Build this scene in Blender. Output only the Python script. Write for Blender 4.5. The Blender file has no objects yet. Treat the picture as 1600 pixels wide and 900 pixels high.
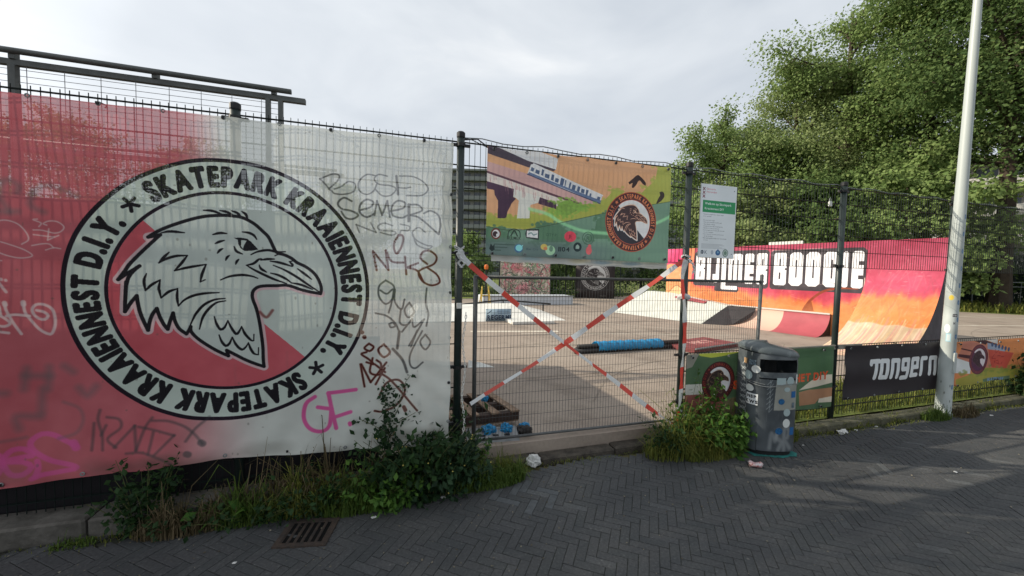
import bpy, math, random, json
import numpy as np
from mathutils import Vector, Matrix, Euler

scene = bpy.context.scene
COL = scene.collection
R = math.radians

# ------------------------------------------------------------------ camera
cam_d = bpy.data.cameras.new('camera')
cam = bpy.data.objects.new('camera', cam_d)
COL.objects.link(cam)
scene.camera = cam
cam_d.sensor_width = 36.0
cam_d.lens = 36.0 * 600.7 / 1600.0
cam_d.clip_start = 0.05
cam_d.clip_end = 1500
PITCH, ROLL, YAW = .0473, .0221, .3025
fw = Vector((math.sin(YAW) * math.cos(PITCH), math.cos(YAW) * math.cos(PITCH), -math.sin(PITCH)))
rt = Vector((math.cos(YAW), -math.sin(YAW), 0))
up = rt.cross(fw)
rt2 = rt * math.cos(ROLL) + up * math.sin(ROLL)
up2 = up * math.cos(ROLL) - rt * math.sin(ROLL)
m = Matrix((rt2, up2, -fw)).transposed().to_4x4()
m.translation = Vector((0, -3.4369, 1.9107))
cam.matrix_world = m

# ------------------------------------------------------------------ light
SUNV = Vector((-1.68, .69, 1.0)).normalized()        # towards the sun
sun_d = bpy.data.lights.new('sun', 'SUN')
sun_d.energy = 4.6
sun_d.angle = R(0.6)
sun_d.color = (1.0, .90, .74)
sun = bpy.data.objects.new('sun', sun_d)
COL.objects.link(sun)
sun.rotation_euler = (-SUNV).to_track_quat('-Z', 'Y').to_euler()

world = bpy.data.worlds.new('World')
scene.world = world
world.use_nodes = True
wn = world.node_tree
wn.nodes.clear()
def N(tree, typ, **kw):
    n = tree.nodes.new(typ)
    for k, v in kw.items():
        if hasattr(n, k): setattr(n, k, v)
        else: n.inputs[k].default_value = v
    return n
def ramp(tree, stops, fac=None, interp='LINEAR'):
    n = tree.nodes.new('ShaderNodeValToRGB')
    n.color_ramp.interpolation = interp
    el = n.color_ramp.elements
    while len(el) < len(stops): el.new(.5)
    for e, (p, c) in zip(el, stops):
        e.position = p
        e.color = (c, c, c, 1) if isinstance(c, (int, float)) else (*c, 1)
    if fac: tree.links.new(fac, n.inputs[0])
    return n
wo = N(wn, 'ShaderNodeOutputWorld')
sky = N(wn, 'ShaderNodeTexSky')
sky.sky_type = 'NISHITA'
sky.sun_disc = False
sky.sun_elevation = math.asin(SUNV.z)
sky.sun_rotation = math.atan2(SUNV.x, SUNV.y)
bg1 = N(wn, 'ShaderNodeBackground'); bg1.inputs[1].default_value = .10
wn.links.new(sky.outputs[0], bg1.inputs[0])
tc = N(wn, 'ShaderNodeTexCoord')
mp = N(wn, 'ShaderNodeMapping'); mp.inputs['Scale'].default_value = (1, 1, 2.6)
mp.inputs['Location'].default_value = (.37, .2, .1)
wn.links.new(tc.outputs['Generated'], mp.inputs[0])
nz = N(wn, 'ShaderNodeTexNoise'); nz.inputs['Scale'].default_value = 2.1; nz.inputs['Detail'].default_value = 5; nz.inputs['Roughness'].default_value = .5
nz.inputs['Distortion'].default_value = .3
wn.links.new(mp.outputs[0], nz.inputs['Vector'])
cr = ramp(wn, [(.28, (.50, .55, .62)), (.45, (.60, .645, .70)), (.60, (.69, .73, .775)), (.74, (.84, .86, .88))], nz.outputs[0])
# thin cloud glows brighter towards the veiled sun
sunn = N(wn, 'ShaderNodeVectorMath', operation='DOT_PRODUCT')
wn.links.new(tc.outputs['Generated'], sunn.inputs[0]); sunn.inputs[1].default_value = SUNV
sg = ramp(wn, [(.45, 0.0), (.80, .07), (1.0, .6)], sunn.outputs['Value'])
addc = N(wn, 'ShaderNodeMix', data_type='RGBA', blend_type='ADD'); addc.inputs[0].default_value = 1
wn.links.new(cr.outputs[0], addc.inputs[6]); wn.links.new(sg.outputs[0], addc.inputs[7])
bg2 = N(wn, 'ShaderNodeBackground'); bg2.inputs[1].default_value = 1.0
wn.links.new(addc.outputs[2], bg2.inputs[0])
nz2 = N(wn, 'ShaderNodeTexNoise'); nz2.inputs['Scale'].default_value = 1.3; nz2.inputs['Detail'].default_value = 4
wn.links.new(mp.outputs[0], nz2.inputs['Vector'])
cov = ramp(wn, [(.30, .80), (.42, .97)], nz2.outputs[0])
mx = N(wn, 'ShaderNodeMixShader')
wn.links.new(cov.outputs[0], mx.inputs[0]); wn.links.new(bg1.outputs[0], mx.inputs[1]); wn.links.new(bg2.outputs[0], mx.inputs[2])
wn.links.new(mx.outputs[0], wo.inputs[0])

vs = scene.view_settings
vs.view_transform = 'Standard'; vs.look = 'None'; vs.exposure = 0.20; vs.gamma = 1.0; vs.use_curve_mapping = False

# ------------------------------------------------------------------ helpers
rng = random.Random(7)
nr = np.random.RandomState(11)

def lin(c):
    c = np.asarray(c, float)
    return tuple(np.where(c <= .04045, c / 12.92, ((c + .055) / 1.055) ** 2.4))
def S(r, g, b): return lin((r / 255, g / 255, b / 255))

MATS = {}
def mat(name, col, rough=.7, noise=.0, scale=8, metal=0, bump=0, spec=.3, col2=None, island=False, objrand=False, translu=0, coords='Object', lo=.35, hi=.65):
    """Principled material: base colour with a noise (or per-piece random) swing to a second colour and an optional bump"""
    if name in MATS: return MATS[name]
    M = bpy.data.materials.new(name); M.use_nodes = True
    t = M.node_tree; b = t.nodes['Principled BSDF']; out = t.nodes['Material Output']
    b.inputs['Roughness'].default_value = rough
    b.inputs['Metallic'].default_value = metal
    b.inputs['Specular IOR Level'].default_value = spec
    c2 = col2 or tuple(max(0, x * (1 - noise)) for x in col)
    colsock = None
    if noise or col2 or island or objrand:
        if island:
            g = N(t, 'ShaderNodeNewGeometry'); fac = g.outputs['Random Per Island']
        elif objrand:
            g = N(t, 'ShaderNodeObjectInfo'); fac = g.outputs['Random']
        else:
            c = N(t, 'ShaderNodeTexCoord')
            nzz = N(t, 'ShaderNodeTexNoise'); nzz.inputs['Scale'].default_value = scale; nzz.inputs['Detail'].default_value = 6
            nzz.inputs['Roughness'].default_value = .62
            if coords == 'World':
                g = N(t, 'ShaderNodeNewGeometry'); t.links.new(g.outputs['Position'], nzz.inputs['Vector'])
            else:
                t.links.new(c.outputs[coords], nzz.inputs['Vector'])
            fac = nzz.outputs[0]
        if island or objrand: rp = ramp(t, [(0, col), (1, c2)], fac)
        else: rp = ramp(t, [(lo, col), (hi, c2)], fac)
        colsock = rp.outputs[0]
        t.links.new(colsock, b.inputs['Base Color'])
    else:
        b.inputs['Base Color'].default_value = (*col, 1)
    if bump:
        c = N(t, 'ShaderNodeNewGeometry')
        n2 = N(t, 'ShaderNodeTexNoise'); n2.inputs['Scale'].default_value = scale * 6; n2.inputs['Detail'].default_value = 5
        t.links.new(c.outputs['Position'], n2.inputs['Vector'])
        bp = N(t, 'ShaderNodeBump'); bp.inputs['Strength'].default_value = bump; bp.inputs['Distance'].default_value = .01
        t.links.new(n2.outputs[0], bp.inputs['Height']); t.links.new(bp.outputs[0], b.inputs['Normal'])
    if translu:
        tr = N(t, 'ShaderNodeBsdfTranslucent')
        if colsock: t.links.new(colsock, tr.inputs[0])
        else: tr.inputs[0].default_value = (*col, 1)
        ms = N(t, 'ShaderNodeMixShader'); ms.inputs[0].default_value = translu
        t.links.new(b.outputs[0], ms.inputs[1]); t.links.new(tr.outputs[0], ms.inputs[2])
        t.links.new(ms.outputs[0], out.inputs[0])
    MATS[name] = M
    return M

class MB:
    """collects shapes, then links them as one mesh object"""
    def __init__(s): s.v = []; s.f = []; s.mi = []; s.cur = 0
    def add(s, vs, fs):
        o = len(s.v); s.v += [tuple(p) for p in vs]
        s.f += [tuple(i + o for i in f) for f in fs]; s.mi += [s.cur] * len(fs); return s
    def box(s, x0, x1, y0, y1, z0, z1, M=None, bev=0):
        if bev:
            b = bev; vs = []
            for z, i in ((z0, b), (z0 + b, 0), (z1 - b, 0), (z1, b)):
                c = b
                vs += [(x0 + i + c, y0 + i, z), (x1 - i - c, y0 + i, z), (x1 - i, y0 + i + c, z), (x1 - i, y1 - i - c, z), (x1 - i - c, y1 - i, z), (x0 + i + c, y1 - i, z), (x0 + i, y1 - i - c, z), (x0 + i, y0 + i + c, z)]
            fs = [tuple(range(7, -1, -1)), tuple(range(24, 32))]
            for k in range(3):
                for j in range(8): fs.append((k * 8 + j, k * 8 + (j + 1) % 8, k * 8 + 8 + (j + 1) % 8, k * 8 + 8 + j))
        else:
            vs = [(x0, y0, z0), (x1, y0, z0), (x1, y1, z0), (x0, y1, z0), (x0, y0, z1), (x1, y0, z1), (x1, y1, z1), (x0, y1, z1)]
            fs = [(3, 2, 1, 0), (4, 5, 6, 7), (0, 1, 5, 4), (1, 2, 6, 5), (2, 3, 7, 6), (3, 0, 4, 7)]
        if M is not None: vs = [M @ Vector(p) for p in vs]
        return s.add(vs, fs)
    def tube(s, pts, r, n=8, cap=True):
        pts = [Vector(p) for p in pts]
        rs = r if isinstance(r, (list, tuple)) else [r] * len(pts)
        vs, fs = [], []; prev = None
        for i, p in enumerate(pts):
            d = (pts[min(i + 1, len(pts) - 1)] - pts[max(i - 1, 0)]).normalized()
            a = prev if prev is not None else (Vector((0, 0, 1)) if abs(d.z) < .9 else Vector((1, 0, 0)))
            x = (a - d * a.dot(d))
            if x.length < 1e-6: x = d.orthogonal()
            x.normalize(); y = d.cross(x); prev = x
            for k in range(n):
                t = 2 * math.pi * k / n + math.pi / n
                vs.append(p + (x * math.cos(t) + y * math.sin(t)) * rs[i])
        for i in range(len(pts) - 1):
            for k in range(n): fs.append((i * n + k, i * n + (k + 1) % n, (i + 1) * n + (k + 1) % n, (i + 1) * n + k))
        if cap: fs += [tuple(range(n - 1, -1, -1)), tuple(range((len(pts) - 1) * n, len(pts) * n))]
        return s.add(vs, fs)
    def lathe(s, prof, c=(0, 0), n=20):
        vs, fs = [], []
        for r, z in prof:
            for k in range(n): vs.append((c[0] + r * math.cos(2 * math.pi * k / n), c[1] + r * math.sin(2 * math.pi * k / n), z))
        for i in range(len(prof) - 1):
            for k in range(n): fs.append((i * n + k, i * n + (k + 1) % n, (i + 1) * n + (k + 1) % n, (i + 1) * n + k))
        fs += [tuple(range(n - 1, -1, -1)), tuple(range((len(prof) - 1) * n, len(prof) * n))]
        return s.add(vs, fs)
    def prism(s, poly, d, M=None):
        """polygon (x,z) extruded from y=0 to y=d"""
        n = len(poly)
        vs = [(x, 0, z) for x, z in poly] + [(x, d, z) for x, z in poly]
        if M is not None: vs = [M @ Vector(p) for p in vs]
        fs = [tuple(range(n)), tuple(range(2 * n - 1, n - 1, -1))] + [(i, i + n, (i + 1) % n + n, (i + 1) % n) for i in range(n)]
        return s.add(vs, fs)
    def build(s, name, mats, parent=None, smooth=False, kind=None, label=None, cat=None, group=None, loc=None):
        me = bpy.data.meshes.new(name)
        off = Vector(loc) if loc is not None else None
        me.from_pydata([tuple(Vector(p) - off) for p in s.v] if off is not None else s.v, [], s.f)
        if not isinstance(mats, (list, tuple)): mats = [mats]
        for M in mats: me.materials.append(M)
        if len(mats) > 1: me.polygons.foreach_set('material_index', s.mi)
        if smooth: me.polygons.foreach_set('use_smooth', [True] * len(me.polygons))
        o = bpy.data.objects.new(name, me); COL.objects.link(o)
        if off is not None: o.location = off
        return tag(o, label, cat, group, kind, parent)
def tag(o, label=None, cat=None, group=None, kind=None, parent=None):
    if label: o['label'] = label
    if cat: o['category'] = cat
    if group: o['group'] = group
    if kind: o['kind'] = kind
    if parent: o.parent = parent
    return o
def thing(name, label, cat, loc=(0, 0, 0), rz=0, group=None):
    o = bpy.data.objects.new(name, None); o.empty_display_size = .2; COL.objects.link(o)
    o.location = loc; o.rotation_euler = (0, 0, rz)
    return tag(o, label, cat, group)
def copy_tree(o, parent=None):
    c = o.copy(); COL.objects.link(c)
    if parent: c.parent = parent
    for ch in list(o.children): copy_tree(ch, c)
    return c
def np_mesh(name, V, F, mats, parent=None, smooth=False, kind=None, mi=None):
    """V (n,3), F (m,k) all faces with k corners"""
    me = bpy.data.meshes.new(name)
    V = np.asarray(V, np.float32); F = np.asarray(F, np.int32); k = F.shape[1]
    me.vertices.add(len(V)); me.vertices.foreach_set('co', V.ravel())
    me.loops.add(F.size); me.loops.foreach_set('vertex_index', F.ravel())
    me.polygons.add(len(F)); me.polygons.foreach_set('loop_start', np.arange(0, F.size, k, dtype=np.int32))
    if not isinstance(mats, (list, tuple)): mats = [mats]
    for M in mats: me.materials.append(M)
    if mi is not None: me.polygons.foreach_set('material_index', np.asarray(mi, np.int32))
    me.polygons.foreach_set('use_smooth', np.full(len(F), smooth))
    me.update(calc_edges=True)
    o = bpy.data.objects.new(name, me); COL.objects.link(o)
    return tag(o, kind=kind, parent=parent)
def wires(name, segs, r, M, parent, kind=None):
    """many straight 4-sided wires in one mesh"""
    A = np.array([s[0] for s in segs], float); B = np.array([s[1] for s in segs], float)
    d = B - A; d /= np.linalg.norm(d, axis=1)[:, None]
    ref = np.where(np.abs(d[:, 2:3]) > .9, np.array([[1., 0, 0]]), np.array([[0, 0, 1.]]))
    x = np.cross(ref, d); x /= np.linalg.norm(x, axis=1)[:, None]; y = np.cross(d, x)
    rr = np.full((len(A), 1), r) if np.isscalar(r) else np.asarray(r)[:, None]
    V = np.stack([A + (x + y) * .7 * rr, A + (y - x) * .7 * rr, A - (x + y) * .7 * rr, A + (x - y) * .7 * rr,
                  B + (x + y) * .7 * rr, B + (y - x) * .7 * rr, B - (x + y) * .7 * rr, B + (x - y) * .7 * rr], 1).reshape(-1, 3)
    base = (np.arange(len(A)) * 8)[:, None, None]
    q = np.array([[0, 1, 5, 4], [1, 2, 6, 5], [2, 3, 7, 6], [3, 0, 4, 7], [4, 5, 6, 7], [3, 2, 1, 0]])[None]
    return np_mesh(name, V, (base + q).reshape(-1, 4), M, parent, kind=kind)

# ------------------------------------------------------------------ printing: flat artwork drawn in code
_gl = {}
def glyph(ch, bold=.0):
    k = (ch, bold)
    if k not in _gl:
        cu = bpy.data.curves.new('glyph', 'FONT'); cu.body = ch; cu.offset = bold; cu.resolution_u = 4
        ob = bpy.data.objects.new('glyph', cu)
        me = bpy.data.meshes.new_from_object(ob)
        v = np.array([(p.co.x, p.co.y) for p in me.vertices]) if len(me.vertices) else np.zeros((0, 2))
        tr = []
        for p in me.polygons:
            vi = list(p.vertices)
            for i in range(1, len(vi) - 1): tr.append((vi[0], vi[i], vi[i + 1]))
        w = (v[:, 0].max() - v[:, 0].min()) if len(v) else .22
        x0 = v[:, 0].min() if len(v) else 0
        _gl[k] = (v - np.array([x0, 0]) if len(v) else v, tr, w)
        bpy.data.objects.remove(ob); bpy.data.curves.remove(cu); bpy.data.meshes.remove(me)
    return _gl[k]
def smooth_line(p, step):
    p = [np.array(q, float) for q in p]
    if len(p) == 2: q = p
    else:
        q = []
        P = [2 * p[0] - p[1]] + p + [2 * p[-1] - p[-2]]
        for i in range(1, len(P) - 2):
            n = max(2, int(np.linalg.norm(P[i + 1] - P[i]) / step))
            for j in range(n):
                t = j / n
                q.append(.5 * (2 * P[i] + (P[i + 1] - P[i - 1]) * t + (2 * P[i - 1] - 5 * P[i] + 4 * P[i + 1] - P[i + 2]) * t * t + (3 * P[i] - P[i - 1] - 3 * P[i + 1] + P[i + 2]) * t ** 3))
        q.append(p[-1])
    return np.array(q)
class Canvas:
    def __init__(s, x0, z0, x1, z1, ppm, bg):
        s.x0, s.z0, s.ppm = x0, z0, ppm
        s.w = int((x1 - x0) * ppm); s.h = int((z1 - z0) * ppm)
        s.x1 = x0 + s.w / ppm; s.z1 = z0 + s.h / ppm
        s.a = np.empty((s.h, s.w, 3), np.float32); s.a[:] = np.array(bg) / 255.
    def win(s, lo, hi, pad=0):
        i0 = max(0, int((lo[0] - s.x0 - pad) * s.ppm)); i1 = min(s.w, int((hi[0] - s.x0 + pad) * s.ppm) + 2)
        j0 = max(0, int((lo[1] - s.z0 - pad) * s.ppm)); j1 = min(s.h, int((hi[1] - s.z0 + pad) * s.ppm) + 2)
        if i1 <= i0 or j1 <= j0: return None
        X = s.x0 + (np.arange(i0, i1) + .5) / s.ppm; Z = s.z0 + (np.arange(j0, j1) + .5) / s.ppm
        return (slice(j0, j1), slice(i0, i1)), X[None, :], Z[:, None]
    def paint(s, sl, m, col, al=1.0):
        m = (m * al)[..., None].astype(np.float32)
        s.a[sl] = s.a[sl] * (1 - m) + (np.array(col, np.float32) / 255.) * m
    def inside(s, p, X, Z):
        m = np.zeros(np.broadcast(X, Z).shape, bool)
        n = len(p)
        for i in range(n):
            ax, az = p[i]; bx, bz = p[(i + 1) % n]
            if az == bz: continue
            c = (az > Z) != (bz > Z)
            m ^= c & (X < (bx - ax) * (Z - az) / (bz - az) + ax)
        return m
    def poly(s, p, col, al=1.0):
        p = np.asarray(p, float); w = s.win(p.min(0), p.max(0))
        if w: s.paint(w[0], s.inside(p, w[1], w[2]).astype(np.float32), col, al)
    def ell(s, c, rx, rz, col, al=1.0, soft=0):
        w = s.win((c[0] - rx, c[1] - rz), (c[0] + rx, c[1] + rz), soft)
        if w:
            d = np.sqrt(((w[1] - c[0]) / rx) ** 2 + ((w[2] - c[1]) / rz) ** 2)
            e = max(soft / min(rx, rz), 1.0 / (s.ppm * min(rx, rz)))
            s.paint(w[0], np.clip((1 - d) / e + .5, 0, 1), col, al)
    def stroke(s, pts, wd, col, al=1.0, soft=0.0, taper=(1, 1)):
        q = smooth_line(pts, max(wd * .6, 3.0 / s.ppm))
        lo, hi = q.min(0), q.max(0); w = s.win(lo, hi, wd + soft)
        if not w: return
        sl, X, Z = w; M = np.zeros(np.broadcast(X, Z).shape, np.float32)
        n = len(q) - 1; j00, i00 = sl[0].start, sl[1].start
        for k in range(n):
            def ww(t):
                f = 1.0
                if taper[0] < 1: f *= taper[0] + (1 - taper[0]) * min(1, t / .35)
                if taper[1] < 1: f *= taper[1] + (1 - taper[1]) * min(1, (1 - t) / .35)
                return wd * .5 * f
            a, b = q[k], q[k + 1]; r0, r1 = ww(k / n), ww((k + 1) / n)
            v = s.win(np.minimum(a, b), np.maximum(a, b), wd * .5 + soft + 1.5 / s.ppm)
            if not v: continue
            d = b - a; L = max(d @ d, 1e-12)
            t = np.clip(((v[1] - a[0]) * d[0] + (v[2] - a[1]) * d[1]) / L, 0, 1)
            ds = np.sqrt((v[1] - a[0] - t * d[0]) ** 2 + (v[2] - a[1] - t * d[1]) ** 2) - (r0 + (r1 - r0) * t)
            e = max(soft, .8 / s.ppm)
            val = np.clip(.5 - ds / (2 * e), 0, 1)
            ss = (slice(v[0][0].start - j00, v[0][0].stop - j00), slice(v[0][1].start - i00, v[0][1].stop - i00))
            if ss[0].start < 0 or ss[1].start < 0: 
                continue
            sub = M[ss]; hh = min(sub.shape[0], val.shape[0]); wv = min(sub.shape[1], val.shape[1])
            sub[:hh, :wv] = np.maximum(sub[:hh, :wv], val[:hh, :wv])
        s.paint(sl, M, col, al)
    def tris(s, P, tr, col, al=1.0, fat=0.0):
        if not len(P): return
        w = s.win(P.min(0), P.max(0), 2 / s.ppm + fat)
        if not w: return
        sl, X, Z = w; M = np.zeros(np.broadcast(X, Z).shape, bool)
        for a, b, c in tr:
            A, B, C = P[a], P[b], P[c]
            e = 1e-9
            d1 = (B[0] - A[0]) * (Z - A[1]) - (B[1] - A[1]) * (X - A[0])
            d2 = (C[0] - B[0]) * (Z - B[1]) - (C[1] - B[1]) * (X - B[0])
            d3 = (A[0] - C[0]) * (Z - C[1]) - (A[1] - C[1]) * (X - C[0])
            M |= ((d1 >= -e) & (d2 >= -e) & (d3 >= -e)) | ((d1 <= e) & (d2 <= e) & (d3 <= e))
        k = int(round(fat * s.ppm))
        if k > 0:           # heavier weight: grow the letter by k pixels
            D = M.copy(); h, w_ = M.shape
            for dy in range(-k, k + 1):
                for dx in range(-k, k + 1):
                    if dx * dx + dy * dy > k * k + .5: continue
                    D[max(0, dy):h + min(0, dy), max(0, dx):w_ + min(0, dx)] |= M[max(0, -dy):h + min(0, -dy), max(0, -dx):w_ + min(0, -dx)]
            M = D
        s.paint(sl, M.astype(np.float32), col, al)
    def text(s, txt, x, z, h, col, bold=.02, sx=1.0, gap=.10, rot=0, al=1.0, center=False):
        """h = cap height in metres (built-in font caps are ~.7 em)"""
        k = h / .70; W = 0; items = []
        for ch in txt:
            if ch == ' ': W += .28 * sx; continue
            v, tr, w = glyph(ch, bold); items.append((v, tr, W)); W += (w + gap) * sx
        off = -W / 2 if center else 0; c, sn = math.cos(rot), math.sin(rot)
        for v, tr, o in items:
            p = np.stack([(v[:, 0] * sx + o + off) * k, v[:, 1] * k], 1)
            p = np.stack([p[:, 0] * c - p[:, 1] * sn + x, p[:, 0] * sn + p[:, 1] * c + z], 1)
            s.tris(p, tr, col, al)
        return W * k
    def arc_text(s, txt, c, rad, a0, a1, h, col, bold=.0, gap=.235, spc=.40, al=1.0, fat=0.0):
        """reads clockwise from angle a0 to a1 (degrees), letter tops outwards"""
        tot = sum(spc if ch == ' ' else glyph(ch, bold)[2] + gap for ch in txt) - gap
        k = h / .70; span = math.radians(a0 - a1) * (rad + h * .4); sx = span / (tot * k); W = 0
        for ch in txt:
            if ch == ' ': W += spc; continue
            v, tr, w = glyph(ch, bold)
            a = math.radians(a0) - (W + w / 2) * k * sx / (rad + h * .4)
            lx = (v[:, 0] - w / 2) * k * sx; lz = v[:, 1] * k + rad
            ca, sa = math.cos(a - math.pi / 2), math.sin(a - math.pi / 2)
            s.tris(np.stack([c[0] + lx * ca - lz * sa, c[1] + lx * sa + lz * ca], 1), tr, col, al, fat)
            W += w + gap
    def speckle(s, amt, seed=1, blur=0):
        r = np.random.RandomState(seed)
        n = r.rand(s.h, s.w).astype(np.float32) - .5
        s.a += (n * amt)[..., None]
    def mottle(s, amt, cell, seed=1):
        """soft blotches of dirt, cell in metres"""
        r = np.random.RandomState(seed)
        for q in (1, .5, .25):
            gw = max(2, int(s.w / (cell * q * s.ppm)) + 2); gh = max(2, int(s.h / (cell * q * s.ppm)) + 2)
            g = r.rand(gh, gw).astype(np.float32) - .5
            x = np.linspace(0, gw - 1.001, s.w); y = np.linspace(0, gh - 1.001, s.h)
            xi = x.astype(int); yi = y.astype(int); fx = (x - xi).astype(np.float32); fy = (y - yi).astype(np.float32)[:, None]
            fx = fx * fx * (3 - 2 * fx); fy = fy * fy * (3 - 2 * fy)
            top = g[yi][:, xi] * (1 - fx) + g[yi][:, xi + 1] * fx; bot = g[yi + 1][:, xi] * (1 - fx) + g[yi + 1][:, xi + 1] * fx
            s.a += ((top * (1 - fy) + bot * fy) * amt * q)[..., None]
    def image(s, name):
        im = bpy.data.images.new(name, s.w, s.h)
        px = np.ones((s.h, s.w, 4), np.float32); px[..., :3] = np.clip(s.a, 0, 1)
        im.pixels.foreach_set(px.ravel()); im.update(); im.pack()
        return im
def print_mat(name, cv, rough=.55, spec=.3, cloth=0.0, holes=0.0, bump=0):
    """material carrying a printed canvas; cloth = light through the fabric, holes = open share of its weave"""
    M = bpy.data.materials.new(name); M.use_nodes = True; t = M.node_tree
    b = t.nodes['Principled BSDF']; out = t.nodes['Material Output']
    im = N(t, 'ShaderNodeTexImage'); im.image = cv.image(name); im.extension = 'EXTEND'
    t.links.new(im.outputs[0], b.inputs['Base Color'])
    b.inputs['Roughness'].default_value = rough; b.inputs['Specular IOR Level'].default_value = spec
    sh = b.outputs[0]
    if cloth:
        tr = N(t, 'ShaderNodeBsdfTranslucent'); t.links.new(im.outputs[0], tr.inputs[0])
        ms = N(t, 'ShaderNodeMixShader'); ms.inputs[0].default_value = cloth
        t.links.new(sh, ms.inputs[1]); t.links.new(tr.outputs[0], ms.inputs[2]); sh = ms.outputs[0]
    if holes:
        tp = N(t, 'ShaderNodeBsdfTransparent')
        ms = N(t, 'ShaderNodeMixShader'); ms.inputs[0].default_value = holes
        t.links.new(sh, ms.inputs[1]); t.links.new(tp.outputs[0], ms.inputs[2]); sh = ms.outputs[0]
    if bump:
        g = N(t, 'ShaderNodeNewGeometry'); n2 = N(t, 'ShaderNodeTexNoise'); n2.inputs['Scale'].default_value = 60
        t.links.new(g.outputs['Position'], n2.inputs['Vector'])
        bp = N(t, 'ShaderNodeBump'); bp.inputs['Strength'].default_value = bump; bp.inputs['Distance'].default_value = .005
        t.links.new(n2.outputs[0], bp.inputs['Height']); t.links.new(bp.outputs[0], b.inputs['Normal'])
    t.links.new(sh, out.inputs[0])
    return M
def sheet(name, cv, M, nx, nz, fx, parent=None, back=None, smooth=True, thick=0, **kw):
    """a grid that carries canvas cv; fx(u,v) -> (world point, canvas x, canvas z)"""
    V = []; UV = []
    for j in range(nz + 1):
        for i in range(nx + 1):
            p, cx, cz = fx(i / nx, j / nz); V.append(p)
            UV.append(((cx - cv.x0) / (cv.x1 - cv.x0), (cz - cv.z0) / (cv.z1 - cv.z0)))
    F = np.array([(j * (nx + 1) + i, j * (nx + 1) + i + 1, (j + 1) * (nx + 1) + i + 1, (j + 1) * (nx + 1) + i) for j in range(nz) for i in range(nx)])
    o = np_mesh(name, V, F, M, parent, smooth)
    uv = o.data.uv_layers.new(name='UVMap')
    uv.data.foreach_set('uv', np.array(UV, np.float32)[F.ravel()].ravel())
    if thick:
        md = o.modifiers.new('thickness', 'SOLIDIFY'); md.thickness = thick; md.offset = -1
    return tag(o, kw.get('label'), kw.get('cat'), kw.get('group'), kw.get('kind'))
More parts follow.
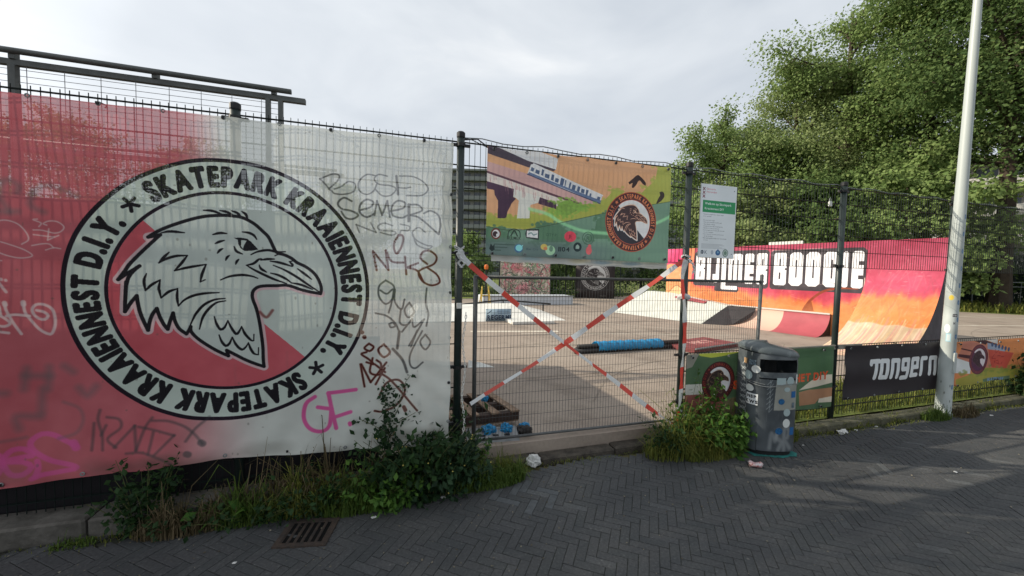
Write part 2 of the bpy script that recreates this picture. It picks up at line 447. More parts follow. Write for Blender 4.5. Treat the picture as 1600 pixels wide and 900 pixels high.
T = json.loads('''{"crow_out":[[[0.332,0.303],[0.311,0.32],[0.291,0.367],[0.263,0.429],[0.222,0.474],[0.181,0.515],[0.134,0.547],[0.087,0.568],[0.04,0.575],[-0.019,0.577],[-0.097,0.57],[-0.158,0.56],[-0.234,0.537],[-0.328,0.498],[-0.402,0.461],[-0.451,0.431],[-0.5,0.393]],[[-0.5,0.393],[-0.427,0.413]],[[-0.427,0.413],[-0.483,0.351],[-0.55,0.275],[-0.61,0.2],[-0.643,0.141],[-0.677,0.084]],[[-0.677,0.084],[-0.629,0.127],[-0.59,0.157],[-0.556,0.184]],[[-0.556,0.184],[-0.593,0.146],[-0.621,0.098],[-0.633,0.047],[-0.633,0.068],[-0.637,-0.005],[-0.641,-0.079],[-0.643,-0.146]],[[-0.643,-0.146],[-0.609,-0.082],[-0.575,-0.031]],[[-0.575,-0.031],[-0.569,-0.086],[-0.555,-0.16],[-0.532,-0.231],[-0.512,-0.284]],[[-0.512,-0.284],[-0.502,-0.22],[-0.485,-0.165],[-0.46,-0.125]],[[-0.46,-0.125],[-0.444,-0.184],[-0.421,-0.241],[-0.397,-0.28]],[[-0.397,-0.28],[-0.383,-0.223],[-0.362,-0.159]],[[-0.362,-0.159],[-0.352,-0.219],[-0.327,-0.277],[-0.283,-0.318]],[[-0.283,-0.318],[-0.264,-0.286],[-0.255,-0.263]],[[-0.255,-0.263],[-0.254,-0.298],[-0.221,-0.345],[-0.164,-0.397],[-0.086,-0.454],[-0.015,-0.495]],[[-0.015,-0.495],[-0.025,-0.451]],[[-0.025,-0.451],[0.022,-0.481],[0.103,-0.533],[0.172,-0.568],[0.224,-0.59]],[[0.224,-0.59],[0.219,-0.524],[0.218,-0.435],[0.208,-0.322],[0.195,-0.217],[0.178,-0.129],[0.158,-0.065],[0.152,-0.026],[0.162,0.012],[0.197,0.04],[0.253,0.049],[0.323,0.05],[0.374,0.054],[0.417,0.047],[0.489,0.019],[0.563,-0.001],[0.63,-0.013]],[[0.63,-0.013],[0.635,0.034],[0.615,0.1],[0.578,0.157],[0.519,0.205],[0.461,0.234],[0.425,0.265],[0.375,0.292],[0.332,0.303]]],"crow_in":[[[-0.375,0.288],[-0.409,0.25],[-0.44,0.208]],[[-0.44,0.208],[-0.394,0.239],[-0.332,0.262],[-0.263,0.268]],[[-0.263,0.268],[-0.302,0.208],[-0.345,0.153]],[[-0.345,0.153],[-0.271,0.177],[-0.148,0.205]],[[-0.148,0.205],[-0.173,0.135],[-0.186,0.073]],[[-0.186,0.073],[-0.155,0.09]],[[-0.517,0.129],[-0.532,0.077],[-0.525,0.005]],[[-0.525,0.005],[-0.488,0.048],[-0.435,0.085]],[[-0.435,0.085],[-0.445,0.026],[-0.443,0.01],[-0.433,-0.048]],[[-0.433,-0.048],[-0.385,-0.002],[-0.329,0.022]],[[-0.329,0.022],[-0.334,-0.042],[-0.328,-0.108]],[[-0.328,-0.108],[-0.287,-0.061],[-0.223,-0.027],[-0.146,-0.011],[-0.068,-0.007]],[[-0.158,0.607],[-0.1,0.605],[-0.035,0.582]],[[-0.054,0.611],[-0.009,0.603],[0.031,0.583]],[[0.021,0.614],[0.06,0.599],[0.087,0.566]],[[0.087,0.614],[0.114,0.593],[0.127,0.553]],[[-0.421,0.427],[-0.366,0.44],[-0.28,0.435]],[[-0.102,0.429],[-0.056,0.443],[-0.01,0.441]],[[-0.087,0.363],[-0.057,0.379],[-0.027,0.389]],[[-0.074,0.291],[-0.058,0.314],[-0.038,0.327]],[[-0.021,0.239],[-0.012,0.261],[0.004,0.277]],[[0.045,0.211],[0.053,0.233],[0.067,0.249]],[[-0.057,0.09],[0.002,0.117],[0.083,0.13],[0.151,0.122],[0.192,0.106]],[[0.092,0.458],[0.133,0.454],[0.167,0.436],[0.186,0.406]],[[0.037,0.345],[0.051,0.311],[0.091,0.29]],[[0.148,0.287],[0.193,0.312],[0.262,0.326],[0.318,0.315],[0.379,0.318]],[[0.117,0.205],[0.165,0.22],[0.2,0.253],[0.22,0.257]],[[0.117,0.205],[0.165,0.173],[0.219,0.143],[0.303,0.1],[0.388,0.067]],[[0.279,0.148],[0.331,0.133],[0.388,0.101],[0.42,0.073]],[[0.42,0.073],[0.489,0.058],[0.57,0.022]],[[0.297,0.209],[0.374,0.174],[0.46,0.119],[0.541,0.058],[0.618,0.003]],[[0.276,0.241],[0.332,0.233],[0.389,0.216],[0.426,0.203]],[[0.426,0.203],[0.428,0.217],[0.407,0.241]],[[0.407,0.241],[0.446,0.25]],[[0.213,0.247],[0.255,0.256],[0.304,0.258]],[[0.203,0.209],[0.213,0.182],[0.251,0.155]],[[0.464,0.186],[0.511,0.148],[0.563,0.104]],[[0.308,0.284],[0.339,0.301]],[[-0.03,-0.051],[-0.099,-0.061],[-0.165,-0.099],[-0.217,-0.164],[-0.246,-0.225],[-0.26,-0.263]],[[-0.027,-0.069],[-0.087,-0.084],[-0.139,-0.134],[-0.176,-0.196],[-0.199,-0.284]],[[-0.101,-0.189],[-0.088,-0.243],[-0.063,-0.288],[-0.036,-0.272],[-0.014,-0.22]],[[-0.014,-0.22],[0.004,-0.269],[0.037,-0.325],[0.057,-0.31],[0.076,-0.269]],[[0.076,-0.269],[0.098,-0.327],[0.139,-0.379],[0.156,-0.38]],[[0.156,-0.38],[0.158,-0.332]],[[-0.073,-0.33],[-0.057,-0.381],[-0.031,-0.416],[-0.007,-0.399],[0.013,-0.35]],[[0.013,-0.35],[0.039,-0.412],[0.076,-0.449],[0.104,-0.426],[0.119,-0.397]],[[0.119,-0.397],[0.135,-0.447],[0.158,-0.486],[0.186,-0.494]],[[0.186,-0.494],[0.188,-0.438]]],"eye":[[0.035,0.411],[0.079,0.415],[0.126,0.407],[0.153,0.381],[0.197,0.328],[0.152,0.317],[0.105,0.314],[0.078,0.335],[0.065,0.365],[0.062,0.396]],"eyew":[[0.085,0.396],[0.12,0.393],[0.103,0.359],[0.095,0.329],[0.082,0.351]],"half":[[-0.539,0.523],[-0.466,0.445],[0.226,-0.246],[0.469,-0.477]],"smear":[[0.202,-0.157],[0.247,-0.198],[0.29,-0.144]],"graf":[[0,0.01,0.004,0.75,[[-0.552,2.595],[-0.464,2.637],[-0.413,2.635],[-0.42,2.593],[-0.489,2.519]]],[0,0.01,0.004,0.75,[[-0.552,2.595],[-0.514,2.558],[-0.477,2.513]]],[0,0.01,0.004,0.75,[[-0.445,2.523],[-0.394,2.547],[-0.343,2.589],[-0.291,2.574],[-0.304,2.513],[-0.375,2.487],[-0.445,2.488],[-0.464,2.507]]],[0,0.01,0.004,0.75,[[-0.133,2.658],[-0.206,2.659],[-0.265,2.593],[-0.258,2.524],[-0.205,2.5],[-0.152,2.532],[-0.123,2.602]]],[0,0.01,0.004,0.75,[[-0.045,2.662],[-0.112,2.67],[-0.146,2.631],[-0.112,2.592],[-0.017,2.586],[0.025,2.561],[-0.016,2.508],[-0.084,2.5],[-0.139,2.548]]],[0,0.01,0.004,0.75,[[0.038,2.576],[0.094,2.574],[0.141,2.585]]],[0,0.01,0.004,0.75,[[0.052,2.67],[0.164,2.674],[0.25,2.638],[0.286,2.582],[0.237,2.527],[0.109,2.513]]],[0,0.018,0.004,0.75,[[0.027,2.668],[0.042,2.519]]],[0,0.014,0.004,0.8,[[-0.317,2.436],[-0.375,2.459],[-0.42,2.415],[-0.394,2.372],[-0.323,2.359],[-0.268,2.328],[-0.31,2.294],[-0.362,2.301],[-0.394,2.347]]],[0,0.014,0.004,0.8,[[-0.251,2.368],[-0.178,2.397],[-0.152,2.441],[-0.205,2.458],[-0.251,2.413],[-0.257,2.354],[-0.204,2.315],[-0.144,2.347]]],[0,0.014,0.004,0.8,[[-0.144,2.335],[-0.125,2.453]]],[0,0.014,0.004,0.8,[[-0.125,2.453],[-0.083,2.339]]],[0,0.014,0.004,0.8,[[-0.083,2.339],[-0.043,2.459]]],[0,0.014,0.004,0.8,[[-0.043,2.459],[-0.022,2.326]]],[0,0.014,0.004,0.8,[[-0.015,2.376],[0.082,2.407],[0.098,2.452],[0.039,2.465],[-0.006,2.416],[-0.001,2.347],[0.068,2.326],[0.124,2.352]]],[0,0.014,0.004,0.8,[[0.131,2.44],[0.209,2.441],[0.235,2.396],[0.141,2.353]]],[0,0.014,0.004,0.8,[[0.141,2.353],[0.224,2.329],[0.379,2.204]]],[0,0.014,0.004,0.8,[[0.253,2.375],[0.31,2.401],[0.377,2.368],[0.396,2.295],[0.382,2.205]]],[0,0.022,0.005,0.8,[[0.129,2.439],[0.13,2.302]]],[0,0.011,0.004,0.6,[[-0.26,2.188],[-0.283,2.25]]],[0,0.011,0.004,0.6,[[-0.283,2.25],[-0.13,2.194]]],[0,0.011,0.004,0.6,[[-0.13,2.194],[-0.171,2.27]]],[0,0.011,0.004,0.6,[[-0.001,2.258],[-0.069,2.274],[-0.117,2.245],[-0.096,2.214],[-0.0,2.212],[0.027,2.195],[-0.014,2.178],[-0.096,2.196]]],[0,0.011,0.004,0.6,[[0.056,2.174],[0.069,2.219],[0.125,2.221],[0.135,2.258],[0.062,2.273]]],[0,0.011,0.004,0.6,[[0.269,2.214],[0.211,2.252],[0.161,2.209],[0.186,2.151],[0.27,2.107],[0.326,2.098],[0.285,2.074],[0.198,2.108],[0.165,2.194]]],[1,0.016,0.004,0.9,[[0.048,2.181],[0.014,2.115],[0.015,2.057],[0.036,2.026],[0.068,2.073],[0.087,2.147],[0.076,2.181],[0.048,2.181]]],[1,0.016,0.004,0.9,[[-0.124,1.883],[-0.153,2.038]]],[1,0.016,0.004,0.9,[[-0.153,2.038],[-0.031,1.887]]],[1,0.016,0.004,0.9,[[-0.031,1.887],[-0.053,2.048]]],[1,0.016,0.004,0.9,[[-0.053,2.048],[-0.004,1.959],[0.102,1.951]]],[1,0.016,0.004,0.9,[[0.102,2.002],[0.114,1.852]]],[1,0.016,0.004,0.9,[[0.21,1.951],[0.119,1.911]]],[1,0.016,0.004,0.9,[[0.119,1.911],[0.203,1.885],[0.254,1.795]]],[1,0.016,0.004,0.9,[[0.287,1.944],[0.23,1.994],[0.251,2.047],[0.306,2.057],[0.363,2.011],[0.341,1.945],[0.219,1.882],[0.246,1.799],[0.323,1.761],[0.392,1.788],[0.37,1.853],[0.287,1.914]]],[4,0.015,0.006,0.7,[[-0.052,1.8],[-0.104,1.749],[-0.104,1.664],[-0.05,1.601],[0.009,1.656],[0.013,1.75],[-0.052,1.8]]],[4,0.015,0.006,0.7,[[-0.094,1.715],[-0.043,1.687],[0.009,1.724],[-0.002,1.622],[-0.026,1.528]]],[4,0.015,0.006,0.7,[[0.022,1.724],[0.022,1.622],[0.076,1.556],[0.101,1.639]]],[4,0.015,0.006,0.7,[[0.141,1.613],[0.102,1.552],[0.131,1.486],[0.181,1.534],[0.141,1.613]]],[4,0.015,0.006,0.7,[[0.072,1.561],[0.065,1.441],[0.123,1.422],[0.165,1.473],[0.082,1.362]]],[4,0.015,0.006,0.7,[[0.165,1.473],[0.182,1.403],[0.266,1.468]]],[4,0.015,0.006,0.7,[[0.266,1.468],[0.141,1.242]]],[4,0.015,0.006,0.7,[[0.208,1.373],[0.158,1.234]]],[4,0.015,0.006,0.7,[[0.284,1.735],[0.277,1.603],[0.302,1.515],[0.284,1.41]]],[4,0.015,0.006,0.7,[[-0.13,1.524],[-0.042,1.499],[0.024,1.441],[0.061,1.363]]],[4,0.015,0.006,0.7,[[-0.022,1.43],[0.007,1.442],[0.027,1.412],[-0.009,1.402],[-0.022,1.43]]],[4,0.015,0.006,0.7,[[0.25,1.367],[0.159,1.185],[0.151,1.08],[0.194,1.042],[0.258,1.092]]],[4,0.015,0.006,0.7,[[0.276,1.336],[0.234,1.27],[0.278,1.205],[0.32,1.267],[0.276,1.336]]],[4,0.022,0.008,0.75,[[0.061,1.363],[0.045,1.221]]],[4,0.022,0.008,0.75,[[0.009,1.217],[0.089,1.118],[0.127,1.011]]],[1,0.017,0.004,0.9,[[-0.181,1.271],[-0.216,1.235],[-0.176,1.208],[-0.145,1.24],[-0.181,1.271]]],[1,0.017,0.004,0.9,[[-0.2,1.2],[-0.239,1.185],[-0.184,1.14],[-0.144,1.095],[-0.2,1.115]]],[1,0.017,0.004,0.9,[[-0.064,1.26],[-0.108,1.213],[-0.064,1.151],[-0.015,1.192],[-0.064,1.26]]],[1,0.017,0.004,0.9,[[-0.247,1.1],[-0.215,0.908]]],[1,0.017,0.004,0.9,[[-0.239,1.1],[-0.167,0.942]]],[1,0.017,0.004,0.9,[[-0.167,0.942],[-0.042,1.104]]],[1,0.017,0.004,0.9,[[-0.152,1.147],[-0.171,1.028],[-0.095,1.006],[-0.085,1.092],[-0.12,1.128]]],[1,0.017,0.004,0.9,[[-0.136,1.095],[-0.052,1.021]]],[1,0.017,0.004,0.9,[[-0.127,0.922],[-0.055,1.056]]],[1,0.017,0.004,0.9,[[-0.087,1.015],[0.011,0.93],[0.215,0.667]]],[1,0.017,0.004,0.9,[[-0.094,0.83],[-0.038,0.93],[0.061,0.945],[0.111,0.853],[0.046,0.735],[-0.069,0.684],[-0.134,0.694]]],[1,0.03,0.004,0.9,[[0.104,0.709],[0.116,0.68]]],[1,0.03,0.004,0.9,[[-0.237,1.369],[-0.234,1.365]]],[1,0.03,0.004,0.9,[[-0.218,1.328],[-0.215,1.324]]],[2,0.03,0.008,0.85,[[-0.585,0.86],[-0.649,0.808],[-0.665,0.693],[-0.621,0.607],[-0.538,0.573],[-0.48,0.611],[-0.464,0.75]]],[2,0.03,0.008,0.85,[[-0.464,0.75],[-0.564,0.773]]],[2,0.03,0.008,0.85,[[-0.282,0.888],[-0.386,0.884],[-0.487,0.881]]],[2,0.03,0.008,0.85,[[-0.487,0.881],[-0.456,0.717],[-0.429,0.584]]],[2,0.03,0.008,0.85,[[-0.46,0.674],[-0.322,0.705]]],[2,0.03,0.008,0.85,[[-0.328,0.613],[-0.324,0.602]]],[3,0.008,0.003,0.55,[[-2.469,2.137],[-2.405,2.16],[-2.342,2.14],[-2.3,2.085],[-2.291,2.038],[-2.324,2.008]]],[3,0.008,0.003,0.55,[[-2.472,2.035],[-2.388,2.005],[-2.311,1.97],[-2.275,1.933],[-2.334,1.917],[-2.405,1.934],[-2.453,1.965],[-2.465,2.021]]],[3,0.008,0.003,0.55,[[-2.465,2.021],[-2.461,1.937]]],[3,0.008,0.003,0.55,[[-2.476,1.899],[-2.427,1.897]]],[3,0.008,0.003,0.55,[[-2.24,2.176],[-2.262,2.171],[-2.222,2.151],[-2.234,2.127]]],[3,0.008,0.003,0.55,[[-2.193,2.139],[-2.211,2.147],[-2.181,2.166],[-2.137,2.164],[-2.104,2.134],[-2.116,2.104],[-2.153,2.088],[-2.22,2.104],[-2.264,2.104]]],[3,0.008,0.003,0.55,[[-2.183,2.115],[-2.192,2.042]]],[3,0.008,0.003,0.55,[[-2.264,2.073],[-2.162,2.063],[-2.133,2.074],[-2.192,2.04]]],[3,0.008,0.003,0.55,[[-2.274,2.001],[-2.222,2.014],[-2.185,2.014],[-2.163,1.99]]],[3,0.008,0.003,0.55,[[-2.205,1.974],[-2.163,1.99],[-2.126,1.985]]],[3,0.018,0.004,0.6,[[-2.478,1.812],[-2.449,1.753],[-2.415,1.692]]],[3,0.018,0.004,0.6,[[-2.436,1.777],[-2.435,1.773]]],[3,0.018,0.004,0.6,[[-2.413,1.77],[-2.412,1.768]]],[3,0.018,0.004,0.65,[[-2.485,1.605],[-2.46,1.599],[-2.455,1.547]]],[3,0.018,0.004,0.65,[[-2.467,1.63],[-2.46,1.576],[-2.453,1.536]]],[3,0.018,0.004,0.65,[[-2.487,1.545],[-2.453,1.533],[-2.416,1.501],[-2.408,1.481],[-2.438,1.464],[-2.489,1.474]]],[3,0.018,0.004,0.65,[[-2.49,1.434],[-2.456,1.427],[-2.418,1.42]]],[3,0.018,0.004,0.65,[[-2.427,1.613],[-2.422,1.57],[-2.391,1.489],[-2.352,1.413]]],[3,0.018,0.004,0.65,[[-2.423,1.533],[-2.376,1.542],[-2.303,1.533]]],[3,0.018,0.004,0.65,[[-2.332,1.618],[-2.324,1.557],[-2.303,1.516],[-2.256,1.445],[-2.213,1.412],[-2.19,1.414],[-2.173,1.467],[-2.172,1.526],[-2.186,1.579],[-2.225,1.609],[-2.265,1.609],[-2.286,1.58],[-2.28,1.545],[-2.255,1.516],[-2.224,1.509],[-2.207,1.533],[-2.227,1.559],[-2.264,1.571]]],[3,0.03,0.004,0.65,[[-2.331,1.624],[-2.33,1.61]]],[3,0.03,0.004,0.65,[[-2.428,1.619],[-2.426,1.609]]],[3,0.03,0.004,0.65,[[-2.468,1.636],[-2.466,1.627]]],[2,0.034,0.01,0.6,[[-2.514,0.631],[-2.472,0.611],[-2.459,0.551],[-2.483,0.485],[-2.519,0.47]]],[2,0.034,0.01,0.6,[[-2.452,0.569],[-2.335,0.585],[-2.308,0.591],[-2.348,0.636],[-2.406,0.638],[-2.448,0.589],[-2.449,0.529],[-2.418,0.471],[-2.353,0.467],[-2.311,0.511],[-2.35,0.547],[-2.445,0.559]]],[2,0.034,0.01,0.6,[[-2.087,0.626],[-2.144,0.673],[-2.204,0.715],[-2.264,0.727],[-2.317,0.682],[-2.304,0.621],[-2.208,0.539],[-2.086,0.472],[-2.164,0.456],[-2.264,0.45],[-2.309,0.431]]],[2,0.034,0.01,0.6,[[-2.282,0.548],[-2.276,0.497],[-2.294,0.439]]],[2,0.05,0.012,0.6,[[-2.098,0.648],[-2.087,0.611]]],[4,0.018,0.014,0.4,[[-1.979,0.777],[-2.0,0.584]]],[4,0.018,0.014,0.4,[[-1.943,0.868],[-1.956,0.797],[-1.936,0.686],[-1.933,0.583]]],[4,0.018,0.014,0.4,[[-1.912,0.756],[-1.942,0.687]]],[4,0.018,0.014,0.4,[[-1.905,0.814],[-1.837,0.793],[-1.827,0.733],[-1.903,0.66],[-1.853,0.596]]],[4,0.018,0.014,0.4,[[-1.864,0.597],[-1.745,0.74]]],[4,0.018,0.014,0.4,[[-1.745,0.74],[-1.74,0.561]]],[4,0.018,0.014,0.4,[[-1.74,0.561],[-1.687,0.719],[-1.644,0.79]]],[4,0.018,0.014,0.4,[[-1.722,0.73],[-1.639,0.699],[-1.512,0.649]]],[4,0.018,0.014,0.4,[[-1.512,0.649],[-1.63,0.518]]],[4,0.018,0.014,0.4,[[-1.639,0.684],[-1.666,0.53]]],[4,0.018,0.014,0.4,[[-1.796,0.545],[-1.702,0.541],[-1.606,0.492],[-1.534,0.437]]],[4,0.018,0.014,0.4,[[-1.644,0.767],[-1.547,0.755],[-1.455,0.711],[-1.4,0.652],[-1.344,0.565]]],[4,0.018,0.014,0.4,[[-1.303,0.758],[-1.387,0.682],[-1.445,0.595]]],[4,0.045,0.012,0.5,[[-1.44,0.499],[-1.43,0.494]]],[4,0.045,0.012,0.5,[[-1.353,0.574],[-1.341,0.564]]],[5,0.045,0.03,0.35,[[-2.461,2.374],[-2.419,2.406],[-2.369,2.419],[-2.328,2.386],[-2.336,2.347]]],[5,0.045,0.03,0.35,[[-2.412,2.388],[-2.422,2.313],[-2.382,2.222]]],[5,0.045,0.03,0.35,[[-2.466,2.226],[-2.397,2.212],[-2.34,2.22]]],[5,0.045,0.03,0.35,[[-2.257,2.344],[-2.227,2.384],[-2.16,2.4],[-2.086,2.367],[-2.038,2.342]]],[5,0.045,0.03,0.35,[[-2.25,2.354],[-2.273,2.277],[-2.245,2.241],[-2.202,2.224]]],[5,0.055,0.04,0.35,[[-2.333,1.178],[-2.351,1.042]]],[5,0.055,0.04,0.35,[[-2.349,1.13],[-2.208,1.122]]],[5,0.055,0.04,0.35,[[-2.214,1.182],[-2.226,1.033]]],[5,0.055,0.04,0.35,[[-2.255,1.035],[-2.263,0.877]]],[5,0.055,0.04,0.35,[[-2.502,1.024],[-2.439,1.019]]],[5,0.055,0.04,0.35,[[-2.268,0.847],[-2.385,0.858],[-2.373,0.778]]],[5,0.055,0.04,0.35,[[-2.131,1.187],[-2.086,1.145]]],[5,0.055,0.04,0.35,[[-2.057,1.032],[-2.012,0.977],[-1.963,1.035]]],[5,0.025,0.02,0.3,[[-2.145,0.937],[-2.061,0.889],[-2.039,0.806],[-2.08,0.718],[-2.174,0.687]]],[5,0.025,0.02,0.3,[[-2.469,0.699],[-2.338,0.715]]]],"gate":{"roof":[[0.823,3.033],[1.221,3.028],[1.484,2.966],[1.467,2.863],[1.177,2.915],[0.845,3.011]],"dark1":[[0.801,3.037],[0.83,3.023],[1.177,2.915],[1.467,2.863],[1.439,2.844],[1.256,2.881],[1.194,2.854],[0.803,2.939]],"mauve":[[0.797,2.871],[1.188,2.795],[1.837,2.634],[1.926,2.58],[1.729,2.559],[0.799,2.785]],"lite":[[0.799,2.772],[1.712,2.561],[1.481,2.522],[0.8,2.696]],"dline":[[0.799,2.788],[1.746,2.567],[1.712,2.553],[0.799,2.769]],"under":[[0.8,2.696],[1.054,2.646],[1.048,2.574],[1.075,2.561],[1.034,2.516],[0.994,2.434],[0.984,2.377],[0.902,2.372],[0.905,2.528],[0.872,2.582],[0.868,2.623],[0.802,2.629]],"pil":[[1.054,2.646],[1.31,2.598],[1.296,2.541],[1.218,2.515],[1.21,2.39],[1.086,2.383],[1.103,2.543],[1.074,2.568],[1.048,2.574]],"dark2":[[1.311,2.594],[1.48,2.554],[1.482,2.494],[1.296,2.533]],"train":[[1.18,2.794],[1.213,2.884],[1.24,2.892],[1.967,2.66],[1.944,2.579]],"trainlow":[[1.184,2.796],[1.199,2.814],[1.956,2.609],[1.944,2.579],[1.583,2.69]],"tw":[[[1.221,2.863],[1.25,2.851],[1.238,2.82],[1.21,2.829]],[[1.266,2.846],[1.304,2.835],[1.297,2.801],[1.257,2.812]],[[1.327,2.855],[1.347,2.846],[1.337,2.794],[1.317,2.799]],[[1.358,2.818],[1.404,2.809],[1.401,2.771],[1.355,2.781]],[[1.426,2.817],[1.452,2.812],[1.446,2.756],[1.417,2.765]],[[1.465,2.787],[1.502,2.78],[1.495,2.742],[1.458,2.75]],[[1.522,2.792],[1.559,2.783],[1.545,2.72],[1.512,2.729]],[[1.568,2.778],[1.58,2.772],[1.57,2.711],[1.561,2.718]],[[1.614,2.76],[1.632,2.755],[1.62,2.7],[1.603,2.706]],[[1.646,2.74],[1.681,2.732],[1.67,2.686],[1.636,2.694]],[[1.702,2.73],[1.728,2.723],[1.717,2.674],[1.691,2.682]],[[1.741,2.71],[1.775,2.702],[1.768,2.663],[1.734,2.672]],[[1.792,2.703],[1.818,2.698],[1.803,2.647],[1.785,2.653]],[[1.832,2.672],[1.849,2.667],[1.842,2.635],[1.824,2.641]],[[1.915,2.648],[1.946,2.641],[1.938,2.607],[1.907,2.617]]],"yg":[[0.757,2.292],[0.771,2.374],[0.832,2.385],[0.909,2.367],[1.002,2.395],[1.098,2.394],[1.193,2.445],[1.326,2.423],[1.407,2.49],[1.49,2.573],[1.662,2.578],[1.769,2.546],[1.876,2.585],[2.002,2.627],[2.092,2.723],[2.167,2.721],[2.265,2.647],[2.38,2.688],[2.474,2.779],[2.571,2.855],[2.604,3.009],[2.807,3.038],[2.805,2.661],[2.583,2.602],[1.165,2.288]],"dg":[[0.757,2.295],[1.165,2.285],[2.026,2.496],[2.582,2.619],[2.826,2.671],[2.859,2.013],[0.764,1.959]],"trees":[[[1.295,2.329],[1.361,2.348],[1.445,2.337],[1.531,2.334],[1.602,2.282],[1.673,2.254],[1.605,2.187],[1.266,2.173],[1.28,2.266]],[[1.886,2.296],[1.918,2.427],[2.008,2.465],[2.084,2.437],[2.092,2.241],[1.852,2.23]],[[0.85,2.245],[0.927,2.271],[1.006,2.238],[1.039,2.163],[0.79,2.153],[0.789,2.227]]],"tree2":[[1.475,2.479],[1.507,2.559],[1.592,2.581],[1.698,2.557],[1.823,2.55],[1.735,2.512],[1.597,2.44],[1.51,2.45]],"arc":[[[1.209,2.477],[1.392,2.442],[1.53,2.373],[1.76,2.306],[2.034,2.29]],[[2.571,2.415],[2.671,2.452],[2.833,2.534]]],"logo":[[2.291,2.715],[2.316,2.12],[2.016,2.401],[2.605,2.434]],"fly":[[2.249,2.809],[2.302,2.853],[2.353,2.893],[2.389,2.881],[2.432,2.85],[2.458,2.822],[2.453,2.796],[2.416,2.813],[2.385,2.841],[2.362,2.828],[2.345,2.797],[2.306,2.758],[2.29,2.772],[2.298,2.808],[2.263,2.79]],"perch":[[2.628,2.744],[2.663,2.754],[2.688,2.738],[2.692,2.702],[2.661,2.663],[2.643,2.647],[2.598,2.625],[2.617,2.676],[2.64,2.714]],"pts":{"rl":[0.892,2.234],"mt":[1.065,2.234],"tv":[1.243,2.246],"txt":[1.437,2.248],"red":[1.634,2.242],"circ":[1.824,2.235],"drop":[0.857,2.109],"bird":[1.112,2.11],"fr":[1.411,2.113],"n1104":[1.577,2.118],"star":[1.714,2.145],"xxx":[1.846,2.115],"t1":[0.959,2.11],"t2":[1.235,2.108],"divt":[1.041,2.193],"divb":[1.032,2.036]}},"low":{"tong":[[6.026,0.823],[6.197,0.821],[7.376,0.792],[7.642,0.787],[7.674,0.523],[7.082,0.541],[6.957,0.535],[6.729,0.546],[6.508,0.544],[6.098,0.566],[6.12,0.767],[6.049,0.777]],"tgap":[[[6.216,0.816],[6.204,0.749],[6.167,0.64],[6.198,0.573]],[[6.431,0.81],[6.355,0.688],[6.293,0.626],[6.253,0.642],[6.319,0.811]],[[6.621,0.801],[6.52,0.619],[6.699,0.629]],[[6.508,0.544],[6.441,0.617],[6.531,0.801]],[[6.729,0.546],[6.682,0.603],[6.763,0.801]],[[6.646,0.753],[6.614,0.674],[6.694,0.683],[6.714,0.783]],[[6.82,0.744],[6.786,0.678],[6.878,0.687],[6.891,0.754],[6.82,0.744]],[[6.763,0.605],[6.928,0.602],[6.957,0.723],[6.99,0.803]],[[7.082,0.541],[7.116,0.619],[7.151,0.686],[7.093,0.73],[7.005,0.666]],[[7.192,0.794],[7.123,0.549]],[[7.289,0.789],[7.21,0.541]],[[7.354,0.789],[7.29,0.595],[7.318,0.537]],[[7.509,0.782],[7.45,0.529]]],"diy":[[4.759,0.681],[4.815,0.593],[4.873,0.686],[5.121,0.696],[4.879,0.601],[5.13,0.584]],"g1":{"yel":[[3.214,1.031],[3.82,1.048],[3.822,1.029],[3.559,0.991],[3.409,0.98],[3.259,1.005]],"logo":[[3.503,0.92],[3.522,0.464],[3.293,0.701],[3.739,0.709]],"wh":[[3.058,0.699],[3.321,0.693],[3.327,0.577],[3.05,0.584]],"mar":[[3.05,0.58],[3.327,0.577],[3.559,0.485],[3.845,0.412],[3.855,0.259],[3.048,0.334]],"tl":[[3.041,1.027],[3.214,1.025],[3.176,0.925],[3.048,0.884]]},"p5":{"green":[[4.725,1.018],[5.282,1.001],[5.327,0.683],[4.749,0.706]],"w1":[[5.139,0.682],[5.327,0.677],[5.337,0.571],[4.764,0.512],[4.96,0.62]],"br":[[4.766,0.488],[4.936,0.512],[5.342,0.508],[5.352,0.395],[5.113,0.388],[5.05,0.332],[4.787,0.317]],"w2":[[5.113,0.388],[5.352,0.395],[5.358,0.319],[5.1,0.34]]},"p7":{"or":[[8.91,1.01],[10.033,0.997],[10.096,0.593],[9.469,0.648],[9.15,0.811],[8.923,0.92]],"roofw":[[8.23,1.027],[8.647,1.024],[8.91,1.01],[8.921,0.932],[8.631,1.003]],"roofd":[[8.231,1.021],[8.612,1.003],[8.903,0.927],[8.848,0.918],[8.638,0.953],[8.622,0.932]],"mau":[[8.026,0.985],[8.178,1.023],[8.661,0.919],[9.182,0.719],[9.207,0.547],[8.34,0.594],[7.931,0.777],[8.003,0.89]],"d1":[[8.001,0.907],[8.306,0.857],[8.309,0.835],[8.003,0.888]],"d2":[[7.943,0.819],[8.316,0.78],[8.323,0.726],[7.948,0.776]],"wh":[[7.881,0.768],[8.294,0.673],[8.279,0.511],[7.893,0.534]],"logo":[[8.476,0.931],[8.444,0.485],[8.249,0.719],[8.69,0.775]],"train":[[8.655,0.963],[8.924,0.909],[9.127,0.834],[9.13,0.811],[8.668,0.864]],"red":[[8.688,0.852],[9.13,0.811],[9.37,0.779],[9.208,0.536],[8.82,0.568],[8.722,0.74]],"yg":[[7.939,0.435],[8.281,0.5],[8.67,0.576],[9.267,0.532],[10.111,0.498],[10.172,0.112],[8.569,0.228],[7.949,0.359]],"blue":[[8.564,0.334],[9.299,0.313],[9.317,0.186],[8.589,0.216]],"gr":[[8.601,0.403],[9.302,0.427],[9.319,0.312],[8.627,0.346]]}}}''')

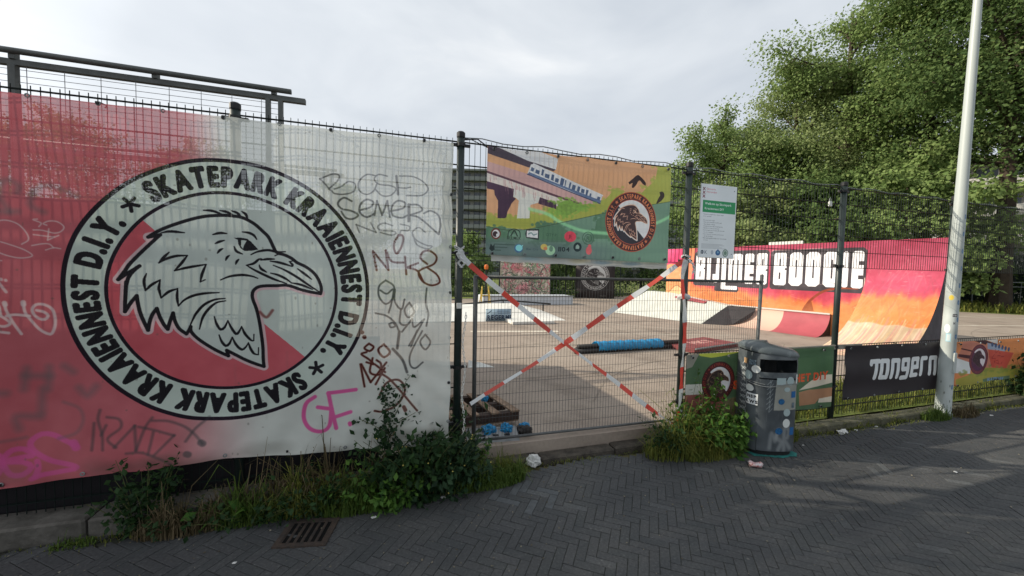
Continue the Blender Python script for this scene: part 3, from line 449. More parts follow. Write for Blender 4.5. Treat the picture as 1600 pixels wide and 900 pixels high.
# ------------------------------------------------------------------ artwork
def crow_logo(cv, c, Rr, ring, line, txt, disc, half, crow, ink, halo, lw=.018, txt_bold=.05, simple=False):
    L = lambda p: np.array([(c[0] + x * Rr, c[1] + z * Rr) for x, z in p])
    cv.ell(c, Rr, Rr, line); cv.ell(c, Rr * .972, Rr * .972, ring)
    cv.ell(c, Rr * .757, Rr * .757, line); cv.ell(c, Rr * .734, Rr * .734, disc)
    # lower left half of the disc
    h = T['half']; a, b = np.array(h[0]), np.array(h[-1]); d = (b - a) / np.linalg.norm(b - a)
    ta, tb = math.atan2(a[1], a[0]), math.atan2(b[1], b[0]) + 2 * math.pi
    arc = [(.734 * math.cos(t), .734 * math.sin(t)) for t in np.linspace(ta, tb, 60)]
    cv.poly(L([h[0], h[1]][:1] + arc + [h[3], h[2]]), half)
    outl = []
    for sg in T['crow_out']:
        q = smooth_line(sg, .02) if len(sg) > 2 else np.array(sg); outl += list(q)
    outl = np.array(outl)
    if halo is not None:
        for sg in T['crow_out'][1:-1]:
            cv.stroke(L(sg), .062 * Rr, halo)
    cv.poly(L(outl), crow)
    for sg in T['crow_out']: cv.stroke(L(sg), lw * 1.15 * Rr, ink)
    for sg in T['crow_in']: cv.stroke(L(sg), lw * .9 * Rr, ink, taper=(.45, .45))
    cv.poly(L(T['eye']), ink); cv.poly(L(T['eyew']), crow)
    for k in (0, 180):
        cv.arc_text('SKATEPARK KRAAIENNEST D.I.Y.', c, Rr * .795, 125 - k, -37 - k, Rr * .142, txt, .0, fat=Rr * .0105 * txt_bold / .05)
        sc = (c[0] + Rr * .865 * math.cos(R(134 - k)), c[1] + Rr * .865 * math.sin(R(134 - k)))
        for j in range(5):
            t = R(134 - k + 72 * j); cv.stroke([sc, (sc[0] + Rr * .05 * math.cos(t), sc[1] + Rr * .05 * math.sin(t))], Rr * .024, txt)
WHT = (229, 232, 224); RED = (212, 112, 120); INK = (30, 28, 34)

def art_big():
    cv = Canvas(-3.62, .28, .56, 3.06, 430, WHT)
    X = cv.x0 + (np.arange(cv.w) + .5) / cv.ppm; Z = cv.z0 + (np.arange(cv.h) + .5) / cv.ppm
    zt = ((Z - .35) / 2.65)[:, None]
    cen = -1.33 * zt + (-1.30) * (1 - zt); wid = .15 * np.clip(zt, 0, 1) + .42 * (1 - np.clip(zt, 0, 1))
    f = np.clip((X[None, :] - cen) / (2 * wid) + .5, 0, 1); f = f * f * (3 - 2 * f)
    cv.a[:] = cv.a * f[..., None] + (np.array(RED, np.float32) / 255) * (1 - f[..., None])
    crow_logo(cv, (-1.16, 1.70), .979, (216, 229, 217), (34, 22, 36), INK, (216, 226, 217), (222, 104, 114), (217, 227, 219), INK, (232, 200, 202), lw=.0205, txt_bold=.06)
    cols = [(92, 92, 90), (96, 44, 36), (240, 106, 172), (244, 218, 216), (70, 74, 76), (126, 112, 114)]
    for c, w, soft, al, pts in T['graf']:
        cv.stroke(pts, w * (.8 if c == 5 else 1), cols[c], min(1, al * (1.35 if c in (2, 3, 5) else 1.2)), soft * (.5 if c in (2, 4, 5) else 1))
    cv.stroke([(p[0] * .979 - 1.16, p[1] * .979 + 1.70) for p in T['smear']], .02, (120, 50, 46), .7, .006)
    cv.mottle(.08, .6, 3); cv.mottle(.04, .12, 4); cv.speckle(.012, 5)
    r = np.random.RandomState(4)          # small dirt specks, wipes and drips
    for _ in range(160):
        x, z = r.uniform(-3.5, .5), r.uniform(.35, 3); cv.ell((x, z), r.uniform(.003, .009), r.uniform(.003, .012), (110, 104, 92), .35, .004)
    for _ in range(26):
        x = r.uniform(-3.4, .5); z = r.uniform(1.0, 2.9); cv.stroke([(x, z), (x + r.uniform(-.01, .01), z - r.uniform(.1, .5))], .012, (128, 122, 110), .10, .01)
    for _ in range(40):
        x = r.uniform(-3.5, .5); cv.ell((x, .36 + r.rand() * .12), r.uniform(.05, .2), r.uniform(.02, .07), (92, 86, 76), .16, .05)
    return cv

def art_gate():
    cv = Canvas(.77, 2.0, 2.81, 3.06, 520, (186, 140, 105)); B = T['gate']
    cv.poly(B['yg'], (142, 146, 70))
    r = np.random.RandomState(2)
    for _ in range(260):       # ragged leafy edge
        p = B['yg'][r.randint(0, len(B['yg']) - 3)]; cv.ell((p[0] + r.normal() * .04, p[1] + r.normal() * .015), .018, .012, (142, 148, 72), .7, .01)
    cv.poly(B['mauve'], (172, 138, 134)); cv.poly(B['lite'], (196, 176, 168)); cv.poly(B['dline'], (82, 56, 66))
    cv.poly(B['under'], (64, 46, 62)); cv.poly(B['dark2'], (64, 46, 62)); cv.poly(B['pil'], (196, 184, 176))
    for _ in range(40):
        x = r.uniform(.82, 1.5); z = np.interp(x, [.8, 1.6], [2.76, 2.5]) + r.uniform(-.05, .05)
        cv.stroke([(x, z), (x + .002, z - r.uniform(.02, .06))], .006, (120, 92, 96), .5, .004)
    cv.poly(B['roof'], (206, 200, 194)); cv.poly(B['dark1'], (62, 52, 62))
    for i in range(12):
        x = .92 + i * .047; zt = np.interp(x, [.8, 1.5], [3.03, 2.87]); cv.stroke([(x, zt + .09), (x, zt - .005)], .005, (140, 134, 132), .8, .002)
    cv.poly(B['train'], (206, 220, 230)); cv.poly(B['trainlow'], (84, 100, 128))
    for q in B['tw']: cv.poly(q, (70, 84, 108))
    cv.stroke([B['train'][2], B['train'][3]], .012, (222, 232, 238)); cv.stroke([B['train'][0], B['train'][4]], .010, (60, 66, 88))
    cv.poly(B['tree2'], (104, 132, 62))
    for _ in range(160):
        p = B['tree2'][r.randint(0, 8)]; cv.ell((p[0] + r.normal() * .05, p[1] + r.normal() * .018), .014, .010, (112, 146, 66), .7, .006)
    for _ in range(120): cv.ell((r.uniform(.8, 1.3), 2.33 + r.normal() * .02), .012, .016, (142, 146, 70), .8, .006)
    cv.poly(B['dg'], (98, 126, 108))
    for q in B['trees']:
        cv.poly(q, (76, 106, 84))
        for _ in range(120):
            p = q[r.randint(0, len(q))]; cv.ell((p[0] + r.normal() * .03, p[1] + r.normal() * .02), .016, .012, (76, 106, 84), .8, .004)
    w = cv.win((.77, 2.0), (2.8, 2.2)); g = np.clip((2.24 - w[2]) / .12, 0, 1) * np.clip((2.35 - w[1]) / .6, 0, 1); cv.paint(w[0], np.clip(g, 0, 1), (86, 100, 100), .8)
    for q in B['arc']: cv.stroke(q, .032, (132, 190, 140), .75, .008)
    e = B['dg']; cv.stroke([e[0], e[1], e[2], e[3], e[4]], .006, (60, 74, 50), .8)
    crow_logo(cv, (2.308, 2.418), .300, (58, 38, 40), (150, 66, 48), (224, 108, 74), (222, 226, 230), (44, 42, 48), (58, 44, 46), (206, 150, 128), (226, 220, 220), lw=.02, txt_bold=.03)
    cv.poly(smooth_line(B['fly'], .01), (48, 36, 36)); cv.poly(smooth_line(B['perch'], .01), (52, 44, 40))
    P = B['pts']
    c = P['rl']; cv.ell(c, .046, .050, (96, 52, 46)); cv.ell(c, .034, .036, (224, 222, 222)); cv.ell((c[0] - .006, c[1] - .004), .024, .026, (52, 40, 44)); cv.ell((c[0] + .016, c[1] - .012), .014, .014, (224, 222, 222))
    c = P['mt']; cv.stroke([(c[0] - .06, c[1] - .02), (c[0] - .05, c[1] + .03), (c[0], c[1] + .05), (c[0] + .05, c[1] + .03), (c[0] + .06, c[1] - .02)], .008, (40, 52, 46)); cv.stroke([(c[0] - .03, c[1] - .01), (c[0], c[1] + .035), (c[0] + .03, c[1] - .01)], .012, (40, 52, 46)); cv.text('BIJLMER', c[0], c[1] - .045, .026, (40, 52, 46), .01, center=True)
    c = P['tv']; cv.poly([(c[0] - .06, c[1] - .038), (c[0] + .065, c[1] - .05), (c[0] + .065, c[1] + .05), (c[0] - .06, c[1] + .042), (c[0] - .072, c[1])], (38, 44, 46)); cv.poly([(c[0] - .055, c[1] - .028), (c[0] + .055, c[1] - .034), (c[0] + .055, c[1] + .036), (c[0] - .055, c[1] + .03)], (206, 214, 214)); cv.stroke([(c[0] - .04, c[1]), (c[0] - .01, c[1] + .012), (c[0] + .01, c[1] - .006), (c[0] + .045, c[1] + .004)], .012, (110, 130, 130))
    c = P['txt']; cv.text('CITY·P', c[0], c[1] - .012, .026, (54, 78, 62), .0, center=True)
    c = P['red']; cv.ell(c, .062, .052, (186, 64, 78)); cv.text('JE', c[0], c[1] - .016, .034, (90, 40, 50), .0, center=True)
    c = P['circ']
    for q in (.060, .036): cv.stroke([(c[0] + q * math.cos(t), c[1] + q * math.sin(t)) for t in np.linspace(0, 6.3, 20)], .006, (58, 82, 70))
    cv.text('R', c[0], c[1] - .02, .038, (58, 82, 70), .0, center=True)
    c = P['drop']; cv.poly([(c[0] - .01, c[1] + .036), (c[0] + .008, c[1] + .012), (c[0] + .024, c[1] + .03), (c[0] + .026, c[1] - .02), (c[0], c[1] - .036), (c[0] - .024, c[1] - .014)], (36, 46, 46))
    c = P['t1']
    for i, w2 in enumerate((.19, .12, .06)): cv.stroke([(c[0] - .08, c[1] + .03 - i * .027), (c[0] - .08 + w2, c[1] + .03 - i * .027)], .009, (58, 76, 68), .8)
    cv.stroke([P['divt'], P['divb']], .004, (40, 50, 48))
    c = P['bird']; cv.ell(c, .042, .040, (60, 90, 120)); cv.ell((c[0] + .004, c[1] + .004), .034, .03, (120, 186, 220)); cv.poly([(c[0] + .02, c[1] + .02), (c[0] + .045, c[1] + .035), (c[0] + .03, c[1] + .0)], (120, 186, 220))
    cv.text('Blue', P['t2'][0] - .05, P['t2'][1] - .01, .02, (56, 74, 80), .0); cv.text('City', P['t2'][0] + .02, P['t2'][1] - .01, .02, (56, 74, 80), .0)
    c = P['fr']; cv.ell((c[0] - .045, c[1] + .02), .035, .028, (190, 164, 90)); cv.ell((c[0] + .02, c[1] - .01), .05, .046, (150, 196, 150)); cv.ell((c[0] + .028, c[1] + .006), .02, .028, (98, 126, 108)); cv.ell((c[0] - .03, c[1] + .006), .02, .016, (190, 120, 80))
    c = P['n1104']; cv.text('1104', c[0], c[1] - .02, .042, (34, 42, 44), .02, sx=1.25, center=True)
    c = P['star']; cv.ell(c, .043, .045, (34, 46, 48)); cv.poly([(c[0] - .018, c[1] - .018), (c[0] + .018, c[1] - .018), (c[0] + .02, c[1] + .01), (c[0], c[1] + .026), (c[0] - .02, c[1] + .01)], (130, 150, 140))
    c = P['xxx']; cv.ell((c[0] - .01, c[1]), .032, .04, (190, 86, 88)); cv.ell((c[0] - .004, c[1] + .04), .018, .022, (190, 86, 88))
    cv.a = np.clip(cv.a * 1.30 + .02, 0, .96); cv.mottle(.06, .4, 5); cv.speckle(.02, 6)
    return cv

def art_sign():
    cv = Canvas(0, 0, .50, .80, 900, (232, 238, 240))
    for k in range(3): 
        for d in (1, -1): cv.stroke([(.030, .745 - k * .040 + d * .013), (.056, .745 - k * .040 - d * .013)], .009, (130, 44, 60))
    cv.text('Gemeente', .075, .738, .020, (206, 70, 90), .0); cv.text('Amsterdam', .075, .706, .020, (206, 70, 90), .0)
    cv.poly([(.035, .495), (.485, .495), (.485, .625), (.035, .625)], (16, 150, 86))
    cv.text('Welkom op Skatepark', .062, .578, .024, (236, 244, 240), .025); cv.text('Kraaiennest DIY', .062, .525, .024, (236, 244, 240), .025)
    r = np.random.RandomState(3); z = .468
    def ln(x, txt, h=.0115): cv.text(txt, x, z, h, (86, 92, 96), .0)
    for txt in ('Skaten is op eigen risico. Volg de regels', 'en let op elkaar.', '', 'Hou je aan deze regels:', '• Geen afval achterlaten op het park', '• Geen alcohol en drugs', '• Draag altijd een helm en bescherming', '• Blijf niet stil staan op de banen', '• Ruim je spullen op en neem alles mee naar', '   huis als je weggaat', '• Geen fietsen en scooters op het terrein', '   van het skatepark', '• Maak geen geluidsoverlast voor omwonenden', '   en buren'):
        ln(.05, txt); z -= .0215
    for i in range(5): cv.stroke([(.04, .150 - i * .011), (.04 + r.uniform(.2, .36), .150 - i * .011)], .0035, (150, 156, 160), .8)
    cv.ell((.055, .062), .022, .02, (40, 56, 80)); cv.poly([(.03, .058), (.08, .058), (.08, .064), (.03, .064)], (214, 222, 226)); cv.text('K', .088, .042, .040, (40, 56, 80), .0)
    cv.ell((.19, .062), .018, .024, (180, 190, 200)); cv.ell((.27, .060), .034, .030, (36, 96, 150)); cv.poly([(.25, .07), (.29, .07), (.27, .105)], (36, 96, 150)); cv.ell((.27, .066), .014, .012, (120, 170, 200))
    cv.ell((.375, .060), .040, .042, (92, 120, 112)); cv.ell((.375, .060), .032, .034, (190, 206, 196)); cv.ell((.375, .060), .020, .022, (110, 140, 124))
    cv.mottle(.04, .2, 8); cv.speckle(.01, 2)
    return cv

def art_low_green():
    L = T['low']['g1']; Q = T['low']['p5']
    cv = Canvas(3.03, .22, 5.42, 1.07, 420, (78, 104, 76))
    cv.poly(L['yel'], (176, 186, 74)); cv.poly([(3.03, 1.07), (3.03, .86), (3.15, .89), (3.24, 1.03), (3.3, 1.07)], (140, 140, 128))
    cv.poly([(3.03, .70), (3.05, .699), (3.5, .69), (3.5, .575), (3.03, .585)], (196, 196, 188)); cv.poly([(3.03, .585), (3.36, .577), (3.6, .48), (4.4, .42), (4.4, .2), (3.03, .2)], (138, 82, 78))
    cv.poly([(3.6, .48), (4.5, .6), (4.5, .2), (3.6, .2)], (106, 98, 74))
    for q, c in (('green', (74, 108, 74)), ('w1', (206, 198, 180)), ('br', (162, 120, 90)), ('w2', (206, 198, 180))): cv.poly(Q[q], c)
    crow_logo(cv, (3.52, .70), .232, (74, 34, 36), (52, 26, 30), (170, 74, 62), (206, 208, 212), (66, 40, 40), (52, 42, 40), (150, 120, 100), None, lw=.018, txt_bold=.02)
    cv.text('SKATEPARK HET DIY', 3.74, .60, .092, (206, 84, 48), .05, rot=.02)
    cv.mottle(.07, .3, 7); cv.speckle(.02, 3); return cv

def art_tong():
    cv = Canvas(5.52, .28, 7.84, 1.06, 420, (46, 42, 46)); W = (206, 212, 216); z0, z1, w, sl = .575, .795, .062, .05
    def ln(x, pts):      # fat joined letters with a forward slant
        q = [(x + u * .150 + (v - .5) * sl, z0 + v * (z1 - z0)) for u, v in pts]
        for p0, p1 in zip(q, q[1:]): cv.stroke([p0, p1], w, W)
    x = 6.10; st = .206
    ln(x, [(-.25, .86), (-.25, 1), (.75, 1), (.45, 1), (.45, 0)]); x += st * .82
    ln(x, [(0, 0), (0, 1), (.75, 1), (.75, 0), (0, 0)]); x += st
    ln(x, [(0, 0), (0, 1), (.75, 1), (.75, 0)]); x += st
    ln(x, [(.75, .45), (0, .45), (0, 1), (.75, 1), (.75, -.08), (0, -.08)]); x += st
    ln(x, [(.75, 0), (0, 0), (0, 1), (.75, 1), (.75, .5), (.1, .5)]); x += st
    ln(x, [(0, 0), (0, 1), (.6, 1)]); x += st * .9
    ln(x, [(0, 0), (0, 1), (.75, 1), (.75, 0)]); x += st
    ln(x, [(0, 0), (0, 1)])
    cv.mottle(.03, .4, 9); cv.speckle(.012, 3); return cv

def art_third():
    L = T['low']['p7']; cv = Canvas(7.8, .28, 10.2, 1.06, 420, (206, 132, 84))
    cv.poly(L['or'], (214, 138, 84))
    for k, c in (('roofw', (206, 204, 200)), ('roofd', (64, 36, 40)), ('mau', (186, 122, 104)), ('d1', (76, 40, 44)), ('d2', (76, 40, 48)), ('red', (190, 84, 70)), ('yg', (154, 150, 70)), ('wh', (206, 212, 214)), ('train', (150, 160, 180)), ('gr', (92, 114, 88)), ('blue', (74, 114, 176))): cv.poly(L[k], c)
    for i in range(6): cv.ell((8.78 + i * .09, .93 - i * .018), .03, .035, (70, 86, 120))
    r = np.random.RandomState(5)
    for _ in range(14): 
        x, z = r.uniform(8.8, 9.1), r.uniform(.6, .84); cv.stroke([(x, z), (x + r.uniform(-.03, .1), z + r.uniform(-.05, .05))], .014, (140, 44, 44), .7)
    for _ in range(60): cv.ell((r.uniform(8, 10.1), .52 + r.normal() * .03), .04, .02, (120, 136, 66), .5, .01)
    cv.text('SKATEPARK', 8.72, .36, .05, (120, 150, 196), .02)
    crow_logo(cv, (8.468, .715), .226, (96, 46, 60), (70, 30, 46), (150, 80, 80), (210, 204, 210), (84, 46, 76), (60, 42, 48), (110, 80, 90), None, lw=.018, txt_bold=.0)
    cv.mottle(.07, .3, 2); cv.speckle(.02, 4); return cv

# ------------------------------------------------------------------ the ground
def sheet_poly(name, poly, z, M, kind='structure', skirt=None):
    n = len(poly); b = MB(); b.add([(x, y, z) for x, y in poly], [tuple(range(n))])
    if skirt: b.add([(x, y, z) for x, y in poly] + [(x, y, z - skirt) for x, y in poly], [(i, i + n, (i + 1) % n + n, (i + 1) % n) for i in range(n)])
    return b.build(name, M, kind=kind)
m_soil = mat('soil and weeds', S(92, 96, 62), .95, scale=.9, col2=S(112, 98, 72), coords='World', bump=.5)
sheet_poly('ground', [(-400, -400), (400, -400), (400, 400), (-400, 400)], -.04, m_soil)
m_verge = mat('verge grass', S(112, 124, 58), .95, scale=3, col2=S(88, 96, 48), coords='World', bump=.6)
sheet_poly('grass_verge', [(3.12, .0), (40, .0), (40, 1.2), (4.2, .9), (3.5, .3), (3.12, .2)], .09, m_verge)
sheet_poly('far_grass', [(-30, 17.6), (4, 18.6), (11.25, 19.4), (18.6, 21.7), (23, 18.2), (29.4, 9.3), (31.6, 7.0), (36, 1.8), (60, 1.8), (90, 60), (40, 110), (-60, 110)], .14, m_verge)
# skatepark concrete: pale, stained, with faint joints
def concrete_mat():
    M = mat('skatepark concrete', S(155, 143, 131), .85, scale=.35, col2=S(139, 126, 115), coords='World', bump=.15)
    t = M.node_tree; b = t.nodes['Principled BSDF']; src = b.inputs['Base Color'].links[0].from_socket
    g = N(t, 'ShaderNodeNewGeometry')
    n1 = N(t, 'ShaderNodeTexNoise'); n1.inputs['Scale'].default_value = 1.1; n1.inputs['Detail'].default_value = 8; n1.inputs['Roughness'].default_value = .7
    t.links.new(g.outputs['Position'], n1.inputs['Vector'])
    r1 = ramp(t, [(.33, (.62, .60, .58)), (.47, (.97, .97, .96)), (.70, (1.12, 1.11, 1.10))], n1.outputs[0])
    mm = N(t, 'ShaderNodeMix', data_type='RGBA', blend_type='MULTIPLY'); mm.inputs[0].default_value = .8
    t.links.new(src, mm.inputs[6]); t.links.new(r1.outputs[0], mm.inputs[7])
    n3 = N(t, 'ShaderNodeTexNoise'); n3.inputs['Scale'].default_value = 34; n3.inputs['Detail'].default_value = 3
    t.links.new(g.outputs['Position'], n3.inputs['Vector'])
    r3 = ramp(t, [(.3, (.8, .8, .8)), (.6, (1.05, 1.05, 1.05))], n3.outputs[0])
    m2 = N(t, 'ShaderNodeMix', data_type='RGBA', blend_type='MULTIPLY'); m2.inputs[0].default_value = .5
    t.links.new(mm.outputs[2], m2.inputs[6]); t.links.new(r3.outputs[0], m2.inputs[7])
    t.links.new(m2.outputs[2], b.inputs['Base Color'])
    return M
m_conc = concrete_mat()
slab = sheet_poly('concrete_slab', [(-9, .20), (.45, .20), (.5, .17), (3.12, .17), (3.5, .32), (4.2, .92), (36, 1.25), (31.4, 7.2), (29.2, 9.5), (22.8, 18.4), (18.6, 21.9), (11.25, 19.6), (4, 18.8), (-9, 17.8)], .16, m_conc, skirt=.3)
# faded painted lines on the slab
m_line = mat('worn white line paint', S(206, 200, 186), .8, scale=2.2, col2=S(190, 178, 160), coords='World')
def ground_line(pts, w, z=.164):
    b = MB(); p = [Vector((x, y, z)) for x, y in pts]
    for a, c in zip(p, p[1:]):
        d = (c - a).normalized(); s_ = Vector((-d.y, d.x, 0)) * w / 2; b.add([a - s_, c - s_, c + s_, a + s_], [(0, 1, 2, 3)])
    return b.build('painted_line', m_line, slab)
ground_line([(2.1, 7.1), (4.6, 6.7)], .22); ground_line([(3.4, 6.5), (6.6, 5.9), (9.3, 5.2)], .05)
ground_line([(20.0, 5.6), (31.0, 3.4)], .12); ground_line([(24, 8.5), (30.5, 5.4)], .10)
ground_line([(5.0, 9.6), (9.6, 5.6)], .04)
m_line = mat('slab joint', S(132, 121, 110), .9, noise=.3, scale=3, coords='World')
for p in ([(-2, 2.3), (12, 2.5)], [(-2, 6.3), (11.3, 6.4)], [(6.4, 1.2), (6.9, 19)], [(-2, 10.4), (9, 10.6)], [(14.6, 1.3), (30, 5.2)], [(18, 1.3), (26, 12)]): ground_line(p, .016)
m_line = mat('wheel marks', S(140, 128, 116), .9, noise=.3, scale=2, coords='World')
for p in ([(2.6, 1.1), (3.6, 2.2), (5.4, 3.0), (8.8, 3.2)], [(2.0, 4.6), (4.6, 5.6), (7.4, 6.9)], [(3.2, 5.0), (4.9, 4.8), (8.6, 6.2)], [(15, 2.5), (20, 4.6), (28, 5.0)]): ground_line([tuple(q) for q in smooth_line(p, .25)], .028, .162)


# kerbs
m_kerb = mat('kerb concrete', S(112, 108, 102), .9, scale=5, col2=S(76, 73, 68), coords='World', bump=.8)
kerb = thing('kerb', None, None); kerb['kind'] = 'structure'
def kerb_run(x0, x1, y0, y1, h, step):
    x = x0
    while x < x1 - .02:
        e = min(x + step, x1); z = h + rng.uniform(-.006, .006); dy = rng.uniform(-.008, .008)
        b = MB(); b.box(x + .006, e - .006, y0 + dy, y1 + dy, -.2, z, bev=.014); b.build('kerb_stone', m_kerb, kerb); x = e
kerb_run(-5.0, .58, -.135, .095, .135, 1.0)
m_kerb = mat('dark rough kerb', S(84, 78, 70), .95, scale=12, col2=S(58, 54, 49), coords='World', bump=1.0)
kerb_run(.58, 3.1, .02, .165, .055, .84)
m_kerb = MATS['kerb concrete']
m_kerb = mat('mossy kerb', S(100, 98, 82), .95, scale=6, col2=S(66, 66, 50), coords='World', bump=1.0)
kerb_run(3.1, 14.0, -.17, -.01, .085, 1.0)
m_kerb = MATS['kerb concrete']

# brick pavement in herringbone, laid at 45 degrees to the fence
def brick_tex_mat():
    M = mat('paving far', S(58, 57, 52), .9, scale=2.2, col2=S(48, 54, 38), coords='World'); t = M.node_tree
    b = t.nodes['Principled BSDF']; src = b.inputs['Base Color'].links[0].from_socket
    g = N(t, 'ShaderNodeNewGeometry'); mp2 = N(t, 'ShaderNodeMapping'); mp2.inputs['Rotation'].default_value = (0, 0, R(45))
    t.links.new(g.outputs['Position'], mp2.inputs[0])
    bt = N(t, 'ShaderNodeTexBrick'); bt.inputs['Scale'].default_value = 1; bt.inputs['Brick Width'].default_value = .2; bt.inputs['Row Height'].default_value = .1; bt.inputs['Mortar Size'].default_value = .006
    bt.inputs['Color1'].default_value = (1, 1, 1, 1); bt.inputs['Color2'].default_value = (.75, .75, .75, 1); bt.inputs['Mortar'].default_value = (.3, .3, .3, 1)
    t.links.new(mp2.outputs[0], bt.inputs['Vector'])
    mm = N(t, 'ShaderNodeMix', data_type='RGBA', blend_type='MULTIPLY'); mm.inputs[0].default_value = 1
    t.links.new(src, mm.inputs[6]); t.links.new(bt.outputs[0], mm.inputs[7]); t.links.new(mm.outputs[2], b.inputs['Base Color'])
    return M
pave = sheet_poly('pavement', [(-30, -30), (60, -30), (60, -.1), (-30, -.1)], -.0055, brick_tex_mat())
def paving_mat(name, island):
    M = bpy.data.materials.new(name); M.use_nodes = True; t = M.node_tree; b = t.nodes['Principled BSDF']
    g = N(t, 'ShaderNodeNewGeometry')
    if island: f = g.outputs['Random Per Island']
    else: f = N(t, 'ShaderNodeObjectInfo').outputs['Random']
    r0 = ramp(t, [(0, S(66, 68, 69)), (.5, S(69, 70, 71)), (.96, S(72, 73, 74)), (1.0, S(82, 84, 85))], f)
    n1 = N(t, 'ShaderNodeTexNoise'); n1.inputs['Scale'].default_value = .9; n1.inputs['Detail'].default_value = 7; n1.inputs['Roughness'].default_value = .65
    t.links.new(g.outputs['Position'], n1.inputs['Vector'])
    r1 = ramp(t, [(.30, (.76, .76, .77)), (.5, (1, 1, 1)), (.72, (1.35, 1.31, 1.24))], n1.outputs[0])
    m1 = N(t, 'ShaderNodeMix', data_type='RGBA', blend_type='MULTIPLY'); m1.inputs[0].default_value = 1
    t.links.new(r0.outputs[0], m1.inputs[6]); t.links.new(r1.outputs[0], m1.inputs[7])
    # trodden-in gum, grit and dust
    v = N(t, 'ShaderNodeTexVoronoi'); v.inputs['Scale'].default_value = 7; t.links.new(g.outputs['Position'], v.inputs['Vector'])
    r2 = ramp(t, [(.0, .85), (.055, .7), (.085, 0)], v.outputs['Distance'])
    n4 = N(t, 'ShaderNodeTexNoise'); n4.inputs['Scale'].default_value = 60; n4.inputs['Detail'].default_value = 4; t.links.new(g.outputs['Position'], n4.inputs['Vector'])
    r4 = ramp(t, [(.30, (.75, .75, .75)), (.62, (1.15, 1.15, 1.15)), (.74, (1.9, 1.85, 1.75))], n4.outputs[0])
    m4 = N(t, 'ShaderNodeMix', data_type='RGBA', blend_type='MULTIPLY'); m4.inputs[0].default_value = .85
    t.links.new(m1.outputs[2], m4.inputs[6]); t.links.new(r4.outputs[0], m4.inputs[7])
    m2 = N(t, 'ShaderNodeMix', data_type='RGBA'); t.links.new(m4.outputs[2], m2.inputs[6]); m2.inputs[7].default_value = (*S(104, 102, 100), 1)
    wn2 = N(t, 'ShaderNodeTexWhiteNoise'); t.links.new(v.outputs['Position'], wn2.inputs['Vector'])
    lt = N(t, 'ShaderNodeMath', operation='LESS_THAN'); t.links.new(wn2.outputs[0], lt.inputs[0]); lt.inputs[1].default_value = .28
    mu = N(t, 'ShaderNodeMath', operation='MULTIPLY'); t.links.new(lt.outputs[0], mu.inputs[0]); t.links.new(r2.outputs[0], mu.inputs[1])
    t.links.new(mu.outputs[0], m2.inputs[0])
    t.links.new(m2.outputs[2], b.inputs['Base Color']); b.inputs['Roughness'].default_value = .82; b.inputs['Specular IOR Level'].default_value = .25
    bp = N(t, 'ShaderNodeBump'); bp.inputs['Strength'].default_value = .35; bp.inputs['Distance'].default_value = .004
    t.links.new(n4.outputs[0], bp.inputs['Height']); t.links.new(bp.outputs[0], b.inputs['Normal'])
    return M
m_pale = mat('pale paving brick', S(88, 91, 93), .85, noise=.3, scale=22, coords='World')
m_pav1, m_pav2 = paving_mat('paving brick', False), paving_mat('paving brick mass', True)
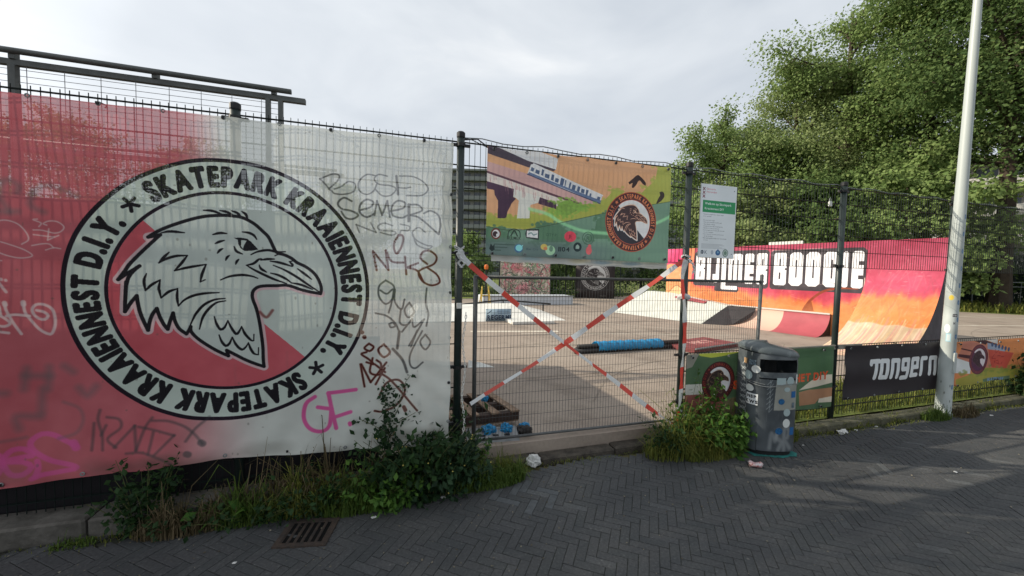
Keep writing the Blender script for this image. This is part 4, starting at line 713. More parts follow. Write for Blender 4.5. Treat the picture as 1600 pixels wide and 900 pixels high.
def lay_bricks():
    L, W, g, ch = .2, .2 / 3, .0035, .0035
    def shape(l, w):       # chamfered top and four sides
        a, b = l / 2 - g / 2, w / 2 - g / 2
        v = [(-a, -b, -.05), (a, -b, -.05), (a, b, -.05), (-a, b, -.05), (-a, -b, -ch * .6), (a, -b, -ch * .6), (a, b, -ch * .6), (-a, b, -ch * .6),
             (-a + ch, -b + ch, 0), (a - ch, -b + ch, 0), (a - ch, b - ch, 0), (-a + ch, b - ch, 0)]
        f = [(8, 9, 10, 11)] + [(i, (i + 1) % 4, (i + 1) % 4 + 4, i + 4) for i in range(4)] + [(i + 4, (i + 1) % 4 + 4, (i + 1) % 4 + 8, i + 8) for i in range(4)]
        return np.array(v), np.array(f)
    v0, f0 = shape(L, W)
    me = bpy.data.meshes.new('brick'); me.from_pydata([tuple(p) for p in v0], [], [tuple(q) for q in f0]); me.materials.append(m_pav1)
    c, s_ = math.cos(R(-37)), math.sin(R(-37)); items = []
    # lattice of the 2:1 herringbone: vectors (W,W) and (2L,0) -> here (0.1,0.1) and (0.4,0) with one pair per cell
    for r in range(-140, 240):
        for q in range(-60, 60):
            ox, oy = r * W + q * 2 * L, r * W
            items.append((ox + L / 2, oy + W / 2, 0))
            items.append((ox + L + W / 2, oy + W - L / 2, 1))
    out = []
    for x, y, k in items:
        X, Y = x * c - y * s_ + 1.0, x * s_ + y * c - 1.0
        lim = -.145 if X < .55 else (.01 if X < 3.1 else -.18)
        if -3.6 < X < 13 and -3.2 < Y < lim - .02: out.append((X, Y, R(-37) + (math.pi / 2 if k else 0)))
    out.sort(key=lambda q: (Vector((q[0], q[1], 0)) - cam.location).length)
    fr = [p for p in out if in_view(p)]; rest = [p for p in out if not in_view(p)]
    near, rest = fr[:300], fr[300:] + rest
    for X, Y, a in near:
        o = bpy.data.objects.new('brick', me); COL.objects.link(o); o.parent = pave
        o.location = (X, Y, rng.gauss(0, .0009)); o.rotation_euler = (rng.gauss(0, .005), rng.gauss(0, .005), a + rng.gauss(0, .006))
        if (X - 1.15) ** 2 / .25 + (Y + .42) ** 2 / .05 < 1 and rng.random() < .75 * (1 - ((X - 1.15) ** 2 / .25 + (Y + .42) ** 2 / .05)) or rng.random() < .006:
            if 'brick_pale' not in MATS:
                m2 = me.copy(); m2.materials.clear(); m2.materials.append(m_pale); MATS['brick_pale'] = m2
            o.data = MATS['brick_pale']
    V, F = [], []
    for i, (X, Y, a) in enumerate(rest):
        M = Euler((rng.gauss(0, .005), rng.gauss(0, .005), a + rng.gauss(0, .006))).to_matrix(); Mn = np.array(M)
        V.append(v0 @ Mn.T + np.array([X, Y, rng.gauss(0, .0009)])); F.append(f0 + i * 12)
    np_mesh('brick_field', np.concatenate(V), np.concatenate(F), m_pav2, pave, kind='stuff')
def in_view(p):
    q = Vector((p[0], p[1], 0)) - cam.location; d = q.dot(fw)
    return d > .3 and abs(q.dot(rt2) / d) < 1.34 and abs(q.dot(up2) / d) < .76
lay_bricks()

# ------------------------------------------------------------------ fences
m_post = mat('dark green powder coat', S(34, 46, 44), .42, noise=.35, scale=14, spec=.5)
m_wire = mat('dark green wire', S(24, 32, 30), .6, spec=.15)
m_black = mat('black plastic', S(26, 26, 28), .5, spec=.4)
m_galv = mat('galvanised steel', S(142, 146, 146), .5, noise=.3, scale=20, metal=.35, spec=.5)
m_white = mat('white paint', S(214, 214, 208), .55, noise=.1, scale=5)
def fence_post(par, x, top=3.05, r=.034, cap=True):
    b = MB(); b.tube([(x, .0, .02), (x, 0, top)], r, 12); p = b.build('post', m_post, par, smooth=True)
    if cap: MB().lathe([(r * 1.05, top), (r * 1.12, top + .01), (r * 1.12, top + .045), (r * .8, top + .055)], (x, 0), 12).build('post_cap', m_black, p)
    for z in (top - .06, 2.05, 1.02, .5):
        MB().lathe([(r * 1.06, z - .014), (r * 1.25, z - .014), (r * 1.25, z + .014), (r * 1.06, z + .014)], (x, 0), 12).box(x - .085, x + .085, -.006, .018, z - .012, z + .012).build('clamp', m_black, p)
    return p
def mesh_panel(par, x0, x1, z0, z1, spike=.03, y=.012):
    seg = []; n = int(round((x1 - x0) / .05))
    for i in range(n + 1):
        x = x0 + (x1 - x0) * i / n; seg.append(((x, y, z0), (x, y, z1 + spike)))
    z = z1
    rods = []
    while z > z0 - .01:
        for dy in (-.009, .009): rods.append(((x0, y + dy, z), (x1, y + dy, z)))
        z -= .2
    r = [.0030] * len(seg) + [.0042] * len(rods)
    return wires('wire_mesh', seg + rods, r, m_wire, par, kind='stuff')
fence = thing('mesh_fence', 'dark green wire fence carrying the big red and white banner, left of the gate', 'fence', (0, 0, 0))
for x in (-3.62, -1.134, .57): fence_post(fence, x, 3.06)
mesh_panel(fence, -3.60, -1.15, .15, 3.03); mesh_panel(fence, -1.12, .55, .15, 3.03)
rf = thing('mesh_fence', 'green post and wire fence right of the gate, open between upper and lower mesh', 'fence', (0, 0, 0))
for x in (3.04, 5.42, 7.69, 9.96, 12.3): fence_post(rf, x, 3.05)
mesh_panel(rf, .60, 3.01, 2.03, 3.03)
for a, b_ in ((3.07, 5.39), (5.45, 7.66), (7.72, 9.93), (9.99, 12.3)):
    mesh_panel(rf, a, b_, 2.03, 3.03); mesh_panel(rf, a, b_, .12, 1.03, 0)
b = MB(); pts = []
for i in range(60):
    x = .57 + 11.7 * i / 59; sag = .015 * math.sin(i * 1.9); pts.append((x, .03, 3.075 + sag - .0035 * (x - .5)))
b.tube(pts, .005, 5).build('guy_cable', m_galv, rf)

# ------------------------------------------------------------------ banners
def ties(par, spots, y, eye=True):
    for i, (x, z) in enumerate(spots):
        if eye:
            b = MB(); n = 10
            for k in range(n):
                pass
            b.tube([(x + .011 * math.cos(t), y - .004, z + .011 * math.sin(t)) for t in np.linspace(0, 2 * math.pi, 11)], .0045, 5, cap=False); b.build('eyelet', m_galv, par)
        if i % 2 == 0:
            b = MB(); zz = z + .02 if z > 2 or (z > .9 and z < 1.1) else z - .02
            b.tube([(x, y - .008, z), (x + .008, y - .006, (z + zz) / 2), (x, .03, zz), (x - .006, .02, z)], .0045, 5).box(x - .008, x + .008, y - .018, y - .004, z - .008, z + .010); b.build('cable_tie', m_black, par)
cvb = art_big()
m_big = print_mat('printed mesh banner', cvb, .6, .25, cloth=.23, holes=.18)
def big_fx(u, v):
    X = -3.58 + u * 4.075
    zb = np.interp(X, [-3.6, -2.5, -1.28, -.6, .5], [.365, .385, .43, .405, .335]); zt = 2.99 + np.interp(X, [-3.6, -1.3, .5], [.0, .0, .012]) - .014 * abs(math.sin((X + .1) * math.pi / .52))
    Z = zb + (zt - zb) * v
    if u > .98: X += .006 * math.sin(Z * 9)
    y = -.060 + .010 * math.sin(X * 2.3 + 1) + .007 * math.sin(X * 5.1 + Z * 1.7) + .006 * math.sin(Z * 3.1 + X) + .0035 * math.sin(X * 13 + Z * 6) * (v > .0) + .004 * math.sin((X + Z * 1.6) * 17) * math.exp(-((u - .97) / .10) ** 2) + .005 * math.sin((X * 1.3 - Z) * 15) * math.exp(-((v - .02) / .14) ** 2) - .014 * (1 - v) ** 4 * (1 + .8 * math.sin(X * 7)) + .010 * v ** 6 * math.cos((X + .1) * 2 * math.pi / .52)
    return (X, y, Z), X, Z
big = thing('banner', 'large red and white skatepark banner with a round crow emblem and sprayed tags', 'banner')
sheet('fabric', cvb, m_big, 150, 70, big_fx, big)
m_hem = mat('banner hem webbing', S(196, 198, 192), .7, translu=.2)
ties(big, [(x, np.interp(x, [-3.6, .5], [2.965, 2.985])) for x in np.arange(-3.35, .5, .36)], -.056)
ties(big, [(x, np.interp(x, [-3.6, -2.5, -1.28, -.6, .5], [.365, .385, .43, .405, .335]) + .03) for x in np.arange(-3.3, .5, .42)], -.075)
ties(big, [(.485, z) for z in (2.55, 2.1, 1.7, 1.3, .9, .55)], -.055)

cvg = art_gate()
def gate_fx(u, v):
    X = .80 + u * 1.97; zt = np.interp(X, [.8, 2.77], [3.005, 3.015]) - .01 * abs(math.sin((X - .8) * math.pi / .49)); zb = np.interp(X, [.8, 2.77], [2.045, 2.015]); Z = zb + (zt - zb) * v
    return (X, -.05 + .006 * math.sin(X * 5) + .004 * math.sin(Z * 9 + X * 2), Z), X, Z
gb = thing('banner', 'banner above the gate with orange sky, metro train on a viaduct and crow emblem', 'banner')
sheet('fabric', cvg, print_mat('printed gate banner', cvg, .5, .3, cloth=.14, holes=.015), 50, 26, gate_fx, gb)
ties(gb, [(x, 2.985) for x in np.arange(.86, 2.8, .31)], -.055); ties(gb, [(x, 2.055) for x in np.arange(.86, 2.8, .31)], -.055)
b = MB(); b.tube([(.83, -.05, 2.98), (.72, .0, 3.07), (.6, 0, 3.05)], .006, 5); b.tube([(.83, -.05, 2.98), (.66, .0, 3.06), (.6, 0, 3.06)], .004, 5); b.build('tie_rope', m_black, gb)
cvw = Canvas(.80, 1.9, 2.85, 2.2, 200, (206, 206, 200)); cvw.mottle(.12, .2, 3)
for x, c in ((1.25, (150, 190, 200)), (2.0, (120, 150, 170)), (2.35, (110, 140, 160)), (1.75, (200, 190, 150))): cvw.ell((x, 2.0), .1, .02, c, .6, .02)
wb = sheet('banner', cvw, print_mat('white banner cloth', cvw, .6, .25, cloth=.2), 30, 3, lambda u, v: ((.86 + u * 1.92, -.02 + .004 * math.sin(u * 30), np.interp(u, [0, 1], [1.985, 1.955]) + v * .12 + .004 * math.sin(u * 40) * (1 - v)), .86 + u * 1.92, 1.96 + v * .12), label='white banner strip showing below the orange and green banner over the gate', cat='banner')

def low_banner(label, cv, x0, x1, zt, zb, amp, seed):
    t = thing('banner', label, 'banner')
    def fx(u, v):
        X = x0 + u * (x1 - x0); a = np.interp(u, [0, 1], zt); c = np.interp(u, [0, 1], zb); Z = c + (a - c) * v
        y = -.052 + amp * math.sin(X * 2.1 + seed) * .6 + amp * .55 * math.sin(Z * 15 + X * .9 + seed) * (1 if amp > .01 else .3) + amp * .3 * math.sin(X * 6 - Z * 5)
        return (X, y, Z + .006 * math.sin(X * 7 + seed) * (1 - v)), X, Z
    sheet('fabric', cv, print_mat(label[:20] + ' print', cv, .5, .35, cloth=.18), 60, 20, fx, t)
    ties(t, [(x, zt[0] - .03) for x in np.arange(x0 + .05, x1, .5)], -.075); ties(t, [(x, np.interp(x, [x0, x1], zb) + .03) for x in np.arange(x0 + .05, x1, .5)], -.075)
    return t
low_banner('low green banner with crow emblem and orange letters, behind the litter bin', art_low_green(), 3.07, 5.34, (1.03, 1.035), (.30, .26), .008, 1)
tg = low_banner('black low banner with white block letters, left of the lamp post', art_tong(), 5.56, 7.80, (1.03, 1.02), (.325, .345), .016, 2)
low_banner('orange low banner with a purple crow emblem and blue strip, right of the lamp post', art_third(), 7.86, 9.92, (1.0, 1.01), (.33, .40), .010, 3)
b = MB(); b.box(4.4, 5.9, -.03, -.008, .985, 1.045, bev=.004); b.build('board', mat('weathered board', S(150, 144, 132), .85, noise=.3, scale=9), rf)

cvs = art_sign()
sg_ = thing('sign', 'white municipal notice board with a green heading strip, hung on the wire fence', 'sign', (3.17, -.03, 2.09))
b = MB(); b.box(0, .50, 0, .006, 0, .80, bev=.002); b.build('backing_board', m_white, sg_)
sheet('sign_face', cvs, print_mat('printed sign face', cvs, .35, .5), 2, 2, lambda u, v: ((.004 + u * .492, -.003, .004 + v * .792), .004 + u * .492, .004 + v * .792), sg_)
sg_.rotation_euler = (0, .004, 0)
for x in (.04, .46):
    for z in (.05, .75): MB().tube([(x, -.006, z), (x, .05, z)], .006, 6).build('bolt', m_galv, sg_)

# ------------------------------------------------------------------ crossed barrier tape, site fence in the gate opening
sf = thing('site_fence_panel', 'grey wire site fence panel with a pipe frame closing the gate opening', 'fence panel', (0, 0, 0))
m_pipe = mat('grey fence pipe', S(96, 98, 98), .5, noise=.3, scale=12, metal=.3, spec=.5)
Yb = .25
MB().tube([(.785, Yb, .165), (.775, Yb, 1.84)], .021, 10).build('upright', m_pipe, sf, True)
MB().tube([(4.40, Yb, .12), (4.44, Yb, 1.92)], .021, 10).build('upright', m_pipe, sf, True)
MB().tube([(.76, Yb, 1.835), (2.6, Yb, 1.832), (4.46, Yb, 1.83)], .017, 8).build('top_rail', m_pipe, sf, True)
MB().tube([(.78, Yb, .20), (4.42, Yb, .18)], .014, 8).build('bottom_rail', m_pipe, sf, True)
seg = []; 
for i in range(104):
    x = .80 + 3.60 * i / 103; seg.append(((x, Yb, .2), (x + .002 * math.sin(i * 3.3), Yb, 1.83)))
for i in range(14):
    z = .30 + i * .118; seg.append(((.79, Yb - .003, z), (4.42, Yb - .003, z - .004)))
wires('wire_mesh', seg, .0018, mat('grey wire', S(70, 72, 72), .5, spec=.4), sf, kind='stuff')

m_tr, m_tw = mat('red barrier tape', S(222, 106, 92), .4, translu=.45), mat('white barrier tape', S(222, 224, 224), .4, translu=.35)
def tape(label, pts, width, stripe=.19, twist=()):
    """pts: centre line points (x,y,z); twist: list of (share of length, roll angle) for how the tape has rolled over"""
    q = [Vector(p) for p in smooth_line(pts, .02)]
    L = [0]
    for a, c in zip(q, q[1:]): L.append(L[-1] + (c - a).length)
    V, F, mi = [], [], []
    for i, p in enumerate(q):
        d = (q[min(i + 1, len(q) - 1)] - q[max(i - 1, 0)]).normalized(); u = L[i] / L[-1]
        a = np.interp(u, [t[0] for t in twist], [t[1] for t in twist]) if twist else 0
        n = Vector((0, 1, 0)); s_ = d.cross(n).normalized(); w = (s_ * math.cos(a) + n * math.sin(a)) * width / 2
        w2 = n * math.cos(a) * .006 * math.sin(u * 40)
        V += [p - w + w2, p + w - w2]
    for i in range(len(q) - 1):
        F.append((2 * i, 2 * i + 1, 2 * i + 3, 2 * i + 2)); mi.append(int((L[i] + .05) / stripe) % 2)
    o = np_mesh('barrier_tape', [tuple(v) for v in V], F, [m_tw, m_tr], None, False, mi=mi)
    md = o.modifiers.new('thickness', 'SOLIDIFY'); md.thickness = .0006
    return tag(o, label, 'tape', 'red and white tapes across the gate')
tape('red and white tape running from the left gate post down to the lower right', [(.575, -.05, 2.08), (.66, -.045, 1.95), (1.1, -.035, 1.60), (1.67, -.03, 1.165), (2.2, -.03, .785), (2.6, -.03, .49), (2.98, -.04, .24)], .050, .20, [(0, .9), (.05, .3), (.1, .1), (.33, .35), (.42, .7), (.50, .95), (.6, .85), (.72, .35), (.86, .2), (.92, 1.1), (1, 1.3)])
tape('red and white tape running from the lower left up to the right gate post', [(.70, .02, .66), (.9, .01, .78), (1.3, 0, 1.0), (1.66, -.01, 1.22), (2.2, -.02, 1.56), (2.6, -.03, 1.80), (2.9, -.04, 2.00), (3.0, -.04, 2.06)], .050, .20, [(0, 1.2), (.2, 1.36), (.32, 1.2), (.40, .5), (.6, .2), (.72, .6), (.85, 1.05), (1, .3)])
tape('red and white tape hanging down along the right gate post', [(3.0, -.05, 2.06), (2.96, -.055, 1.85), (3.0, -.06, 1.55), (3.02, -.06, 1.2), (3.0, -.06, .9), (3.0, -.06, .6), (2.97, -.06, .3)], .08, .24, [(0, .2), (.2, .5), (.4, .3), (.6, .6), (.8, .4), (1, .6)])
b = MB(); b.tube([(3.04 + .042 * math.cos(t), .042 * math.sin(t), 1.66 + .01 * math.sin(2 * t)) for t in np.linspace(0, 6.28, 13)], .03, 6, cap=False)
b.v = [(3.04 + (x - 3.04) * 1.0, y, 1.66 + (z - 1.66)) for x, y, z in b.v]
b.build('tape_wrap', m_tw, None, label='white tape wound round the right gate post', cat='tape')
def knot(x, z, seed, par):
    rr = random.Random(seed); b = MB()
    for k in range(3):
        zz = z + rr.uniform(-.03, .03); b.tube([(x + .044 * math.cos(t), .044 * math.sin(t), zz + .014 * math.sin(t * 2 + k)) for t in np.linspace(0, 6.28, 12)], .006, 4, cap=False)
    for k in range(2):
        p = [(x + rr.uniform(-.02, .02), -.05, z)]
        for j in range(4): p.append((p[-1][0] + rr.uniform(-.04, .05), -.055 - rr.uniform(0, .03), p[-1][2] - .04))
        w = .012
        for a_, c_ in zip(p, p[1:]): b.add([(a_[0] - w, a_[1], a_[2]), (a_[0] + w, a_[1] - .01, a_[2]), (c_[0] + w, c_[1], c_[2]), (c_[0] - w, c_[1] - .012, c_[2])], [(0, 1, 2, 3)])
    b.build('knot', m_tw, par)
TP = [o for o in COL.objects if o.name.startswith('barrier_tape')]
knot(.57, 2.08, 1, TP[0]); knot(3.04, 2.07, 2, TP[1]); knot(3.04, .42, 3, TP[2])
b = MB(); b.box(.548, .592, -.044, -.036, 1.555, 1.605, bev=.002); b.build('sticker', m_white, None, label='small white square sticker on the left gate post', cat='sticker')
# white chain hanging down the left gate post
ch = thing('chain', 'white plastic chain hanging down the left gate post', 'chain', (.62, -.045, .4)); 
lk = MB(); lk.tube([(.008 * math.cos(t), 0, .017 * math.sin(t)) for t in np.linspace(0, 6.28, 9)], .0035, 5, cap=False)
lm = None
for i in range(42):
    if lm is None: o = lk.build('link', m_white, ch); lm = o
    else: o = lm.copy(); COL.objects.link(o)
    o.location = (.012 * math.sin(i * .35), .002 * math.sin(i), i * .027); o.rotation_euler = (0, .15 * math.sin(i), (i % 2) * 1.57)

# padlock on the upper mesh
pl_ = thing('padlock', 'small white padlock hanging on the wire left of the second right-hand post', 'padlock', (5.16, -.02, 2.84))
MB().box(-.022, .022, -.012, .012, -.06, 0, bev=.004).build('body', m_white, pl_)
MB().tube([(-.014, 0, 0), (-.014, 0, .03), (0, 0, .045), (.014, 0, .03), (.014, 0, 0)], .004, 6).build('shackle', m_galv, pl_)

# ------------------------------------------------------------------ litter bin
def art_bin():
    cv = Canvas(0, 0, 2.0, 1.2, 420, (74, 80, 84)); cv.mottle(.10, .25, 4); r = np.random.RandomState(8)
    for _ in range(90): cv.stroke([(r.uniform(0, 2), r.uniform(0, 1.2)) for _ in range(1)] * 1 + [(r.uniform(0, 2), r.uniform(0, 1.2))], .001, (74, 80, 84), 0)
    for _ in range(120):
        x, z = r.uniform(0, 2), r.uniform(0, 1.15); cv.stroke([(x, z), (x + r.uniform(-.01, .01), z - r.uniform(.02, .14))], .006, (112, 116, 116), .35, .004)
    # grey painted-over field, white marker scribbles and a pale tag low down (front is around x = 1.0)
    cv.poly([(.93, .52), (1.26, .53), (1.26, .84), (.95, .86)], (154, 154, 144), .9); cv.mottle(.05, .1, 6)
    for k in range(9):
        z = .98 - k * .066; cv.stroke([(.48 + r.uniform(-.02, .02), z), (.55, z + .04), (.60, z - .01), (.53, z - .05), (.47, z - .03), (.57, z - .06)], .010, (190, 196, 194), .75, .003)
    for k in range(7):
        z = .86 - k * .055; cv.stroke([(.84, z), (.88, z + .03), (.87, z - .03), (.91, z + .01)], .008, (160, 168, 168), .6, .003)
    for q in ([(.90, .10), (.92, .26), (.97, .18), (1.0, .30)], [(1.02, .30), (.98, .22), (1.06, .17), (1.02, .08)], [(1.10, .08), (1.10, .32), (1.16, .30), (1.14, .22), (1.10, .2), (1.18, .10)]): cv.stroke(q, .05, (150, 154, 154), .55, .015)
    cv.text('NSP', .68, .70, .035, (150, 60, 60), .0, al=0)
    return cv
cvn = art_bin()
m_binp = print_mat('scuffed bin paint', cvn, .42, .5)
bin_ = thing('litter_bin', 'dark grey street litter bin covered in stickers and scribbles by the right gate post', 'litter bin', (3.95, -.27, 0), math.atan2(-.94, -.30) + math.pi / 2)
def bin_pt(a, z, off=0.0):      # a: angle from the front (-y), positive to the viewer's right
    ca, sa = math.sin(a), -math.cos(a); e = 3.2
    k = (abs(ca / .285) ** e + abs(sa / .25) ** e) ** (-1 / e)
    f = 1.0 if z < 1.08 else 1 - .10 * ((z - 1.08) / .10) ** 2
    return Vector((ca * (k * f + off), sa * (k * f + off), z))
def bin_surf(name, a0, a1, z0, z1, na, nz, M, par, off=0.0, cv=None, top=None):
    V, UV, F = [], [], []
    for j in range(nz + 1):
        for i in range(na + 1):
            a = a0 + (a1 - a0) * i / na; z = z0 + (z1 - z0) * j / nz
            if top and j == nz: z = top(a)
            V.append(tuple(bin_pt(a, z, off))); UV.append((1.0 + a / math.pi * .98, z))
    for j in range(nz):
        for i in range(na): F.append((j * (na + 1) + i, j * (na + 1) + i + 1, (j + 1) * (na + 1) + i + 1, (j + 1) * (na + 1) + i))
    o = np_mesh(name, V, F, M, par, True)
    if cv:
        uv = o.data.uv_layers.new(name='UVMap'); UV = np.array(UV, np.float32); UV[:, 0] = UV[:, 0] / (cv.x1 - cv.x0); UV[:, 1] /= (cv.z1 - cv.z0)
        uv.data.foreach_set('uv', UV[np.array(F).ravel()].ravel())
    return o
oa = .80            # half width (angle) of the front opening
m_bin = mat('bin grey', S(72, 78, 82), .42, noise=.35, scale=9, spec=.5, col2=S(96, 102, 104))
m_bind = mat('bin inside', S(24, 25, 26), .8)
bin_surf('body', -math.pi, -oa, .05, 1.14, 30, 10, m_binp, bin_, cv=cvn); bin_surf('body', oa, math.pi, .05, 1.14, 30, 10, m_binp, bin_, cv=cvn)
dr = bin_surf('door', -oa, oa, .06, .86, 20, 10, m_binp, bin_, off=.004, cv=cvn)
bin_surf('opening_frame', -oa, oa, .875, .94, 20, 2, m_bin, bin_, off=.006); bin_surf('opening_frame', -oa, oa, 1.08, 1.15, 20, 2, m_bin, bin_, off=.006)
b = MB(); n = 24
ring = [[bin_pt(-oa + 2 * oa * i / n, z, o_) for i in range(n + 1)] for z, o_ in ((.94, .0), (.90, -.20), (1.10, -.20), (1.09, .0))]
for a_, c_ in zip(ring, ring[1:]):
    for i in range(n): b.add([a_[i], a_[i + 1], c_[i + 1], c_[i]], [(0, 1, 2, 3)])
b.build('opening', m_bind, bin_)
for s_ in (-1, 1):
    b = MB(); b.add([bin_pt(s_ * oa, .06, .006), bin_pt(s_ * oa, 1.14, .006), bin_pt(s_ * oa * .985, 1.14, .006), bin_pt(s_ * oa * .985, .06, .006)], [(0, 1, 2, 3)]); b.build('door_gap', m_bind, bin_)
b = MB(); n = 40; prev = None
prof = [(1.0, 1.125, .008), (1.0, 1.15, .010), (.97, 1.18, 0), (.85, 1.205, 0), (.5, 1.222, 0), (.05, 1.226, 0)]
vs, fs = [], []
for k_, z, o_ in prof:
    for i in range(n):
        p = bin_pt(2 * math.pi * i / n, 1.05, o_); vs.append((p.x * k_, p.y * k_, z - .03 * (p.x / .28) - .015 * (p.y / .25) * 0))
for j in range(len(prof) - 1):
    for i in range(n): fs.append((j * n + i, j * n + (i + 1) % n, (j + 1) * n + (i + 1) % n, (j + 1) * n + i))
fs.append(tuple(range((len(prof) - 1) * n, len(prof) * n))); b.add(vs, fs); b.build('lid', mat('scuffed bin lid', S(72, 80, 82), .38, scale=7, spec=.6, col2=S(124, 132, 132), lo=.52, hi=.78), bin_, True)
b = MB(); vs, fs = [], []
for k_, z in ((.90, -.01), (.90, .05), (.97, .055), (.97, .075)):
    for i in range(n): p = bin_pt(2 * math.pi * i / n, .5); vs.append((p.x * k_, p.y * k_, z))
for j in range(3):
    for i in range(n): fs.append((j * n + i, j * n + (i + 1) % n, (j + 1) * n + (i + 1) % n, (j + 1) * n + i))
b.add(vs, fs); b.build('plinth', mat('bin plinth', S(30, 32, 34), .7), bin_)
m_teal = mat('teal paint on the paving', S(52, 128, 122), .8, noise=.35, scale=14)
b = MB()
for i in range(n):
    pass
pts = []
for i in range(n):
    p = bin_pt(2 * math.pi * i / n, .5); k_ = 1.10 + .06 * math.sin(i * 1.3) + .04 * math.sin(i * 2.9); pts.append((p.x * k_, p.y * k_, .006))
b.add(pts, [tuple(range(n))]); b.build('painted_foot', m_teal, bin_)
# stickers: curved patches on the bin
def sticker(a, z, w, h, M, rnd=True, txt=None, lab=None):
    V, F = [], []; nn = 5
    if rnd:
        V.append(tuple(bin_pt(a, z, .0075)))
        for i in range(16):
            t = 2 * math.pi * i / 16; V.append(tuple(bin_pt(a + w / 2 / .27 * math.cos(t), z + h / 2 * math.sin(t), .0075)))
        b = MB(); b.add(V, [(0, 1 + i, 1 + (i + 1) % 16) for i in range(16)]); o = b.build('sticker', M, bin_)
    else:
        o = bin_surf('sticker', a - w / 2 / .27, a + w / 2 / .27, z - h / 2, z + h / 2, nn, 1, M, bin_, off=.0075)
        if txt:
            uv = o.data.uv_layers.new(name='UVMap'); uu = []
            for p in o.data.polygons:
                for v in p.vertices: uu += [(v % (nn + 1)) / nn, v // (nn + 1)]
            uv.data.foreach_set('uv', uu)
    if lab: o['label'] = lab
m_sw, m_sb, m_sp = mat('white vinyl', S(206, 210, 206), .4), mat('blue vinyl', S(40, 100, 148), .5, noise=.45, scale=40), mat('pale vinyl', S(160, 176, 176), .4)
cvk = Canvas(0, 0, .13, .13, 900, (216, 220, 220)); cvk.text('NSP', .065, .078, .034, INK, .05, sx=1.1, center=True); cvk.text('KWS', .065, .018, .034, INK, .05, sx=1.05, center=True)
sticker(-1.02, .62, .115, .125, print_mat('sticker print', cvk, .4), False, True, 'white square sticker with black capitals')
m_sk = mat('black vinyl', S(26, 34, 46), .4, noise=.3, scale=60, col2=S(120, 140, 150))
cvl = Canvas(0, 0, .1, .1, 700, (40, 96, 150)); cvl.stroke([(.02, .03), (.05, .08), (.08, .02), (.03, .06), (.07, .07)], .012, (200, 214, 220))
m_sl = print_mat('scribbled sticker print', cvl, .4)
for a, z, w, h, M, rd in ((-1.05, 1.03, .07, .055, m_sk, False), (-1.38, 1.03, .045, .06, mat('orange vinyl', S(214, 170, 120), .4), False), (-.92, .96, .085, .085, m_sw, True), (-1.2, .88, .095, .1, m_sp, True), (-1.12, .74, .09, .08, m_sw, True),
    (.05, .845, .11, .075, m_sp, False), (.45, .85, .085, .095, m_sp, True), (.76, .87, .03, .1, m_sw, False), (.32, .755, .07, .05, m_sp, True), (.1, .62, .075, .065, m_sb, True), (.62, .70, .055, .07, m_sl, False), (.62, .58, .03, .06, m_sk, False), (.36, .50, .08, .085, m_sp, True), (.36, .38, .085, .1, m_sw, True), (.05, .29, .09, .075, m_sb, True), (.62, .29, .05, .085, m_sl, False)): sticker(a, z, w, h, M, rd)
bin_.scale = (.90, .90, .955)
b = MB(); b.tube([bin_pt(a, .80 + .02 * math.sin(a * 3), .012) for a in np.linspace(-2.2, .9, 24)], .004, 5); b.tube([bin_pt(a, .86 - .04 * (a + 2), .014) for a in np.linspace(-2.0, -.6, 12)], .003, 5); b.build('wire_strap', m_galv, bin_)

# ------------------------------------------------------------------ lamp post
lp = thing('lamp_post', 'tall pale tapered lamp post with round blue sticker marks, in front of the right fence', 'lamp post', (7.42, -.16, 0))
lp.rotation_euler = (0, R(.9), 0)
cvp = Canvas(0, 0, .8, 3.0, 260, (166, 173, 170)); cvp.mottle(.14, .3, 4); r_ = np.random.RandomState(3)
for k, z in enumerate((.55, .9, 1.22, 1.52)): pass
for k in range(11):
    z = .42 + k * .235; cvp.ell((.525 + .01 * math.sin(k * 2), z), .024, .034, (70, 104, 140), .95, .006); cvp.ell((.525, z), .012, .014, (120, 150, 180), .8, .006)
cvp.ell((.385, 1.66), .042, .035, (206, 178, 60), .95, .01); cvp.poly([(.43, 1.395), (.52, 1.395), (.52, 1.435), (.43, 1.435)], (40, 40, 44)); cvp.text('VAK', .438, 1.403, .024, (220, 220, 220), .02)
cvp.text('M', .45, 1.29, .035, (90, 92, 96), .02); cvp.ell((.36, 1.23), .05, .06, (226, 228, 226)); cvp.stroke([(.32, 1.2), (.39, 1.25)], .008, (170, 180, 180))
cvp.poly([(.35, 1.05), (.43, 1.05), (.43, 1.16), (.35, 1.16)], (150, 196, 210)); cvp.poly([(.36, 1.06), (.42, 1.06), (.42, 1.15), (.36, 1.15)], (196, 206, 206))
for k in range(7): cvp.stroke([(.26, 2.7 - k * .19), (.40, 2.66 - k * .19), (.52, 2.60 - k * .19)], .006, (120, 128, 126), .6, .003)
for _ in range(60): x, z = r_.uniform(0, .8), r_.uniform(0, 1.2); cvp.stroke([(x, z), (x, z - r_.uniform(.03, .2))], .01, (150, 152, 140), .3, .006)
for _ in range(14): cvp.ell((r_.uniform(.2, .6), r_.uniform(.1, .5)), .01, .018, (84, 86, 80), .7, .006)
def lamp_r(z): return .084 - .0070 * z
def lamp_fx(u, v):
    z = v * 9.0; a = u * 2 * math.pi; return ((lamp_r(z) * math.cos(a + .42), lamp_r(z) * math.sin(a + .42), z), u * .8, min(z, 2.99))
sheet('pole', cvp, print_mat('pale lamp paint', cvp, .45, .5), 28, 40, lamp_fx, lp)
MB().lathe([(.096, 0), (.096, .04), (.086, .05)], (0, 0), 24).build('foot_collar', mat('collar', S(120, 122, 118), .7), lp)
MB().box(-.03, .03, -.088, -.07, .62, .90, bev=.004).build('service_hatch', mat('hatch', S(176, 182, 178), .5), lp)
